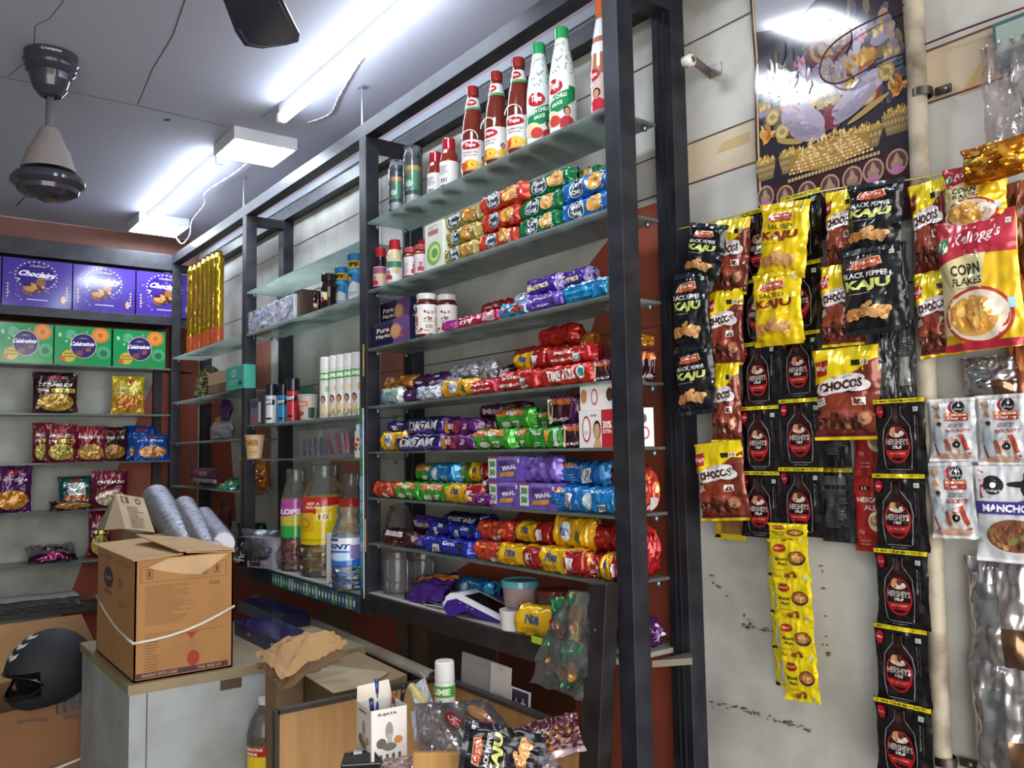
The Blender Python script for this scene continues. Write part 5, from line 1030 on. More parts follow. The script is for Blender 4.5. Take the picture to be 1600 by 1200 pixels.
# ---- middle bay
z = ZB[1]; g = 'goods on the upper shelf of the middle bay'
def bluetube():
    pr = [(.0001, 0), (.03, 0), (.031, .003), (.031, .17), (.0001, .172)]
    b = MB(); b.lathe(pr, mat('2a8cc0', 'gloss'), 24); wrap_art(b, Art().rect(-1, .55, 1, .9, 'e0b424').text('199', 0, .72, 1.1, .26, '3a2a1c', bold=.06).ell(.1, .2, .8, .3, '4aa8d8').ell(.1, .1, .6, .25, '2a7ab8').poly([(-.9, -1), (.9, -1), (.7, -.2), (.1, -.05), (-.4, -.35)], 'd0d4d8').ell(-.15, .12, .22, .16, '2a1c18').ell(-.15, .05, .17, .14, 'b88a6c').lines(-.3, -.7, .5, -.5, 2, '5a7a9a'), pr, .006, .168, 'gloss', 88)
    return [('tube', b, 'printed blue tube'), ('lid', rib_cap(.0325, .165, .188, mat('2f86c0', 'gloss')), 'blue lid')]
stand('drink_mix_tube', parts_of('blu', bluetube), 535, 1.56, z, 'left and hinder blue drink tube with a yellow price band', 'can', g)
stand('drink_mix_tube', parts_of('blu', bluetube), 557, 1.53, z, 'right and nearer blue drink tube with a yellow price band', 'can', g, sc=1.08)
def coffee():
    pr = [(.0001, 0), (.028, 0), (.031, .005), (.03, .05), (.033, .09), (.026, .112), (.025, .12)]
    b = MB(); b.lathe(pr, mat('23140f', 'gloss'), 24); wrap_art(b, Art().rect(-.9, -.3, .3, .5, 'd8b828').ell(-.3, .1, .5, .5, 'dcdce4').ell(-.2, -.2, .22, .26, 'b03a3a'), pr, .01, .09, 'gloss', 85)
    return [('jar', b, 'dark coffee jar'), ('lid', rib_cap(.03, .118, .146, mat('2a2020', 'gloss')), 'dark ribbed lid')]
stand('coffee_jar', parts_of('cof', coffee), 497, 1.50, z, 'small squat dark coffee jar', 'jar', g, sc=.62)
stand('coffee_jar', parts_of('cof', coffee), 514, 1.50, z, 'taller dark coffee jar beside the blue tubes', 'jar', g, sc=1.05)
bx('sweets_packet', .1, .05, .11, 'd0d4da', Art().blobs(0, 0, .8, .8, 22, .22, ['a8b0c0', 'dcdfe4', 'c0c6d0', '9098ac', 'f0f2f4'], 3), 386, 428, 1.49, z, 'left crinkled silvery blue packet behind the post', 'packet', g, kind='foil')
bx('candle_packet', .1, .05, .115, 'd4d8de', Art().blobs(0, 0, .8, .8, 16, .2, ['b0b6c2', 'e4e6ea', 'c8ccd4'], 5).text('3', .1, 0, .7, 1.3, 'e8ecf4', bold=.08), 428, 459, 1.49, z, 'silver packet shaped like a big numeral three', 'packet', g, kind='foil')
bx('brown_card', .03, .14, .13, '4a342a', None, 459, 471, 1.55, z, 'dark brown card standing on edge behind the silver packets', 'card', g)
z = ZB[2]; g = 'deodorant cans in a row'
def deo(body, cap, word='ENVY'):
    def f():
        pr = [(.0001, 0), (.024, 0), (.0255, .003), (.0255, .12), (.0235, .128)]
        b = MB(); b.lathe(pr, mat(body, 'gloss'), 22); wrap_art(b, Art().rect(-.7, .35, .9, .75, '16181e').text(word, .1, .55, 1.1, .28, 'eceef0', bold=.05).rect(-.2, -.8, .6, -.65, '16181e'), pr, .005, .118, 'gloss', 80)
        c = MB(); c.lathe([(.0245, .121), (.0258, .123), (.0258, .168), (.024, .173), (.0001, .174)], mat(cap, 'gloss'), 22)
        return [('can', b, None), ('cap', c, 'dark cap')]
    return f
stand('deodorant_can', parts_of('dw', deo('c4c8cc', '1a1e28')), 424, 1.49, z, 'white deodorant can with a near black cap', 'can', g, sc=1.08)
stand('deodorant_can', parts_of('db', deo('1e86c0', '1a1e28')), 443, 1.53, z, 'blue deodorant can with a near black cap', 'can', g, sc=1.08)
stand('deodorant_can', parts_of('dr', deo('b82a34', '1a1e28')), 458, 1.49, z, 'red deodorant can with a near black cap', 'can', g, sc=1.12)
bx('perfume_box', .05, .05, .125, '6a6e78', Art().rect(-.8, -.9, .8, -.4, '9a4a44').rect(-.8, .3, .8, .9, '3a4048'), 391, 403, 1.49, z, 'slim grey perfume box at the post', 'box', g)
bx('perfume_box', .05, .05, .14, '22262c', Art().rect(-.8, -.9, -.1, .5, 'd4d4d4'), 403, 413, 1.48, z, 'slim black and white perfume box left of the white can', 'box', g)
bx('green_box', .2, .07, .17, '2c6e54', Art().ell(.1, .75, .3, .12, 'd8d8c8'), 408, 468, 1.605, z, 'dark green box standing behind the deodorant cans', 'box')
def cup(col, art):
    def f():
        b = MB(); pr = [(.0001, 0), (.034, 0), (.035, .003), (.046, .108), (.049, .11), (.049, .114), (.0001, .115)]
        b.lathe(pr, mat(col, 'card'), 28); wrap_art(b, art(), pr, .004, .106, 'card', 88)
        return [('cup', b, None)]
    return f
cupA = lambda: Art().rect(-.7, .15, .7, .7, '9a6a2a').blobs(0, .42, .6, .22, 16, .09, ['c88a3c', '7a3a1c', 'd8a858'], 3).ell(0, -.45, .7, .4, 'b8a068').blobs(0, -.45, .55, .3, 30, .07, ['d8b050', 'c89a48', 'b06a34'], 4).text('Cup', -.3, .88, .4, .14, 'a05a5a')
cupB = lambda: Art().rect(-.75, .1, .4, .55, 'c8602c').text('CHILLI', -.18, .33, .9, .26, 'f0d8c0', bold=.04).ell(-.3, -.5, .55, .35, 'c8bca8').ell(-.3, -.5, .42, .25, 'b04a34').rect(.4, -.9, .9, .0, '2a4a34')
stand('noodle_cup', parts_of('cb', cup('b8b0a8', cupB)), 482, 1.50, z, 'pale noodle cup with a red soup picture beside the red can', 'cup', sc=.98)
def roomspray(t):
    def f():
        pr = [(.0001, 0), (.028, 0), (.03, .003), (.03, .19), (.027, .205)]
        b = MB(); b.lathe(pr, mat('dcdcda', 'gloss'), 24); a = Art().rect(-1, .58, 1, .9, '4aa83a').text('LIME', 0, .74, 1.2, .18, 'f0f4ec', bold=.05)
        a.person(-.05, -.45, .5, .4, 'd8c8a8').ell(.4, .2, .25, .14, {0: '7ac060', 1: 'd89ab0', 2: 'e0c040', 3: 'e0b030', 4: 'c8a848'}[t]).blobs(0, -.85, .7, .12, 16, .1, ['8aa070', 'b87a8a', 'c8b070'], t+2)
        wrap_art(b, a, pr, .004, .2, 'gloss', 88); c = MB(); c.lathe([(.0285, .2), (.0295, .203), (.0285, .252), (.026, .257), (.0001, .258)], mat('e4e4e2', 'gloss'), 24)
        return [('can', b, None), ('cap', c, 'tall white cap')]
    return f
g = 'white air freshener cans with a green band'
for i, (px, w) in enumerate(((511, 'leftmost'), (525, 'second from the left'), (536, 'middle'), (548, 'fourth from the left'), (560, 'rightmost'))):
    stand('air_freshener_can', parts_of('rs%d' % i, roomspray(i)), px, 1.50+.008*i, z, w+' of the five white cans with a green band', 'can', g, rz=radians(35))
z = ZB[3]
stand('noodle_cup', parts_of('ca', cup('c8a888', cupA)), 398, 1.452, z, 'noodle cup with a yellow noodle picture overlapping the post', 'cup', sc=1.0)
def combbox(col, inner, L, R, y, label, h=.12):
    e = empty('plastic_box', (X_at((L+R)/2, y, z+.05), y, z+.0005), label, 'box', 'clear boxes of combs'); w = X_at(R, y-.04, z+.05)-X_at(L, y-.04, z+.05)
    b = MB(); b.box(-w/2, w/2, -.045, .045, 0, h, mat('eef0f6', 'film')); b.obj('clear_box', e, 'clear plastic box')
    for i in range(5):
        m2 = MB(); x = -w*.36+w*.18*i
        if inner == 'ring': m2.tube([(x+.012*cos(t), -.03+.004*i, .05+.035*sin(t)) for t in [2*pi*k/14 for k in range(15)]], .004, mat(col[i % 2], 'gloss'), 6)
        else: m2.tube([(x-.02, -.03+.004*i, .1), (x+.025, -.03, .02)], .0075, mat(col[i % 2], 'gloss'), 6)
        m2.obj('razor' if inner != 'ring' else 'ring', e)
combbox(['2c3f8c', '3a58b0'], 'ring', 480, 522, 1.50, 'clear plastic box with dark blue rings inside')
combbox(['c84a5a', 'e0a0a8'], 'bar', 520, 556, 1.50, 'clear plastic box with slanting red and pink sticks inside')
def powder():
    pr = [(.0001, 0), (.02, 0), (.022, .003), (.022, .1), (.016, .11)]
    b = MB(); b.lathe(pr, mat('d8c8b8', 'gloss'), 20); wrap_art(b, Art().blobs(0, 0, .7, .8, 14, .2, ['b03a34', '2a2424', 'e0d8c8', 'c8602c'], 2), pr, .01, .09, 'gloss', 85)
    return [('bottle', b, None), ('cap', rib_cap(.0165, .11, .13, mat('dcdad4', 'gloss')), 'white cap')]
stand('powder_bottle', parts_of('pow', powder), 563, 1.48, z, 'small red and white bottle beside the box of pink sticks', 'bottle')
# sweet jars on the lower board
def sweetjar(h, r, lidc, labc, art, fillc, fillh, l0, l1, seed=1):
    def f():
        pr = [(.0001, .0), (r*.92, 0), (r, .008), (r*.97, .03), (r, .045), (r, h*.62), (r*.95, h*.7), (r*.72, h*.84), (r*.62, h*.88), (r*.62, h*.92)]
        b = MB(); b.lathe(pr, mat('eef2f0', 'clear'), 30)
        for q in (.64, .66, .76): b.lathe([(prof_r(pr, h*q)+.0006, h*q-.002), (prof_r(pr, h*q)+.002, h*q), (prof_r(pr, h*q)+.0006, h*q+.002)], mat('e8ecec', 'clear'), 30)
        out = [('jar', b, 'clear plastic jar')]
        l = MB(); band(l, pr, l0, l1, mat(labc, 'gloss')); wrap_art(l, art(), pr, l0, l1, 'gloss', 88, off0=.0007); out.append(('label', l, None))
        c = MB(); R_ = r*.66; c.lathe([(R_*.96, h*.9), (R_, h*.905), (R_, h*.985), (R_*.94, h), (.0001, h)], mat(lidc, 'clear' if lidc == 'e0e4e2' else 'gloss'), 30); out.append(('lid', c, None))
        m2 = MB(); rr = random.Random(seed)
        for i in range(int(90*fillh/.08)):
            t = rr.uniform(0, 2*pi); q = r*.86*sqrt(rr.uniform(.35, 1)); zz = rr.uniform(.012, fillh); a, bb = .012, .008
            M_ = Matrix.Rotation(rr.uniform(0, 6), 3, 'Z') @ Matrix.Rotation(rr.uniform(0, 6), 3, 'X'); c0 = Vector((q*cos(t), q*sin(t), zz))
            vs = [c0+M_ @ Vector(v) for v in ((-a*1.7, -bb, 0), (-a*1.7, bb, 0), (-a, 0, .005), (a, 0, .005), (a*1.7, -bb, 0), (a*1.7, bb, 0), (0, bb, 0), (0, -bb, 0))]
            m2.add(vs, [(0, 2, 1), (2, 7, 3, 6), (3, 4, 5), (2, 6, 1), (0, 7, 2), (7, 4, 3), (3, 5, 6)], mat(rr.choice(fillc), 'foil'))
        o_ = ('sweets', m2, 'heap of wrapped sweets'); out.append(o_); return out
    return f
g = 'big clear sweet jars'; z = .97
A1 = lambda: Art().rect(-1, .1, 1, 1, 'b84aa0').rect(-1, -.4, 1, .1, 'd8b83c').rect(-1, -1, 1, -.4, '3aa84a').poly([(-1, -.1), (1, .3), (1, -.2), (-1, -.5)], 'c8c04a').text('OLOPS', 0, .35, 1.3, .3, 'f0ecf4', bold=.06).text('pops', 0, .35, .01, .01, 'f0ecf4')
A2 = lambda: Art().rect(-1, .35, 1, 1, 'c02a24').poly([(-1, .35), (1, .7), (1, -.98), (-1, -.98)], 'e8cc1c').rect(-1, .3, .2, .9, 'c02a24').ell(-.55, .6, .24, .2, '5a5a50').text('GET A', .1, .72, .4, .12, 'f4ecd8', bold=.03).text('TATA TEA GOLD', .25, .56, .8, .12, 'f4ecd8', bold=.04).poly([(-.5, .3), (.1, .35), (.15, -.45), (-.45, -.5)], 'dcae1c').ell(-.17, -.1, .2, .22, 'b8861c', inner=.7).rect(.2, .0, .6, .35, 'f0f0e0').text('10', .4, .18, .25, .2, 'a82a24').lines(-.4, -.85, .7, -.72, 2, '8a7a1c')
A3 = lambda: Art().rect(-1, -1, 1, .1, '2a6cc0').rect(-1, .1, 1, 1, 'd8dce4').rect(-.9, .75, .0, .95, '2a4ca0').text('DENT', -.1, .38, 1.1, .36, '2a3c8c', slant=.1, bold=.05).ell(.1, -.35, .7, .3, 'b8d4ec').rect(.45, -.5, .95, .5, '8a7ab0').text('ice', -.6, .02, .4, .2, '4a9ae0')
stand('sweet_jar', parts_of('j1', sweetjar(.455, .066, 'e0e4e2', 'c8c04a', A1, ['b83a34', 'c85a4a', '8a2a2c', 'd88a7a'], .13, .15, .32, 3)), 462, 1.53, z, 'left jar with a pink, yellow and green label over red sweets', 'jar', g)
stand('sweet_jar', parts_of('j2', sweetjar(.475, .1, 'e0e4e2', 'e8cc1c', A2, ['c89a3c', 'd8b458', 'a87a28', 'e0c880'], .125, .136, .338, 5)), 507, 1.565, z, 'largest jar with a red and yellow label over gold wrapped sweets', 'jar', g)
stand('sweet_jar', parts_of('j3', sweetjar(.315, .066, 'e0e4e2', 'd8dce4', A3, ['4a7ac8', 'a8c8e8', '2a4c9c', 'd8e4f0'], .09, .095, .2, 7)), 545, 1.475, z, 'front jar with a blue and white label over blue wrapped sweets', 'jar', g)
A4 = lambda: Art().rect(-1, .5, 1, 1, 'c02a24').ell(.3, .0, .5, .5, 'e8a82c').rect(-.8, -.7, .2, -.3, 'e8cc1c')
stand('sweet_jar', parts_of('j4', sweetjar(.44, .055, 'e0e4e2', 'd8902a', A4, ['c89a3c', 'a86a28'], .1, .2, .335, 9)), 549, 1.585, z, 'hindmost jar with an orange label, behind the blue labelled one', 'jar', g)
mb = MB(); mb.box(-.004, .004, -.06, .06, 0, .2, mat('d8d8d2', 'card')); mb.obj('white_card', None, 'white card propped between the two right hand sweet jars', 'card', loc=(X_at(521, 1.50, 1.0), 1.53, .971))
# black tall sweets behind the jars etc
g = 'clear empty jars at the left end'
def emptyjar():
    b = MB(); b.lathe([(.0001, .001), (.05, .001), (.052, .006), (.052, .11), (.05, .122), (.044, .128), (.044, .14)], mat('e8e8ea', 'clear'), 28); b.lathe([(.0001, .01), (.048, .01)], mat('b0aaa8', 'clear'), 20)
    c = MB(); c.lathe([(.047, .128), (.047, .146), (.0001, .147)], mat('d8cfd0', 'clear'), 28); return [('jar', b, None), ('lid', c, None)]
stand('empty_jar', parts_of('ej', emptyjar), 621, 1.53, .985, 'left of two empty clear jars on the ledge', 'jar', g)
stand('empty_jar', parts_of('ej', emptyjar), 661, 1.58, .985, 'right and hinder of two empty clear jars on the ledge', 'jar', g)
def roundjar():
    b = MB(); b.lathe([(.0001, .001), (.045, .001), (.055, .02), (.058, .06), (.045, .1), (.035, .115), (.038, .125), (.036, .13), (.0001, .131)], mat('c8bcb8', 'clear'), 28); return [('jar', b, None)]
stand('glass_jar', parts_of('rj', roundjar), 624, 1.575, ZA[6], 'round shouldered clear jar behind the dark brown pack', 'jar')
# ================================================================ far rack goods (they face +x)
def far(name, mbf, Lp, Rp, z, h, label, cat, group=None, x=-5.52, wn=None, hn=None, rot=0, rx=0):
    """place a front-to-(-y) mesh of nominal size wn x hn so that it fills columns Lp..Rp"""
    y0, y1 = Y_at(Lp, x, z+h/2), Y_at(Rp, x, z+h/2)
    o = bpy.data.objects.new(name, mbf); S.collection.objects.link(o); o.location = (x, (y0+y1)/2, z+.001)
    o.scale = ((y1-y0)/wn, 1, h/hn); o.rotation_euler = (radians(rx), 0, pi/2+radians(rot)); tag(o, label, cat, group); return o
def A_choc():
    a = Art().blobs(0, -.1, .95, .85, 46, .035, ['6a5aa8', '8a7ab8', '5a48a0', '9080b8'], 4)
    for i in range(26): t = 2*pi*i/26; a.ell(-.05+.6*cos(t), .3+.6*sin(t), .03, .03, 'd8c8b8', n=6)
    a.ell(-.05, .3, .54, .55, '2e1a78').text('Cadbury', .0, .72, .5, .12, 'b8a878', slant=.1).text('Choclairs', -.02, .38, 1.05, .24, 'ece8f0', rot=-3, slant=.1, bold=.04).text('Delights', .2, .2, .4, .1, 'c89a68')
    a.blobs(-.05, -.18, .34, .26, 9, .17, ['8a5a34', '4a2414', 'a87a4c', '5c3018'], 5).blobs(-.05, -.2, .3, .2, 6, .1, ['b88a5c', '3a1a10'], 7)
    for s in (-1, 1):
        for k in range(5): a.ell(s*.85, -.1-.13*k, .03, .045, 'c8b090', n=6)
    a.rect(-.3, -.72, .3, -.68, 'c8b8e8').ell(.75, -.62, .07, .16, 'c8986a').veg(-.55, .12, .04, .04); return a
def A_cel():
    a = Art().ell(.6, .6, .32, .4, 'd07a34').ell(.6, .6, .22, .28, 'd89048').ell(.6, .6, .1, .13, 'c86a2c').ell(-.45, .55, .2, .26, '5aa884').blobs(-.6, .5, .3, .35, 12, .06, ['6ab894', 'a8d0a8', '3a8a64'], 2)
    a.ell(-.5, -.55, .24, .32, 'c8a83c').rect(-.68, -.6, -.32, -.55, '5a7a34').rect(-.68, -.45, -.32, -.4, '5a7a34').ell(-.72, -.7, .1, .13, 'c0562c').ell(.72, -.3, .26, .34, '4aa070').ell(.72, -.35, .14, .18, '2c6a4a')
    a.ell(0, 0, .47, .66, 'c8b090').ell(0, 0, .44, .62, '2c2268').text('Cadbury', 0, .38, .3, .1, 'a89868', slant=.1).text('Celebrations', -.02, .1, .84, .22, 'ece8f0', rot=2, slant=.08, bold=.04)
    a.poly([(-.28, -.3), (-.02, -.22), (-.02, -.5), (-.25, -.55)], '7a4a3a').poly([(.08, -.12), (.28, -.05), (.26, -.28), (.08, -.3)], '8a5440').blobs(.1, .1, .9, .85, 10, .03, ['c03a34', '1a5a3a', 'd8d0a0'], 7); return a
chB = boxpack(.34, .1, .275, '44328c', A_choc(), kind='gloss').mesh('gift_box')
g = 'purple gift boxes on the far rack'
for L, R, l in ((-104, 0, 'purple gift box cut off by the left edge of the picture'), (2, 110, 'first full purple gift box from the left'), (112, 208, 'second full purple gift box from the left'), (210, 300, 'purple gift box partly hidden by the corner post')):
    R = min(R, 262+40); o = far('gift_box', chB, L, R, 2.36, .275, l, 'gift box', g, wn=.34, hn=.275, x=-5.545)
ceB = boxpack(.27, .1, .22, '1f8a50', A_cel(), kind='gloss').mesh('gift_box')
g = 'green gift boxes on the far rack'
for L, R, l in ((-6, 81, 'leftmost green gift box with an oval purple badge'), (83, 171, 'middle green gift box with an oval purple badge'), (174, 255, 'rightmost green gift box, nearest the corner post')):
    far('gift_box', ceB, L, R, 2.035, P(200, 515, 'x', -5.5).z-2.037, l, 'gift box', g, wn=.27, hn=.22, x=-5.55)
def A_bag(top, word, food, foodcols, extra=None, ec='e0c83c'):
    a = Art().rect(-1, .2, 1, .98, top).ell(-.0, .72, .35, .12, 'a02a24').text(word, 0, .38, 1.5, .16, 'ecead8', bold=.05)
    if extra: a.rect(-.2, .02, .9, .2, ec).text(extra[0], -.55, .11, .5, .16, 'ecead8', bold=.05).text(extra[1], .35, .11, .95, .13, '3a2c14', bold=.05, slant=.06)
    a.ell(0, -.45, .82, .42, food).blobs(0, -.45, .72, .36, 70, .1, foodcols, 3, .7); return a
def bagmesh(k, col, art, seed=1, w=.22, h=.26): return pouch(w, h, .06, col, art, seed=seed, wr=1.6, seal=.06).mesh(k)
g = 'snack bags on the far rack'; YEL = ['c8a83c', 'b08a2c', 'd8c060', '8a6a20']
B = {
 'dark': bagmesh('snack_bag', '3a1420', A_bag('2c101a', 'RATLAMI SEV', 'a88434', YEL, ('20g', 'EXTRA')), 1),
 'namkeen': bagmesh('snack_bag', 'c89a24', A_bag('c8b42c', 'NIMBU MASALA', 'b8702c', ['c87a2c', 'a85a1c', 'd89048'], ('10g', 'EXTRA')), 2),
 'maroon': bagmesh('snack_bag', '6a1426', A_bag('701a2c', 'KHATTA MEETHA', 'a89a3c', ['c8c060', 'a89a3c', '8a8030', 'd8d080'], ('10g', 'EXTRA')), 3),
 'golden': bagmesh('snack_bag', '701a2c', A_bag('7a1c30', 'GOLDEN MIX', 'b8903c', ['d8b460', 'b8843c', 'c8a858']), 4),
 'dal': bagmesh('snack_bag', '3c1418', A_bag('34141a', 'CHANA DAL', '9a6a2c', ['b8843c', '8a5a20', 'c89848']), 5),
 'blue': bagmesh('snack_bag', '164a9c', A_bag('184a9c', 'ALOO', 'a8703c', ['c88a4c', 'a86a34', 'd8c060', 'c85a34']), 6),
 'purple': bagmesh('snack_bag', '4a1450', A_bag('4a1450', 'PUNJABI TADKA', 'b87a20', ['d8983c', 'b87a24', 'c88a34']), 7),
 'teal': bagmesh('snack_bag', '1a4648', A_bag('1c5054', 'LITE', 'a84a24', ['b8863c', '8a4a20', 'c8a060']).rect(-.5, -.2, .55, .55, 'c8ccc8').text('LITE', 0, .3, .6, .2, '2a3a3c', bold=.05).text('CHIWDA', 0, .0, .8, .2, '2a3a3c', bold=.05), 8),
 'silverm': bagmesh('snack_bag', '6a1830', A_bag('6a1830', 'BHELPURI', 'b8a898', ['d8c8b0', 'a88a6a', 'b86a50', 'e0d8c8']), 9)}
def fb(k, L, R, z, h, label, x=-5.56, rot=0, rx=0): return far('snack_bag', B[k], L, R, z, h, label, 'snack bag', g, x=x, wn=.22, hn=.26, rot=rot, rx=rx)
fb('dark', 50, 122, 1.748, .245, 'dark maroon snack bag standing alone left on the upper far shelf')
fb('namkeen', 174, 226, 1.748, .235, 'yellow and orange snack bag standing alone right on the upper far shelf')
fb('maroon', 50, 85, 1.463, .235, 'leftmost maroon snack bag of the row, half behind its neighbour', x=-5.60)
fb('maroon', 70, 120, 1.463, .225, 'second maroon snack bag of the row with a yellow green food picture', x=-5.53)
fb('golden', 115, 166, 1.463, .215, 'third maroon snack bag of the row with a golden food picture', x=-5.56)
fb('dal', 152, 200, 1.463, .21, 'dark brown snack bag of the row beside the blue ones', x=-5.62)
fb('blue', 196, 248, 1.463, .225, 'blue snack bag leaning at the end of the row', x=-5.63, rx=-12)
fb('blue', 210, 266, 1.463, .18, 'slumped blue snack bag in front, touching the corner post', x=-5.52, rx=-25)
fb('purple', -12, 50, 1.185, .265, 'purple snack bag cut off by the left edge of the picture')
fb('teal', 92, 146, 1.185, .2, 'teal and white snack bag leaning on the lower far shelf', rx=-14)
fb('dal', 78, 150, 1.185, .07, 'flat dark packet lying before the teal and white bag', x=-5.50, rx=-40)
fb('silverm', 142, 200, 1.185, .225, 'maroon and silver snack bag right of the teal one')
fb('maroon', 138, 172, .89, .28, 'maroon bag peeping out behind the open carton', x=-5.6)
o = pouch(.26, .2, .05, 'a8a0a8', Art().rect(-1, -1, 1, -.5, '5a1c3a').blobs(0, .2, .7, .5, 12, .15, ['c8c4cc', '8a8490', '6a3a50'], 4), kind='metalfoil', seed=5, wr=2).obj('snack_bag', None, 'silver and maroon bag lying flat on the lowest far glass shelf', 'snack bag', loc=(-5.50, Y_at(84, -5.5, .92), .905)); o.rotation_euler = (radians(-68), 0, pi/2)
# newspapers
ya, yb = Y_at(-30, XF, .65), Y_at(124, XF, .65)
for i in range(5):
    mb = MB(); r_ = random.Random(i); w = (yb-ya)*.5-.03*r_.random()
    mb.grid(lambda a, b: Vector(((b-.5)*.22, (a-.5)*2*w, .004*sin(a*9+i)+.003*sin(b*5))), 14, 4, mat(['a8a6a0', '8e8c88', 'b4b2aa', '9a9894', 'aeaca6'][i], 'matte'))
    mb.grid(lambda a, b: Vector(((b-.5)*.22, (.5-a)*2*w, .004*sin((1-a)*9+i)+.003*sin(b*5)-.008)), 14, 4, mat('9a9894', 'matte'))
    for k in range(9): mb.box(.1105, .1115, -w+.05+k*.07, -w+.09+k*.07, -.006, -.002, mat('4a4a4c', 'matte'))
    o = mb.obj('newspaper', None, ['bottom', 'second lowest', 'middle', 'second highest', 'topmost'][i]+' old newspaper of the pile on the bottom far shelf', 'newspaper', 'old newspapers on the bottom far shelf', loc=(-5.60+.01*r_.random(), (ya+yb)/2+.02*r_.random(), .643+.014*i)); 

# ================================================================ corner bay
def gold_tube():
    pr = [(.0001, 0), (.026, 0), (.0285, .002), (.0285, .545), (.018, .575), (.024, .585), (.0001, .588)]
    b = MB(); b.lathe(pr, mat('c8a42c', 'metalfoil'), 16); band(b, pr, .001, .11, mat('c0562a', 'foil'), n=16)
    a = Art(); rr = random.Random(2)
    for i in range(24): a.ell(rr.uniform(-.8, .8), rr.uniform(-.6, .9), .12, .012, '8a4a1c', rot=rr.uniform(0, 180), n=6)
    a.text('Poppers', .1, .1, 1.3, .16, 'a03a20', rot=60).text('PARTY', -.1, .6, 1.2, .1, 'a03a20', rot=50)
    wrap_art(b, a, pr, .1, .54, 'foil', 85); return b.mesh('party_popper')
gt = gold_tube(); g = 'golden party poppers in a bundle'
for i, (px, w) in enumerate(((294, 'leftmost'), (301, 'second from the left'), (308, 'third from the left'), (315, 'middle'), (322, 'third from the right'), (329, 'second from the right'), (336, 'rightmost'))):
    y = 1.475+.012*(i % 2); z0 = ZCc[0]+.001; x = X_at(px, y, z0+.2); o = bpy.data.objects.new('party_popper', gt); S.collection.objects.link(o)
    o.location = (x, y+.02, z0); top = P(px, (414, 412, 408, 402, 398, 394, 392)[i], 'y', y).z; o.scale = (.95, .95, min((top-z0)/.588, 1.05)); o.rotation_euler.z = i*.9-.6
    tag(o, w+' golden foil tube with an orange foot', 'party popper', g)
roll('silverblue', ZCc[0], 354, 382, 'small pinkish sweets pack beside the post in the corner bay', y=1.6, name='sweets_packet', cat='packet')
z = ZCc[1]; e = empty('mesh_basket', (X_at(325, 1.53, z), 1.54, z+.001), 'net wrapped dome of yellow green sweets in the corner bay', 'basket')
mb = MB(); rb = .15
for i in range(12):
    a = pi*i/12; mb.tube([(rb*cos(t)*cos(a), rb*.55*cos(t)*sin(a), .19*sin(t)) for t in [pi*k/16 for k in range(17)]], .0016, mat('5a5c3c', 'matte'), 4)
for k in range(1, 9):
    t = pi/2*k/9; mb.tube([(rb*cos(t)*cos(a), rb*.55*cos(t)*sin(a), .19*sin(t)) for a in [2*pi*q/24 for q in range(25)]], .0014, mat('6a6c4c', 'matte'), 4)
mb.obj('net', e)
mb = MB(); rr = random.Random(4)
for i in range(70):
    a, t = rr.uniform(0, 2*pi), rr.uniform(.05, 1.4); q = .85; c_ = (rb*q*cos(t)*cos(a), rb*.55*q*cos(t)*sin(a), .17*sin(t)); mb.lathe([(.0001, -.012), (.014, -.004), (.014, .004), (.0001, .012)], mat(rr.choice(['8a8a3c', 'a8a04c', '6a6a34', 'b8a860', '9a8a4c']), 'foil'), 8, c=c_)
mb.obj('sweets', e)
bx('kraft_box', .12, .07, .12, 'a88a68', Art().rect(-1, -1, 1, -.1, '5a3c2c').rect(-.9, -.85, .2, -.2, '7a5a40'), 325, 354, 1.49, z, 'small open brown carton in front of the net dome', 'box', kind='board')
bx('teal_box', .1, .06, .12, '3a9a88', Art().ell(-.1, .4, .25, .3, 'c8dcd0', inner=.7).lines(-.6, -.5, .3, -.1, 2, 'b0d0c4').ell(.6, -.5, .2, .2, '2a3a34'), 353, 381, 1.47, z, 'small teal box beside the brown carton in the corner bay', 'box')
z = ZCc[2]
o = pouch(.16, .24, .05, '4a1a5c', Art().poly([(-1, -1), (1, -1), (.2, .2), (-.6, 0)], 'a87a2c').blobs(-.2, -.6, .6, .3, 14, .12, ['c8a04c', '8a5a20'], 3), seed=4, wr=2).obj('snack_bag', None, 'purple and gold snack bag leaning in the corner bay', 'snack bag', loc=(X_at(340, 1.56, z+.1), 1.56, z+.002)); o.rotation_euler = (radians(-10), radians(10), 0)
o = pouch(.34, .1, .07, 'b4b6ba', None, kind='metalfoil', seed=6, wr=2.2).obj('foil_pouch', None, 'crumpled silver foil pouch lying in the corner bay', 'pouch', loc=(X_at(347, 1.50, z+.03), 1.50, z+.001))
z = ZCc[3]
o = pouch(.5, .085, .06, '3c1c3c', Art().poly([(-1, -1), (1, -1), (1, -.5), (-.6, -.4)], 'b8b4b8').poly([(-.9, .0), (.0, .2), (.2, .6), (-.8, .5)], '8a3a7a').text('TATTVA', .25, .2, .6, .5, 'b8a878').rect(-.98, -.9, -.7, .9, '1a181c'), kind='foil', seed=2, wr=1.2).obj('snack_bag', None, 'long dark purple and black pouch lying in the corner bay', 'snack bag', loc=(X_at(316, 1.47, z+.04), 1.48, z+.028))
o = pouch(.3, .12, .03, '2a8a7a', Art().blobs(0, 0, .8, .8, 16, .2, ['b8c83c', '3aa0a0', 'c8503c', '1a3a34', 'd8d0a0'], 8), seed=3, wr=1.8).obj('snack_bag', None, 'flat teal and lime packets under the long dark pouch', 'snack bag', loc=(X_at(350, 1.47, z), 1.463, z+.004)); o.rotation_euler.x = radians(-62)
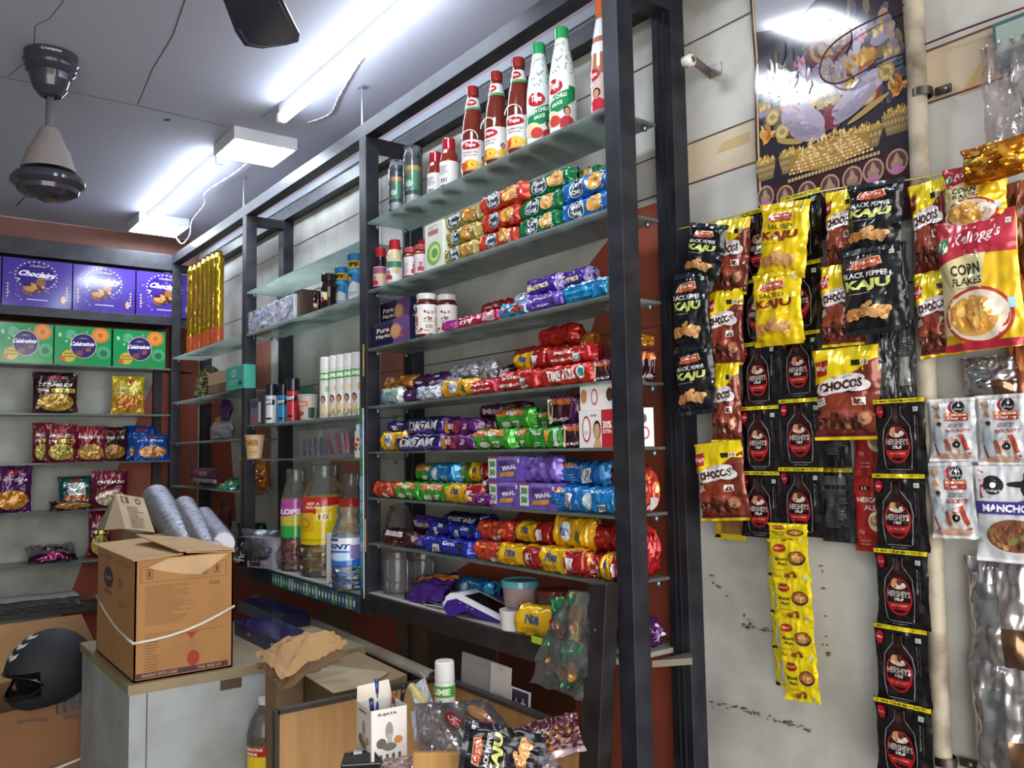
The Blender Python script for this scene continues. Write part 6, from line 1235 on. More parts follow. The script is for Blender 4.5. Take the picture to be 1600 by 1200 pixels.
o = pouch(.15, .16, .07, 'a8641c', Art().blobs(0, 0, .8, .8, 26, .16, ['c88a3c', '3a2414', 'd8a050', '2a7a8a', 'b8502c'], 8), seed=3, wr=2).obj('snack_bag', None, 'orange and brown snack bag seen between the post and its rear post', 'snack bag', loc=(-4.30, 1.55, z+.002)); o.rotation_euler.z = radians(55)
o = pouch(.15, .12, .05, '1c4440', None, kind='metalfoil', seed=8, wr=2).obj('snack_bag', None, 'dark teal crumpled bag low in the slot beside the post', 'snack bag', loc=(-4.32, 1.55, ZCc[4]+.002)); o.rotation_euler.z = radians(55)
o = pouch(.14, .2, .05, '5a1420', None, seed=8, wr=2).obj('snack_bag', None, 'dark red bag in the corner behind the cup stacks', 'snack bag', loc=(X_at(350, 1.6, 1.1), 1.6, ZCc[4]+.002))
rk('ledge_board', -5.484, -4.206, YF+.002, YW-.001, .955, .97, 'grimy white board', led2, lam)

# shiny pack at the post, left of the jars
e = empty('sweets_bag', (X_at(412, 1.46, 1.0), 1.46, .971), 'clear shiny bag of small chocolate packs with white letters on its side', 'bag')
b = boxpack(.24, .1, .135, 'b4b0bc', Art().rect(-.98, -1, -.42, 1, '2c2228').text('TIGER', -.7, 0, 1.5, .36, 'ececf0', rot=82, bold=.05).rect(-.42, -1, -.36, 1, 'dcdce4').rect(-.3, -.9, .3, .1, '5c4048').rect(-.2, -.6, .0, .0, 'b8b0b8').rect(.05, -.6, .2, .0, 'b8b0b8').blobs(.45, .3, .45, .6, 22, .16, ['c8c4d0', 'a098a8', 'e0dce4', '6a5a68', '4a6ab0'], 3), kind='foil')
b.obj('chocolate_packs', e); b = MB(); F = pouch_fn(.31, .17, .135, 4, .05, 2); b.grid(lambda a, c: F(2*a-1, 2*c-1, 0, 1), 14, 12, mat('f0f0f4', 'film')); b.grid(lambda a, c: F(1-2*a, 2*c-1, 0, -1), 14, 12, mat('f0f0f4', 'film')); b.obj('film_bag', e, 'crinkled clear film'); e.rotation_euler.z = radians(20)

# ================================================================ on the main ledge
LZ = .985
o = pouch(.26, .13, .05, '4a2080', Art().poly([(-1, .2), (1, .3), (1, .8), (-.5, .5)], 'c87a34').rect(-1, -1, -.6, 1, '2a1430'), seed=3, wr=2).obj('snack_bag', None, 'purple and orange snack bag lying on the ledge before the clear jars', 'snack bag', loc=(X_at(662, 1.49, 1.0), 1.47, LZ+.006)); o.rotation_euler = (radians(-50), radians(-8), 0)
roll('bluefoil', LZ, 712, 760, 'dark blue crumpled pack behind the card reader', y=1.60, lvl=.03, hs=.9, name='snack_packet', cat='packet')
roll('purpleflow', LZ, 708, 752, 'violet pack under the dark blue one behind the card reader', y=1.62, hs=.6, name='snack_packet', cat='packet', seed=2)
roll('lilac', LZ, 750, 792, 'pink and violet packet just behind the card reader', y=1.60, hs=.95, name='snack_packet', cat='packet', seed=2)
roll('bluefoil', LZ, 688, 712, 'small blue wrapper lying among the thin cables', y=1.52, hs=.5, name='snack_packet', cat='packet', seed=0)
for k in range(3):
    rr = random.Random(k+5); wire([(X_at(668+rr.uniform(0, 50), 1.46+rr.uniform(0, .06), LZ), 1.462+rr.uniform(0, .06), LZ+.004+rr.uniform(0, .012)) for _ in range(6)], .0018, ['8a8a90', '6a6a70', 'b8b8bc'][k], 'thin_cable', ['dull grey', 'dark grey', 'pale grey'][k]+' thin cable tangled on the ledge left of the card reader', 'cable')
cr_ = empty('card_reader', (X_at(741, 1.475, LZ), 1.50, LZ+.001), 'white and violet card payment reader lying on the ledge', 'card reader', rz=radians(14)); pv = mat('3c1c84', 'gloss'); wh = mat('dcdce4', 'gloss')
tp = [(-.115, .03), (-.105, .058), (-.085, .07), (-.06, .072), (.125, .02), (.13, .012)]; bt = [(.125, .002), (.1, .0), (.03, .008), (-.02, .022), (-.05, .012), (-.075, .0), (-.1, .003), (-.115, .015)]
mb = MB(); mb.prism([(a, c-.006) for a, c in tp][:0]+[(-.115, .028), (-.1, .052), (-.06, .06), (.122, .010)]+bt, lambda a, c, d: (a, -.043+d, c), .086, pv); mb.obj('base', cr_, 'violet lower shell')
mb = MB(); mb.prism(tp+[(.128, .006), (.1, .012), (-.06, .056), (-.1, .046), (-.118, .026)], lambda a, c, d: (a, -.045+d, c), .09, wh); mb.obj('top_shell', cr_, 'white upper shell', bevel=.003)
sl = (.02-.072)/.185; mb = MB(); sf = lambda a, c, e_=0: (a, c, .072+(a+.06)*sl+.0006+e_)
mb.add([sf(-.035, -.036), sf(.115, -.036), sf(.115, .036), sf(-.035, .036)], [(0, 1, 2, 3)], mat('17171c', 'gloss')); mb.obj('screen', cr_, 'black glass screen')
mb = MB()
for a in (-.05, -.02, .0): mb.box(a, a+.01, -.0462, -.0448, .045+(a+.06)*sl, .05+(a+.06)*sl, mat('6a6a78', 'gloss'))
mb.obj('side_button', cr_, 'small grey side buttons')
def tub(px, y, z, r, h, body, lid, label, lh=.012):
    e = empty('plastic_tub', (X_at(px, y, z), y, z+.0006), label, 'tub'); b = MB(); b.lathe([(.0001, 0), (r*.85, 0), (r*.88, .003), (r*.98, h), (r*.9, h), (r*.8, .004)], mat(body, 'gloss'), 30); b.obj('bowl', e)
    if lid: b = MB(); b.lathe([(r*.99, h-.006), (r*1.05, h-.005), (r*1.05, h+lh), (r*.95, h+lh+.002), (r*.93, h+lh-.002), (.0001, h+lh-.002)], mat(lid, 'gloss'), 30); b.obj('lid', e)
tub(803, 1.47, LZ, .042, .056, 'd0d0d0', None, 'small white plastic tub under the teal lidded one')
tub(813, 1.51, LZ+.058, .053, .062, '8a7a76', '4a8a94', 'brownish tub with a teal lid beside the card reader')
tub(868, 1.58, LZ, .055, .095, '6a4a44', '6a2c24', 'dull tub with a brown red lid at the back of the ledge')
roll('yellowred', LZ, 806, 892, 'big yellow noodle pack with a red end leaning out over the ledge edge', y=1.475, hs=1.35, rz=12, name='noodle_packet', cat='packet')
mb = MB(); mb.box(-.016, .016, -.001, 0, 0, .06, mat('a8d02c', 'foil')); mb.box(-.07, -.0, -.02, -.019, .05, .068, mat('a8d02c', 'foil'))
for i in range(5): mb.box(-.012+i*.006, -.010+i*.006, -.0015, -.001, .005, .05, mat('4a7a1c', 'card'))
mb.obj('sachet_strip', None, 'lime green sachet strip hanging over the ledge edge', 'sachet', loc=(X_at(867, 1.43, .96), 1.428, .935))
# hanging clear bag
hb = empty('hanging_bag', (0, 0, 0), 'clear plastic bag full of green and orange packs hanging from the ledge', 'bag'); x0, x1, z1, z0 = WF(832, 918, 925, 1083, 1.405); hb.location = ((x0+x1)/2, 1.405, z0)
hx = (x1-x0)/2; F0 = pouch_fn(x1-x0, z1-z0, .05, 3, .04, 3); F = lambda u, v, off, sg: (lambda p: Vector((hx-(hx-p.x)*(1-.62*max(0, v*.5+.5)**1.5), p.y, p.z)))(F0(u, v, off, sg)); mb = MB(); mb.grid(lambda a, c: F(2*a-1, 2*c-1, 0, 1)+Vector((.03*(c-.5), 0, 0)), 12, 20, mat('eef2f0', 'film')); mb.grid(lambda a, c: F(1-2*a, 2*c-1, 0, -1)+Vector((.03*(c-.5), 0, 0)), 12, 20, mat('eef2f0', 'film')); mb.obj('film', hb, 'crinkled clear film')
for i, (a, c, w) in enumerate(((-.05, .02, .07), (-.01, .015, .07), (.03, .02, .07), (.0, .12, .06), (.04, .14, .04))):
    o = pouch(w, .12, .02, ['1c5a38', '1f6840', '1a5234', '1c5a38', 'a8842c'][i], Art().ell(0, -.3, .6, .4, 'c8864a').rect(-1, .5, 1, .9, '2a7a4c').blobs(0, -.3, .4, .3, 8, .12, ['d89a5c', 'b8743c'], i), seed=i, wr=2).obj('snack_packet', hb, 'green packet with an orange picture' if i < 4 else 'yellow packet', loc=(a+.012, 0, c)); o.rotation_euler.y = radians([8, -4, 6, -10, 3][i])

# ================================================================ counter, cartons and helmet at the lower left
CZ = .80; cn = P(200, 1072, 'z', CZ); cxr, cyf = cn.x, cn.y; lam2 = mat('9aa09e', 'dirty')
ct = empty('counter', (cxr-.3, cyf+.3, 0), 'grimy grey white laminate counter carrying the big carton', 'counter'); o = ct.location
mb = MB(); mb.box(cxr-.75-o.x, cxr-.006-o.x, .006+cyf-o.y, 1.42-o.y, 0, CZ-.03, lam2); mb.obj('body', ct)
mb = MB(); mb.box(cxr-.77-o.x, cxr-o.x, cyf-o.y, 1.43-o.y, CZ-.03, CZ, mat('8a7a5c', 'dirty')); mb.obj('counter_top', ct, 'worn brownish counter top', bevel=.002)
mb = MB(); mb.box(cxr-.0058-o.x, cxr-.0045-o.x, cyf+.055-o.y, cyf+.058-o.y, .02, CZ-.032, mat('3a3c3a', 'matte')); mb.obj('panel_joint', ct)
mb = MB(); pa = P(362, 1055, 'x', cxr); mb.box(cxr-.0055-o.x, cxr-.0045-o.x, pa.y-.035-o.y, pa.y+.035-o.y, CZ-.066, CZ-.034, mat('4a3820', 'matte')); mb.obj('glue_stain', ct)
bw = Y_at(364, cxr-.02, 1.0)-cyf-.02; bl = .56; bh = P(193, 868, 'y', cyf+.02).z-CZ
bc = empty('carton', (cxr-.02, cyf+.02, CZ+.001), 'big brown carton with a white strap standing on the counter corner', 'carton'); kb = mat('a07444', 'board'); kl = mat('b89468', 'board')
t_ = .005; mb = MB()
mb.box(-t_, 0, 0, bw, 0, bh, kb); mb.box(-bl, 0, 0, t_, 0, bh, kb); mb.box(-bl, -bl+t_, 0, bw, 0, bh, kb); mb.box(-bl, 0, bw-t_, bw, 0, bh, kb); mb.box(-bl, 0, 0, bw, 0, t_, kb); mb.obj('carton_body', bc)
Af = Art().rect(-.9, .6, .85, .605, '5a3a2c').rect(-.9, .86, .85, .865, '5a3a2c').rect(-.9, .6, -.89, .865, '5a3a2c').rect(.84, .6, .85, .865, '5a3a2c')
for u in (-.72, .4, .65): Af.rect(u-.06, .66, u-.05, .82, '4a3020').rect(u+.05, .66, u+.06, .82, '4a3020').rect(u-.06, .66, u+.06, .67, '4a3020').rect(u-.06, .81, u+.06, .82, '4a3020').rect(u-.02, .69, u+.02, .79, '4a3020')
Af.text('Fruit', .6, .5, .22, .07, '6a4a34', slant=.03).lines(-.8, -.1, .2, .56, 24, '7a5434', .35, 3).lines(-.8, -.85, -.5, -.3, 12, '7a5434', .35, 5).lines(-.8, -.32, .85, -.22, 3, '7a5434', .35, 8)
Af.poly([(-.35, .98), (.9, .98), (.55, .78), (.3, .66), (-.1, .7), (-.5, .78), (-.75, .85)], 'c0a078').poly([(.02, -.3), (.24, -.3), (.13, -.42)], '9a3424').ell(.17, -.74, .13, .13, '9a3428').rect(-.98, -.96, .9, -.87, '4a2c34', k=.0).text('HANDLE WITH CARE', -.5, -.915, .7, .05, 'a88a6a').text('THIS SIDE UP', .5, -.915, .5, .05, 'a88a6a')
As = Art().ell(-.35, .5, .26, .19, '2c2838').text('fresh', -.35, .5, .3, .08, 'b89468').text('MASTER', -.35, .24, .4, .07, '5a3434', bold=.04).rect(.2, .42, .36, .56, '4a3020').rect(.23, .44, .33, .54, 'a07444').lines(.2, .1, .65, .22, 3, '6a4a34').text('FRUIT DRINK', -.5, .86, .7, .05, '6a4a34').text('READY TO SERVE', .45, .84, .75, .05, '6a4a34')
mb = MB(); Af.put(mb, lambda u, v, off: Vector((off*.6, (u+1)/2*bw, (v+1)/2*bh)), 'board'); mb.obj('front_printing', bc); mb = MB(); As.put(mb, lambda u, v, off: Vector((-bl+(u+1)/2*bl, -off*.6, (v+1)/2*bh)), 'board'); mb.obj('side_printing', bc)
# flaps
def flap(pts, name='flap', t=.004, m=kl):
    b = MB(); n = len(pts); P0 = [Vector(p) for p in pts]; nn = (P0[1]-P0[0]).cross(P0[2]-P0[0]).normalized()*t
    b.add(P0+[p+nn for p in P0], [tuple(range(n-1, -1, -1)), tuple(range(n, 2*n))]+[(i, (i+1) % n, n+(i+1) % n, n+i) for i in range(n)], m); return b.obj(name, bc)
flap([(-bl-.01, -.012, bh+.002), (.008, -.008, bh-.004), (.0, bw*.47, bh+.004), (-bl, bw*.5, bh+.012)])
flap([(-bl, bw*.50, bh+.004), (.004, bw*.50, bh+.008), (.004, bw+.004, bh-.002), (-bl, bw+.004, bh+.002)])
flap([(-bl*.72, bw*.30, bh+.04), (.004, bw*.42, bh+.014), (.012, bw+.0, bh+.006), (-bl*.75, bw*.95, bh+.012)])
mb = MB(); zs = bh*.44; sp = [(.002, -.002), (.002, bw+.002), (-bl-.002, bw+.002), (-bl-.002, -.002)]
for (a, b_), (c, d), za, zb_ in zip(sp, sp[1:]+sp[:1], (zs-.045, zs+.03, zs+.02, zs+.03), (zs+.03, zs+.02, zs+.03, zs-.045)):
    q = [Vector((a+(c-a)*k/6, b_+(d-b_)*k/6, za+(zb_-za)*k/6 - .02*sin(pi*k/6))) for k in range(7)]; mb.tube(q, .0045, mat('cfc8bc', 'gloss'), 6)
mb.obj('strap', bc, 'white packing strap')
# second carton behind with wrapped cup stacks
c2 = empty('carton', (-3.86, .92, .83), 'paler open carton with print behind the big one, holding cup stacks', 'carton', rz=radians(0)); o2 = c2.location
mb = MB(); W2, D2, H2 = .42, .36, .33
for bxx in ((-W2, 0, 0, t_, 0, H2), (-W2, 0, D2-t_, D2, 0, H2), (-t_, 0, 0, D2, 0, H2), (-W2, -W2+t_, 0, D2, 0, H2), (-W2, 0, 0, D2, 0, t_)): mb.box(*bxx, mat('a48a68', 'board'))
mb.obj('carton_body', c2)
fa, fb_, fc, fd = P(181, 771, 'x', -4.0), P(224, 778, 'x', -4.0), P(242, 832, 'x', -3.86), P(196, 826, 'x', -3.86)
mb = MB(); mb.add([v-o2 for v in (fa, fb_, fc, fd)]+[v-o2-Vector((.004, 0, 0)) for v in (fa, fb_, fc, fd)], [(3, 2, 1, 0), (4, 5, 6, 7), (0, 1, 5, 4), (1, 2, 6, 5), (2, 3, 7, 6), (3, 0, 4, 7)], mat('b09a7c', 'board'))
def ff(u, v, off): 
    a = fa.lerp(fb_, (u+1)/2); b_ = fd.lerp(fc, (u+1)/2); return b_.lerp(a, (v+1)/2)-o2+Vector((off*.8+.001, 0, 0))
Art().rect(-.75, .5, -.2, .9, '5a5044').rect(-.6, .55, -.45, .85, 'b09a7c').ell(.45, .7, .2, .18, '4a4034').ell(.45, .7, .1, .09, 'b09a7c').lines(-.5, -.85, .7, .4, 10, '6a5c4c', .5, 3).put(mb, ff, 'board'); mb.obj('printed_flap', c2, 'raised flap with black print')
f3 = [P(181, 771, 'x', -4.0), P(196, 826, 'x', -3.86), P(163, 828, 'x', -3.9), P(150, 830, 'x', -4.05)]
mb = MB(); mb.add([v-o2 for v in f3]+[v-o2-Vector((.004, 0.002, 0)) for v in f3], [(0, 1, 2, 3), (7, 6, 5, 4), (0, 1, 5, 4), (1, 2, 6, 5), (2, 3, 7, 6), (3, 0, 4, 7)], mat('8f8068', 'board')); mb.obj('side_flap', c2)
g = 'wrapped stacks of paper cups'
for i, (a, b_, r, w) in enumerate((((244, 778), (283, 842), .068, 'leftmost and thickest'), ((288, 792), (318, 845), .052, 'middle'), ((318, 808), (350, 850), .047, 'rightmost and lowest lying'))):
    p0, p1 = P(*a, 'y', 1.12+.05*i), P(*b_, 'y', 1.06+.02*i); p1 += (p1-p0)*(.5, .45, .0)[i]; e = empty('cup_stack', tuple(p1), w+' stack of patterned paper cups in clear film behind the big carton', 'cup stack', g)
    ax = (p0-p1); n = 13; M_ = ax.to_track_quat('Z', 'Y').to_matrix(); mb = MB(); L_ = ax.length
    rr = random.Random(i)
    for k in range(n):
        z0 = L_*k/n; b2 = MB(); b2.lathe([(r*.86, z0), (r*.97, z0+L_/n*.8), (r, z0+L_/n*.85), (r, z0+L_/n), (r*.9, z0+L_/n)], mat('e6e4ee', 'card'), 20)
        for q in range(16):
            t = 2*pi*q/16+rr.random(); zz = z0+L_/n*rr.uniform(.2, .6); hw = rr.uniform(.06, .2); b2.add([((r*1.004)*cos(t+s)*1.0, (r*1.004)*sin(t+s), zz+d) for s, d in ((-hw, 0), (hw, .0), (hw, .006), (-hw, .006))], [(0, 1, 2, 3)], mat('2c2c34', 'card'))
        mb.v += [tuple(M_ @ Vector(v)) for v in b2.v][0:0]
        base = len(mb.v); mb.v += [tuple(M_ @ Vector(v)) for v in b2.v]
        for f, m_, s_ in zip(b2.f, b2.m, b2.sm): mb.f.append(tuple(base+q for q in f)); mb.m.append(mb.mi(b2.ms[m_])); mb.sm.append(s_)
    b3_ = MB(); b3_.lathe([(.0001, .004), (r*.9, .004)], mat('9a98a4', 'card'), 20); base = len(mb.v); mb.v += [tuple(M_ @ Vector(v)) for v in b3_.v]; mb.f += [tuple(base+q for q in f) for f in b3_.f]; mb.m += [0]*len(b3_.f); mb.sm += [False]*len(b3_.f); mb.obj('cups', e); b2 = MB(); b2.lathe([(r*1.03, 0), (r*1.05, L_*.3), (r*1.02, L_*.7), (r*1.04, L_), (r*.6, L_+.012), (.0001, L_+.014)], mat('f0f0f4', 'film'), 20); b2.v = [tuple(M_ @ Vector(v)) for v in b2.v]; b2.obj('film_wrap', e, 'clear film')
# blue flat boxes under the ledge, at the back of the counter
def A_flat(): return Art().text('Choc', .35, 0, .35, .6, 'd8d8e8', bold=.05).ell(-.5, 0, .06, .3, '8a7ab8')
bx('gift_box', .4, .14, .05, '17174e', A_flat(), 366, 470, 1.20, CZ, 'flat dark blue gift box lying at the back of the counter', 'gift box', kind='gloss')
bx('gift_box', .4, .12, .05, '12122e', None, 372, 440, 1.36, CZ, 'second flat near black box behind the blue one on the counter', 'gift box', kind='gloss')
# helmet carton
fr, fl = P(140, 1096, 'z', .56), P(-70, 1120, 'z', .56); dr_ = Vector((-.86, .30, 0)).normalized()*.46; hc = empty('carton', (fr.x, fr.y, 0), 'open brown carton on the floor at the lower left with a helmet in it', 'carton'); q = [fl, fr, fr+dr_, fl+dr_]
mb = MB(); nseg = 10
for i in range(4):
    a, b_ = q[i], q[(i+1) % 4]; e_ = (b_-a); nrm = Vector((e_.y, -e_.x, 0)).normalized()
    def wall_(s, t, off=0, a=a, e_=e_, nrm=nrm): 
        p = a+e_*s+nrm*(.035*sin(pi*s)*sin(pi*min(1, t+.1))+off); return Vector((p.x-fr.x, p.y-fr.y, .56*t-(.012*sin(s*7) if t > .98 else 0)))
    mb.grid(lambda s, t: wall_(s, t), nseg, 8, mat('7c5636', 'board')); mb.grid(lambda s, t: wall_(1-s, t, -.006), nseg, 8, mat('7c5a3c', 'board'))
    if i == 0:
        mb.add([wall_(s, t, .002) for s, t in ((.45, .93), (.68, .93), (.68, .9), (.45, .9))], [(3, 2, 1, 0)], mat('4a3020', 'card')); mb.add([wall_(s, t, .002) for s, t in ((.8, .93), (.97, .93), (.97, .9), (.8, .9))], [(3, 2, 1, 0)], mat('4a3020', 'card'))
mb.add([Vector((p.x-fr.x, p.y-fr.y, .02)) for p in q], [(0, 1, 2, 3)], mat('7c5a3c', 'board')); mb.obj('carton_body', hc)
mb = MB(); a, b_ = q[2], q[3]; D_ = lambda px, py, d: CAM+ray(px, py)*(d/FPX); t0 = D_(126, 960, (q[2]-CAM).dot(fw)); t1 = D_(-60, 985, (q[3]-CAM).dot(fw)); v4 = [Vector((b_.x, b_.y, .55)), Vector((a.x, a.y, .55)), t0, t1]
mb.add([v-hc.location for v in v4]+[v-hc.location+Vector((-.004, .004, 0)) for v in v4], [(0, 1, 2, 3), (7, 6, 5, 4), (0, 1, 5, 4), (1, 2, 6, 5), (2, 3, 7, 6), (3, 0, 4, 7)], mat('a07c54', 'board')); mb.obj('raised_flap', hc)
mb = MB(); mb.tube([wall_ for wall_ in [Vector((fl.x+(fr.x-fl.x)*s-fr.x, fl.y+(fr.y-fl.y)*s-fr.y, .30+.06*s*s))+Vector((.045*sin(pi*s)+.006, -.045*sin(pi*s)-.002, 0)) for s in [k/10 for k in range(11)]]], .006, mat('c8c4bc', 'gloss'), 6); mb.obj('strap', hc, 'white strap')
# helmet
hp = CAM+ray(78, 1046)*(3.2/FPX); hel = empty('helmet', tuple(hp), 'matte black full face helmet with white streaks, visor open, in the floor carton', 'helmet'); hel.rotation_euler = (0, radians(8), radians(-72))
bk = mat('15161a', 'matte')
def hsurf(th, ph, k=1.0):
    x, y, z = sin(th)*cos(ph), sin(th)*sin(ph), cos(th)
    ex, ey, ez = .158, .128, .15
    if z < -.1 and x > 0: ex = .158+.03*min(1, (-z-.1)*2)*max(0, x)
    if z < 0: ez = .145; y *= 1-.12*(-z); 
    return Vector((x*ex*k, y*ey*k, z*ez*k))
mb = MB(); nt_, np_ = 26, 44
def port(th, ph):
    ph = (ph+pi) % (2*pi)-pi; zc = cos(th); return abs(ph) < 1.02 and -.42+.12*cos(ph*1.5) < zc < .22
for j in range(nt_):
    for i in range(np_):
        th0, th1 = .001+2.45*j/nt_, .001+2.45*(j+1)/nt_; p0, p1 = 2*pi*i/np_, 2*pi*(i+1)/np_
        if port((th0+th1)/2, (p0+p1)/2): continue
        mb.add([hsurf(th0, p0), hsurf(th1, p0), hsurf(th1, p1), hsurf(th0, p1)], [(0, 1, 2, 3)], bk, True); 
        mb.add([hsurf(th0, p0, .9), hsurf(th1, p0, .9), hsurf(th1, p1, .9), hsurf(th0, p1, .9)], [(3, 2, 1, 0)], mat('08080a', 'matte'), True)
hs = mb.obj('shell', hel); hs.data.name = 'helmet_shell'
mb = MB(); rim = []
for k in range(49):
    t = 2*pi*k/48; ph = 1.02*cos(t)*(1 if abs(cos(t)) < .99 else 1); zc = -.09+.31*sin(t); rim.append(hsurf(math.acos(max(-.99, min(.99, zc))), ph, 1.005))
mb.tube(rim, .006, mat('0c0c0e', 'gloss'), 6); mb.obj('port_trim', hel)
mb = MB(); wt = mat('c8ccd0', 'gloss')
for s in range(3):
    c0 = -.5+s*.32
    for sg in (-1, 1):
        pts = [(c0-.12, sg*.02), (c0-.02, sg*.34), (c0+.12, sg*.36), (c0+.02, sg*.1), (c0+.08, sg*.02)]
        mb.add([hsurf(pi/2-.62-.0-(-a)*1.0, b_*.9-.0, 1.008) if False else (lambda th, y_: hsurf(th, y_, 1.01))(.92-(a+.5)*.9, b_*.55/max(.35, sin(.92-(a+.5)*.9))) for a, b_ in pts], [tuple(range(5)) if sg > 0 else tuple(range(4, -1, -1))], wt, True)
mb.obj('decal', hel, 'white streaks on the crown')
# clear wrapped bottles beside the helmet
for i, (px, py) in enumerate(((97, 1092), (108, 1088), (118, 1084))):
    c_ = CAM+ray(px, py-2)*(3.22/FPX); mb = MB(); mb.lathe([(.0001, -.055), (.02, -.055), (.022, 0), (.012, .02), (.01, .03)], mat('e4eaf0', 'clear'), 14); e = mb.obj('water_bottle', None, ['left', 'middle', 'right'][i]+' one of the three small clear bottles beside the helmet', 'bottle', 'clear bottles in the helmet carton', loc=tuple(c_)); m2 = MB(); m2.lathe([(.0135, .02), (.0135, .04), (.0001, .042)], mat('2a7ac0', 'gloss'), 12); m2.obj('cap', e, 'blue cap')

# ================================================================ tray, boxes and clutter at the lower middle
D_ = lambda px, py, d: CAM+ray(px, py)*(d/FPX)
tz, tx, ty = .803, -2.26, 1.40; tr = empty('wooden_tray', (-1.9, 1.15, .50), 'light plywood cash tray with dark rims full of clutter', 'tray'); o = tr.location; wd = mat('b08a58', 'wood'); rimm = mat('2c2420', 'frame')
y0t = P(436, 1121, 'x', tx).y
def tb(n_, a, b_, c, d, e1, f1, m_, lab_=None): mb = MB(); mb.box(a-o.x, b_-o.x, c-o.y, d-o.y, e1-o.z, f1-o.z, m_); return mb.obj(n_, tr, lab_)
tb('side_board', tx-.015, tx, y0t, ty, .5, tz-.008, wd); tb('back_board', tx, -1.63, ty, ty+.015, .5, tz-.008, wd); tb('bottom', tx, -1.64, y0t, ty, .5, .512, wd)
tb('rim', tx-.02, tx+.004, y0t-.004, ty+.02, tz-.008, tz+.004, rimm, 'dark rim'); tb('rim', tx+.004, -1.63, ty-.004, ty+.02, tz-.008, tz+.004, rimm, 'dark rim'); tb('edge_strip', tx-.02, tx+.004, y0t-.012, y0t, .5, tz+.004, rimm, 'dark vertical edge'); tb('leg', tx-.02, tx+.02, y0t, y0t+.04, 0, .5, rimm); tb('leg', tx-.02, tx+.02, ty-.02, ty+.015, 0, .5, rimm); tb('leg', -1.62, -1.63, ty-.02, ty+.015, 0, .5, rimm)
# pipe
pa, pb = P(398, 932, 'y', 1.60), P(676, 1057, 'y', 1.50); mb = MB(); mb.tube([pa, pb], .0205, mat('b4aca0', 'dirty'), 18); m2 = mat('3a342e', 'matte'); d = (pb-pa).normalized(); mb.tube([pb-d*.001, pb+d*.0012], .0165, m2, 16); mb.obj('loose_pipe', None, 'grimy white plastic pipe lying aslant below the ledge', 'pipe')
# flat cartons and paper bag
def slab(pix, z, t, m_, name, label, cat, tilt=0):
    q = [P(px, py, 'z', z) for px, py in pix]; mb = MB(); c = sum(q, Vector())/len(q); n = len(q)
    mb.add([v-c for v in q]+[v-c-Vector((0, 0, t)) for v in q], [tuple(range(n)), tuple(range(2*n-1, n-1, -1))]+[(i, (i+1) % n, n+(i+1) % n, n+i) for i in range(n)], m_); ob = mb.obj(name, None, label, cat, loc=tuple(c)); return ob
slab([(455, 1042), (480, 1036), (608, 1050), (578, 1070), (520, 1082)][::-1], .803, .003, mat('a89878', 'board'), 'cardboard_sheet', 'pale cardboard sheet lying on the flat brown carton', 'cardboard')
o = slab([(476, 1040), (560, 1018), (636, 1054), (572, 1078)][::-1], .797, .79, mat('8c7654', 'board'), 'carton', 'flat brown carton between the counter and the wooden tray', 'carton')
mb = MB(); 
m3 = MB(); m3.box(-.045, .045, -.045, .045, 0, .83, mat('7a6248', 'board')); m3.obj('carton', None, 'brown carton standing on end under the kraft paper bag', 'carton', loc=(-2.655, 1.06, 0))
kp = mat('a8865c', 'board'); mb = MB()
b0, b1, b2_, b3 = P(399, 1019, 'z', .87), P(520, 992, 'z', .93), P(543, 1005, 'z', .9), P(440, 1062, 'z', .82); c = (b0+b2_)/2
def kg(s, t, off=0): p = b0.lerp(b1, s).lerp(b3.lerp(b2_, s), t); return p-c+Vector((0, 0, .045*sin(pi*s)*sin(pi*t)+.028*nz(s*4, t*5, 2)+.018*abs(nz(s*9, t*9, 5))+off))
mb.grid(lambda s, t: kg(s, t), 18, 14, kp, smooth=False); mb.grid(lambda s, t: kg(1-s, t, -.035), 18, 14, mat('6e543a', 'board'), smooth=False); mb.obj('paper_bag', None, 'crumpled kraft paper bag lying on the cartons', 'paper bag', loc=tuple(c))
def attr():
    pr = [(.0001, 0), (.05, 0), (.055, .01), (.055, .2), (.045, .24), (.02, .28), (.018, .3)]
    b = MB(); b.lathe(pr, mat('dcdcd8', 'clear'), 24); l = MB(); band(l, pr, .02, .17, mat('dcc020', 'gloss')); wrap_art(l, Art().rect(-1, .6, 1, 1, 'b02a24').text('ATTRACTIVE', -.1, .88, 1.0, .12, 'f0e8d8', bold=.04).text('TRADE', -.1, .7, .6, .12, 'f0e8d8', bold=.04).ell(-.6, -.3, .3, .5, 'd8803c').rect(.1, -.6, .6, .1, 'e8d850').lines(.1, -.8, .7, .2, 8, '8a7a1c'), pr, .02, .17, 'gloss', 88, off0=.0008)
    return [('bottle', b, 'clear bottle'), ('label', l, None), ('cap', rib_cap(.021, .29, .31, mat('c8c8c4', 'gloss')), 'pale cap')]
p_ = D_(412, 1190, 2.75); e = stand('drink_bottle', parts_of('att', attr), 412, p_.y, .62, 'bottle with a yellow and red label between counter and tray', 'bottle'); e.location = (-2.745, p_.y-.005, p_.z-.10); e.scale = (1.0, 1.0, 1.0)
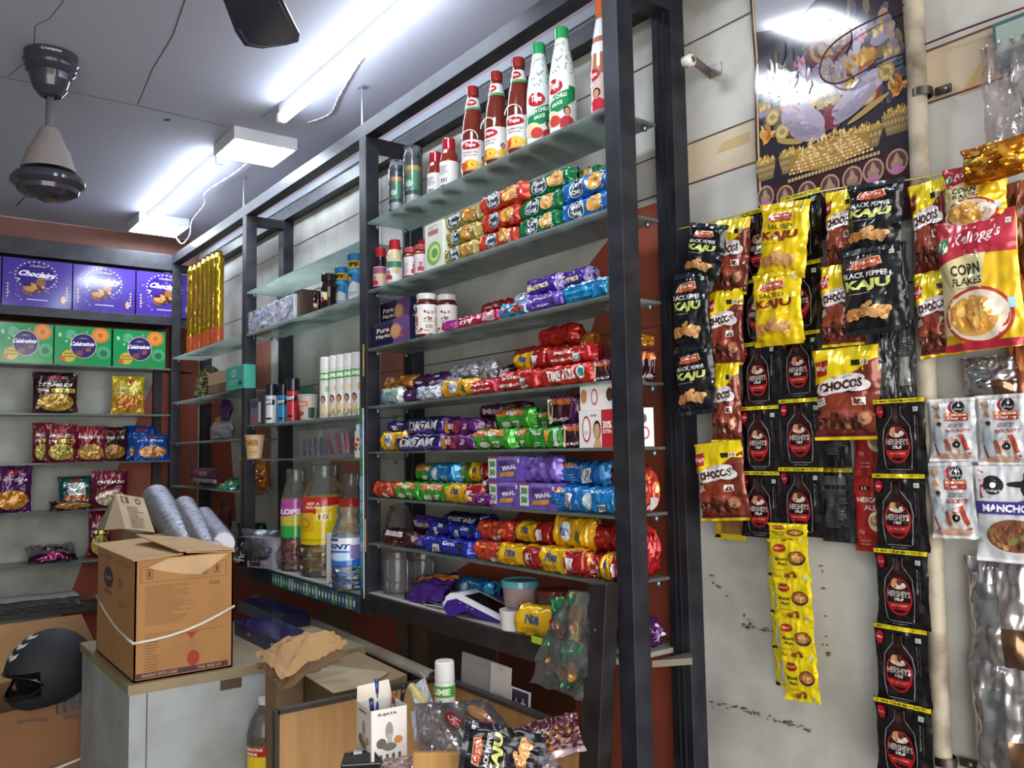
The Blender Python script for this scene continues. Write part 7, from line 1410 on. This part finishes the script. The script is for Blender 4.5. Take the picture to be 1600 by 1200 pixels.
# clutter in the tray
def at_(px, py, dd): p = D_(px, py, dd); return tuple(p)
pz = D_(696, 1100, 2.22); e = stand('air_freshener_can', parts_of('rs0', roomspray(0)), 696, 1.34, .60, 'white air freshener can with a green band standing in the tray', 'can', rz=radians(35)); e.location.z = P(696, 1032, 'y', 1.34).z-.258
sx = empty('pen_box', at_(597, 1186, 2.1), 'white square box printed with a kitchen mixer, holding pens', 'pen box', rz=radians(84)); wbx = .066
mb = MB()
for c4 in ((-wbx, wbx, -wbx, -wbx+.002), (-wbx, wbx, wbx-.002, wbx), (-wbx, -wbx+.002, -wbx, wbx), (wbx-.002, wbx, -wbx, wbx)): mb.box(c4[0]*.72, c4[1]*.72, c4[2]*.72, c4[3]*.72, 0, .135, mat('d8d4ce', 'card'))
mb.box(-.046, .046, -.046, .046, 0, .002, mat('d8d4ce', 'card')); Am = lambda: Art().text('SUJATA', -.1, .8, 1.1, .12, '2a2a2c', bold=.04).ell(.0, .2, .22, .32, '8a8a88').rect(-.12, -.35, .15, .1, 'a8a6a2').ell(-.45, -.2, .28, .18, '5a5856').ell(.5, -.15, .25, .14, 'b8804a').ell(0, -.35, .4, .14, '6a6866').rect(-.55, -.85, -.4, -.6, '4a4846').rect(-.2, -.85, -.05, -.6, '4a4846').rect(.15, -.85, .3, -.6, '4a4846').rect(.5, -.85, .65, -.6, '4a4846')
q_ = wbx*.72; Am().put(mb, lambda u, v, off: Vector((u*q_*.98, -q_-off, (v+1)*.0675)), 'card'); Am().put(mb, lambda u, v, off: Vector((-q_-off, -u*q_*.98, (v+1)*.0675)), 'card')
mb.obj('box_body', sx); mb = MB(); mb.add([(-q_, -q_, .135), (-q_, q_, .135), (-q_-.03, q_*.9, .16), (-q_-.035, -q_*.9, .165)], [(0, 1, 2, 3)], mat('d8d0c4', 'card')); mb.add([(-q_, q_, .135), (q_, q_, .135), (q_*.9, q_+.01, .175), (-q_*.9, q_+.01, .17)], [(0, 1, 2, 3)], mat('d0c8b8', 'card')); mb.obj('open_flap', sx)
for i, (a, b_, c_, l) in enumerate((((.02, .01), (.05, .035), '7a3a34', 'dull red pen standing in the mixer box'), ((-.02, -.02), (-.04, -.03), '1c2c5c', 'dark blue pen standing in the mixer box'), ((.03, -.01), (.06, .0), '1a1a1e', 'black pen standing in the mixer box'), ((.0, .03), (.01, .06), '2a3c7c', 'blue pen at the back of the mixer box'))):
    M_ = Matrix.Rotation(radians(84), 3, 'Z'); p0 = sx.location+M_ @ Vector((*a, .01)); p1 = sx.location+M_ @ Vector((*b_, .15+.01*i)); mb = MB(); dd = p1-p0; mb.tube([Vector((0, 0, 0)), dd*.85], .005, mat(c_, 'gloss'), 8); pe = mb.obj('pen', None, l, 'pen', 'pens in the mixer box', loc=tuple(p0)); m2 = MB(); m2.tube([dd*.8, dd], .0058, mat(c_, 'gloss'), 8); m2.obj('cap', pe)
def crumple(name, label, cat, quad, dep, bul, m_, seed, amp=.02, nn=12, back=None):
    q = [D_(px, py, dep_) for (px, py), dep_ in zip(quad, dep)]; c = sum(q, Vector())/4
    vd = (CAM-c).normalized(); mb = MB()
    def f(s, t, sg=1): p = q[0].lerp(q[1], s).lerp(q[3].lerp(q[2], s), t); e_ = sin(pi*s)**.5*sin(pi*t)**.5 if 0 < s < 1 and 0 < t < 1 else 0; return p-c+vd*(sg*bul*e_+amp*nz(s*5+seed, t*5, seed)+amp*.6*abs(nz(s*11, t*11+seed, 3)))
    mb.grid(lambda s, t: f(1-s, t), nn, nn, m_, smooth=False); mb.grid(lambda s, t: f(s, t, -1)-vd*.001, nn, nn, back or m_, smooth=False); ob = mb.obj(name, None, label, cat, loc=tuple(c)); return ob, f, c
crumple('paper_roll', 'curled white printed papers stuck in the tray behind the pen box', 'paper', [(640, 1075), (664, 1058), (684, 1120), (652, 1130)], [2.3, 2.35, 2.25, 2.2], .02, mat('b4b4b8', 'card'), 2)
crumple('paper_sheet', 'bluish white paper sheet standing beside the pen box', 'paper', [(642, 1112), (668, 1104), (676, 1150), (648, 1160)], [2.15, 2.2, 2.15, 2.1], .006, mat('a8a8b8', 'card'), 3, .006)
mb = MB(); p0, p1 = D_(642, 1072, 2.3), D_(664, 1102, 2.25); mb.tube([p0, p1], .012, mat('c8b86c', 'card'), 10); mb.obj('rolled_paper', None, 'small yellowish paper roll above the pen box', 'paper')
crumple('plastic_bag', 'crumpled clear plastic bag right of the pen box', 'bag', [(648, 1100), (690, 1095), (715, 1175), (655, 1185)], [2.1, 2.15, 2.1, 2.05], .05, mat('eeeef2', 'film'), 6, .03)
ob, f, c = crumple('foil_packet', 'shiny silver pouch with an orange edge and red badge in the tray', 'packet', [(668, 1100), (762, 1092), (822, 1172), (720, 1180)], [2.12, 2.25, 2.2, 2.0], .03, mat('a8a4a0', 'metalfoil'), 4, .022, 16, mat('c8842c', 'metalfoil'))
mb = MB(); vd = (CAM-c).normalized(); Art().ell(-.55, .35, .2, .3, '8a2030').text('Cake', -.55, .4, .26, .2, 'ecdcd8').put(mb, lambda u, v, off: f((u+1)/2*.96+.02, (1-v)/2*.96+.02)+vd*(.004+off), 'foil'); mb.obj('badge', ob, 'red badge print'); mb = MB(); Art().ell(.35, .55, .3, .3, 'a8805c').ell(.4, .1, .3, .2, '8a5050').put(mb, lambda u, v, off: f((u+1)/2*.96+.02, (1-v)/2*.96+.02)+vd*(.004+off), 'foil'); mb.obj('cookie_print', ob, 'brown cookie print')
kb_ = pouch(.125, .185, .028, '15161a', A_kaju(True), seed=2, wr=1.6).obj('snack_packet', None, 'black cashew packet lying turned on its side in the tray', 'packet', loc=at_(848, 1192, 1.88)); 
zx = (CAM-kb_.location).normalized(); up_ = Vector((0, 0, 1)); rt_ = up_.cross(zx).normalized(); uu = zx.cross(rt_); M_ = Matrix((rt_, -zx, uu)).transposed(); kb_.rotation_euler = (M_ @ Matrix.Rotation(radians(-80), 3, 'Y')).to_euler()
o = pouch(.15, .1, .02, '4a1c24', Art().text('MIX', -.3, .3, .6, .3, 'c8b8b0', bold=.04).blobs(.1, -.1, .8, .5, 30, .11, ['7a4a24', 'a8743c', '5a3018'], 3).rect(-1, -1, 1, -.7, 'b8a0a0'), seed=3, wr=1.5).obj('snack_packet', None, 'maroon packet with a nut picture beside the black cashew packet', 'packet', loc=at_(868, 1186, 2.0)); o.rotation_euler = (radians(-40), radians(-14), radians(50))
mb = MB(); mb.box(-.06, .06, -.008, .008, -.05, .03, mat('c09450', 'wood')); mb.obj('wooden_block', None, 'light wooden block at the bottom edge in the tray', 'wood', loc=at_(686, 1196, 1.95), rz=radians(50), bevel=.002)
st = empty('stapler', at_(566, 1196, 2.05), 'black stapler like gadget at the bottom edge left of the pen box', 'stapler', rz=radians(60)); mb = MB(); mb.box(-.05, .05, -.02, .02, -.01, .012, mat('141416', 'gloss')); mb.obj('base', st, bevel=.004); mb = MB(); mb.prism([(-.045, .012), (.045, .014), (.03, .032), (-.04, .026)], lambda a, b_, d: (a, -.014+d, b_), .028, mat('26262a', 'gloss')); mb.obj('top_arm', st, bevel=.003); mb = MB(); mb.box(-.02, .0, -.008, .008, .029, .034, mat('c8c8c8', 'gloss')); mb.obj('button', st, 'pale button')
crumple('plastic_bag', 'small clear and red plastic wrapper in front of the pen box', 'bag', [(600, 1185), (650, 1178), (655, 1205), (590, 1210)], [2.0, 2.02, 1.95, 1.95], .02, mat('f0dcdc', 'film'), 8, .02)
crumple('plastic_bag', 'clear plastic bag with an orange and blue inside near the post', 'bag', [(800, 1165), (850, 1160), (885, 1210), (800, 1210)], [1.98, 2.02, 1.95, 1.9], .02, mat('e8e8ec', 'film'), 9, .02)
crumple('orange_paper', 'bright orange paper corner at the bottom edge near the post', 'paper', [(828, 1186), (862, 1172), (880, 1205), (812, 1206)], [2.02, 2.05, 1.98, 1.96], .004, mat('c85a2c', 'card'), 5, .004)
crumple('blue_wrapper', 'small blue wrapper left of the orange paper', 'wrapper', [(806, 1190), (832, 1188), (834, 1206), (802, 1206)], [2.03, 2.03, 1.99, 1.99], .005, mat('2a7ab0', 'foil'), 7, .006)
wire([P(724, 1102, 'y', 1.385), P(760, 1128, 'y', 1.37), P(800, 1150, 'y', 1.36), P(850, 1166, 'y', 1.36), P(900, 1172, 'y', 1.38)], .004, 'c4c0bc', 'white_cable', 'white cable running along inside the back of the tray', 'cable')
wire([P(655, 1050, 'y', 1.45), P(672, 1066, 'y', 1.42), P(684, 1082, 'y', 1.40)], .004, 'c8c4c0', 'white_cable', 'short white cable below the open end of the loose pipe', 'cable')
# cards behind the tray rim
def card(L, T, R, B, y, col, art, name, label, cat, rot=0):
    x0, x1, z1, z0 = WF(L, T, R, B, y); w, h = x1-x0, z1-z0; mb = MB(); mb.box(-w/2, w/2, 0, .003, 0, h, mat(col, 'card')); art and art.put(mb, lambda u, v, off: Vector((u*w/2, -off, (v+1)*h/2)), 'card'); o = mb.obj(name, None, label, cat, loc=((x0+x1)/2, y, z0)); o.rotation_euler.x = radians(-4); return o
card(720, 1030, 790, 1078, 1.455, '9a9894', Art().blobs(0, 0, .8, .8, 14, .05, ['6a6864', '807e7a'], 3), 'grey_board', 'grey scuffed board behind the tray rim', 'board')
card(765, 1040, 796, 1092, 1.44, 'c0bab0', Art().text('UPI', 0, .75, .5, .08, '5a5652').rect(-.35, .9, .35, .94, '8a8680').lines(-.6, -.9, .6, -.6, 3, '8a8680'), 'payment_card', 'cream upright card standing against the grey board', 'card')
card(797, 1078, 827, 1108, 1.43, 'c8c8cc', Art().rect(-.85, -.85, .85, .85, '22263a').person(-.35, -.3, .3, .45, '6a7a9a').person(.35, -.2, .3, .5, 'b8b4a8'), 'photo_card', 'small picture card with two tiny figures above the tray rim', 'card')
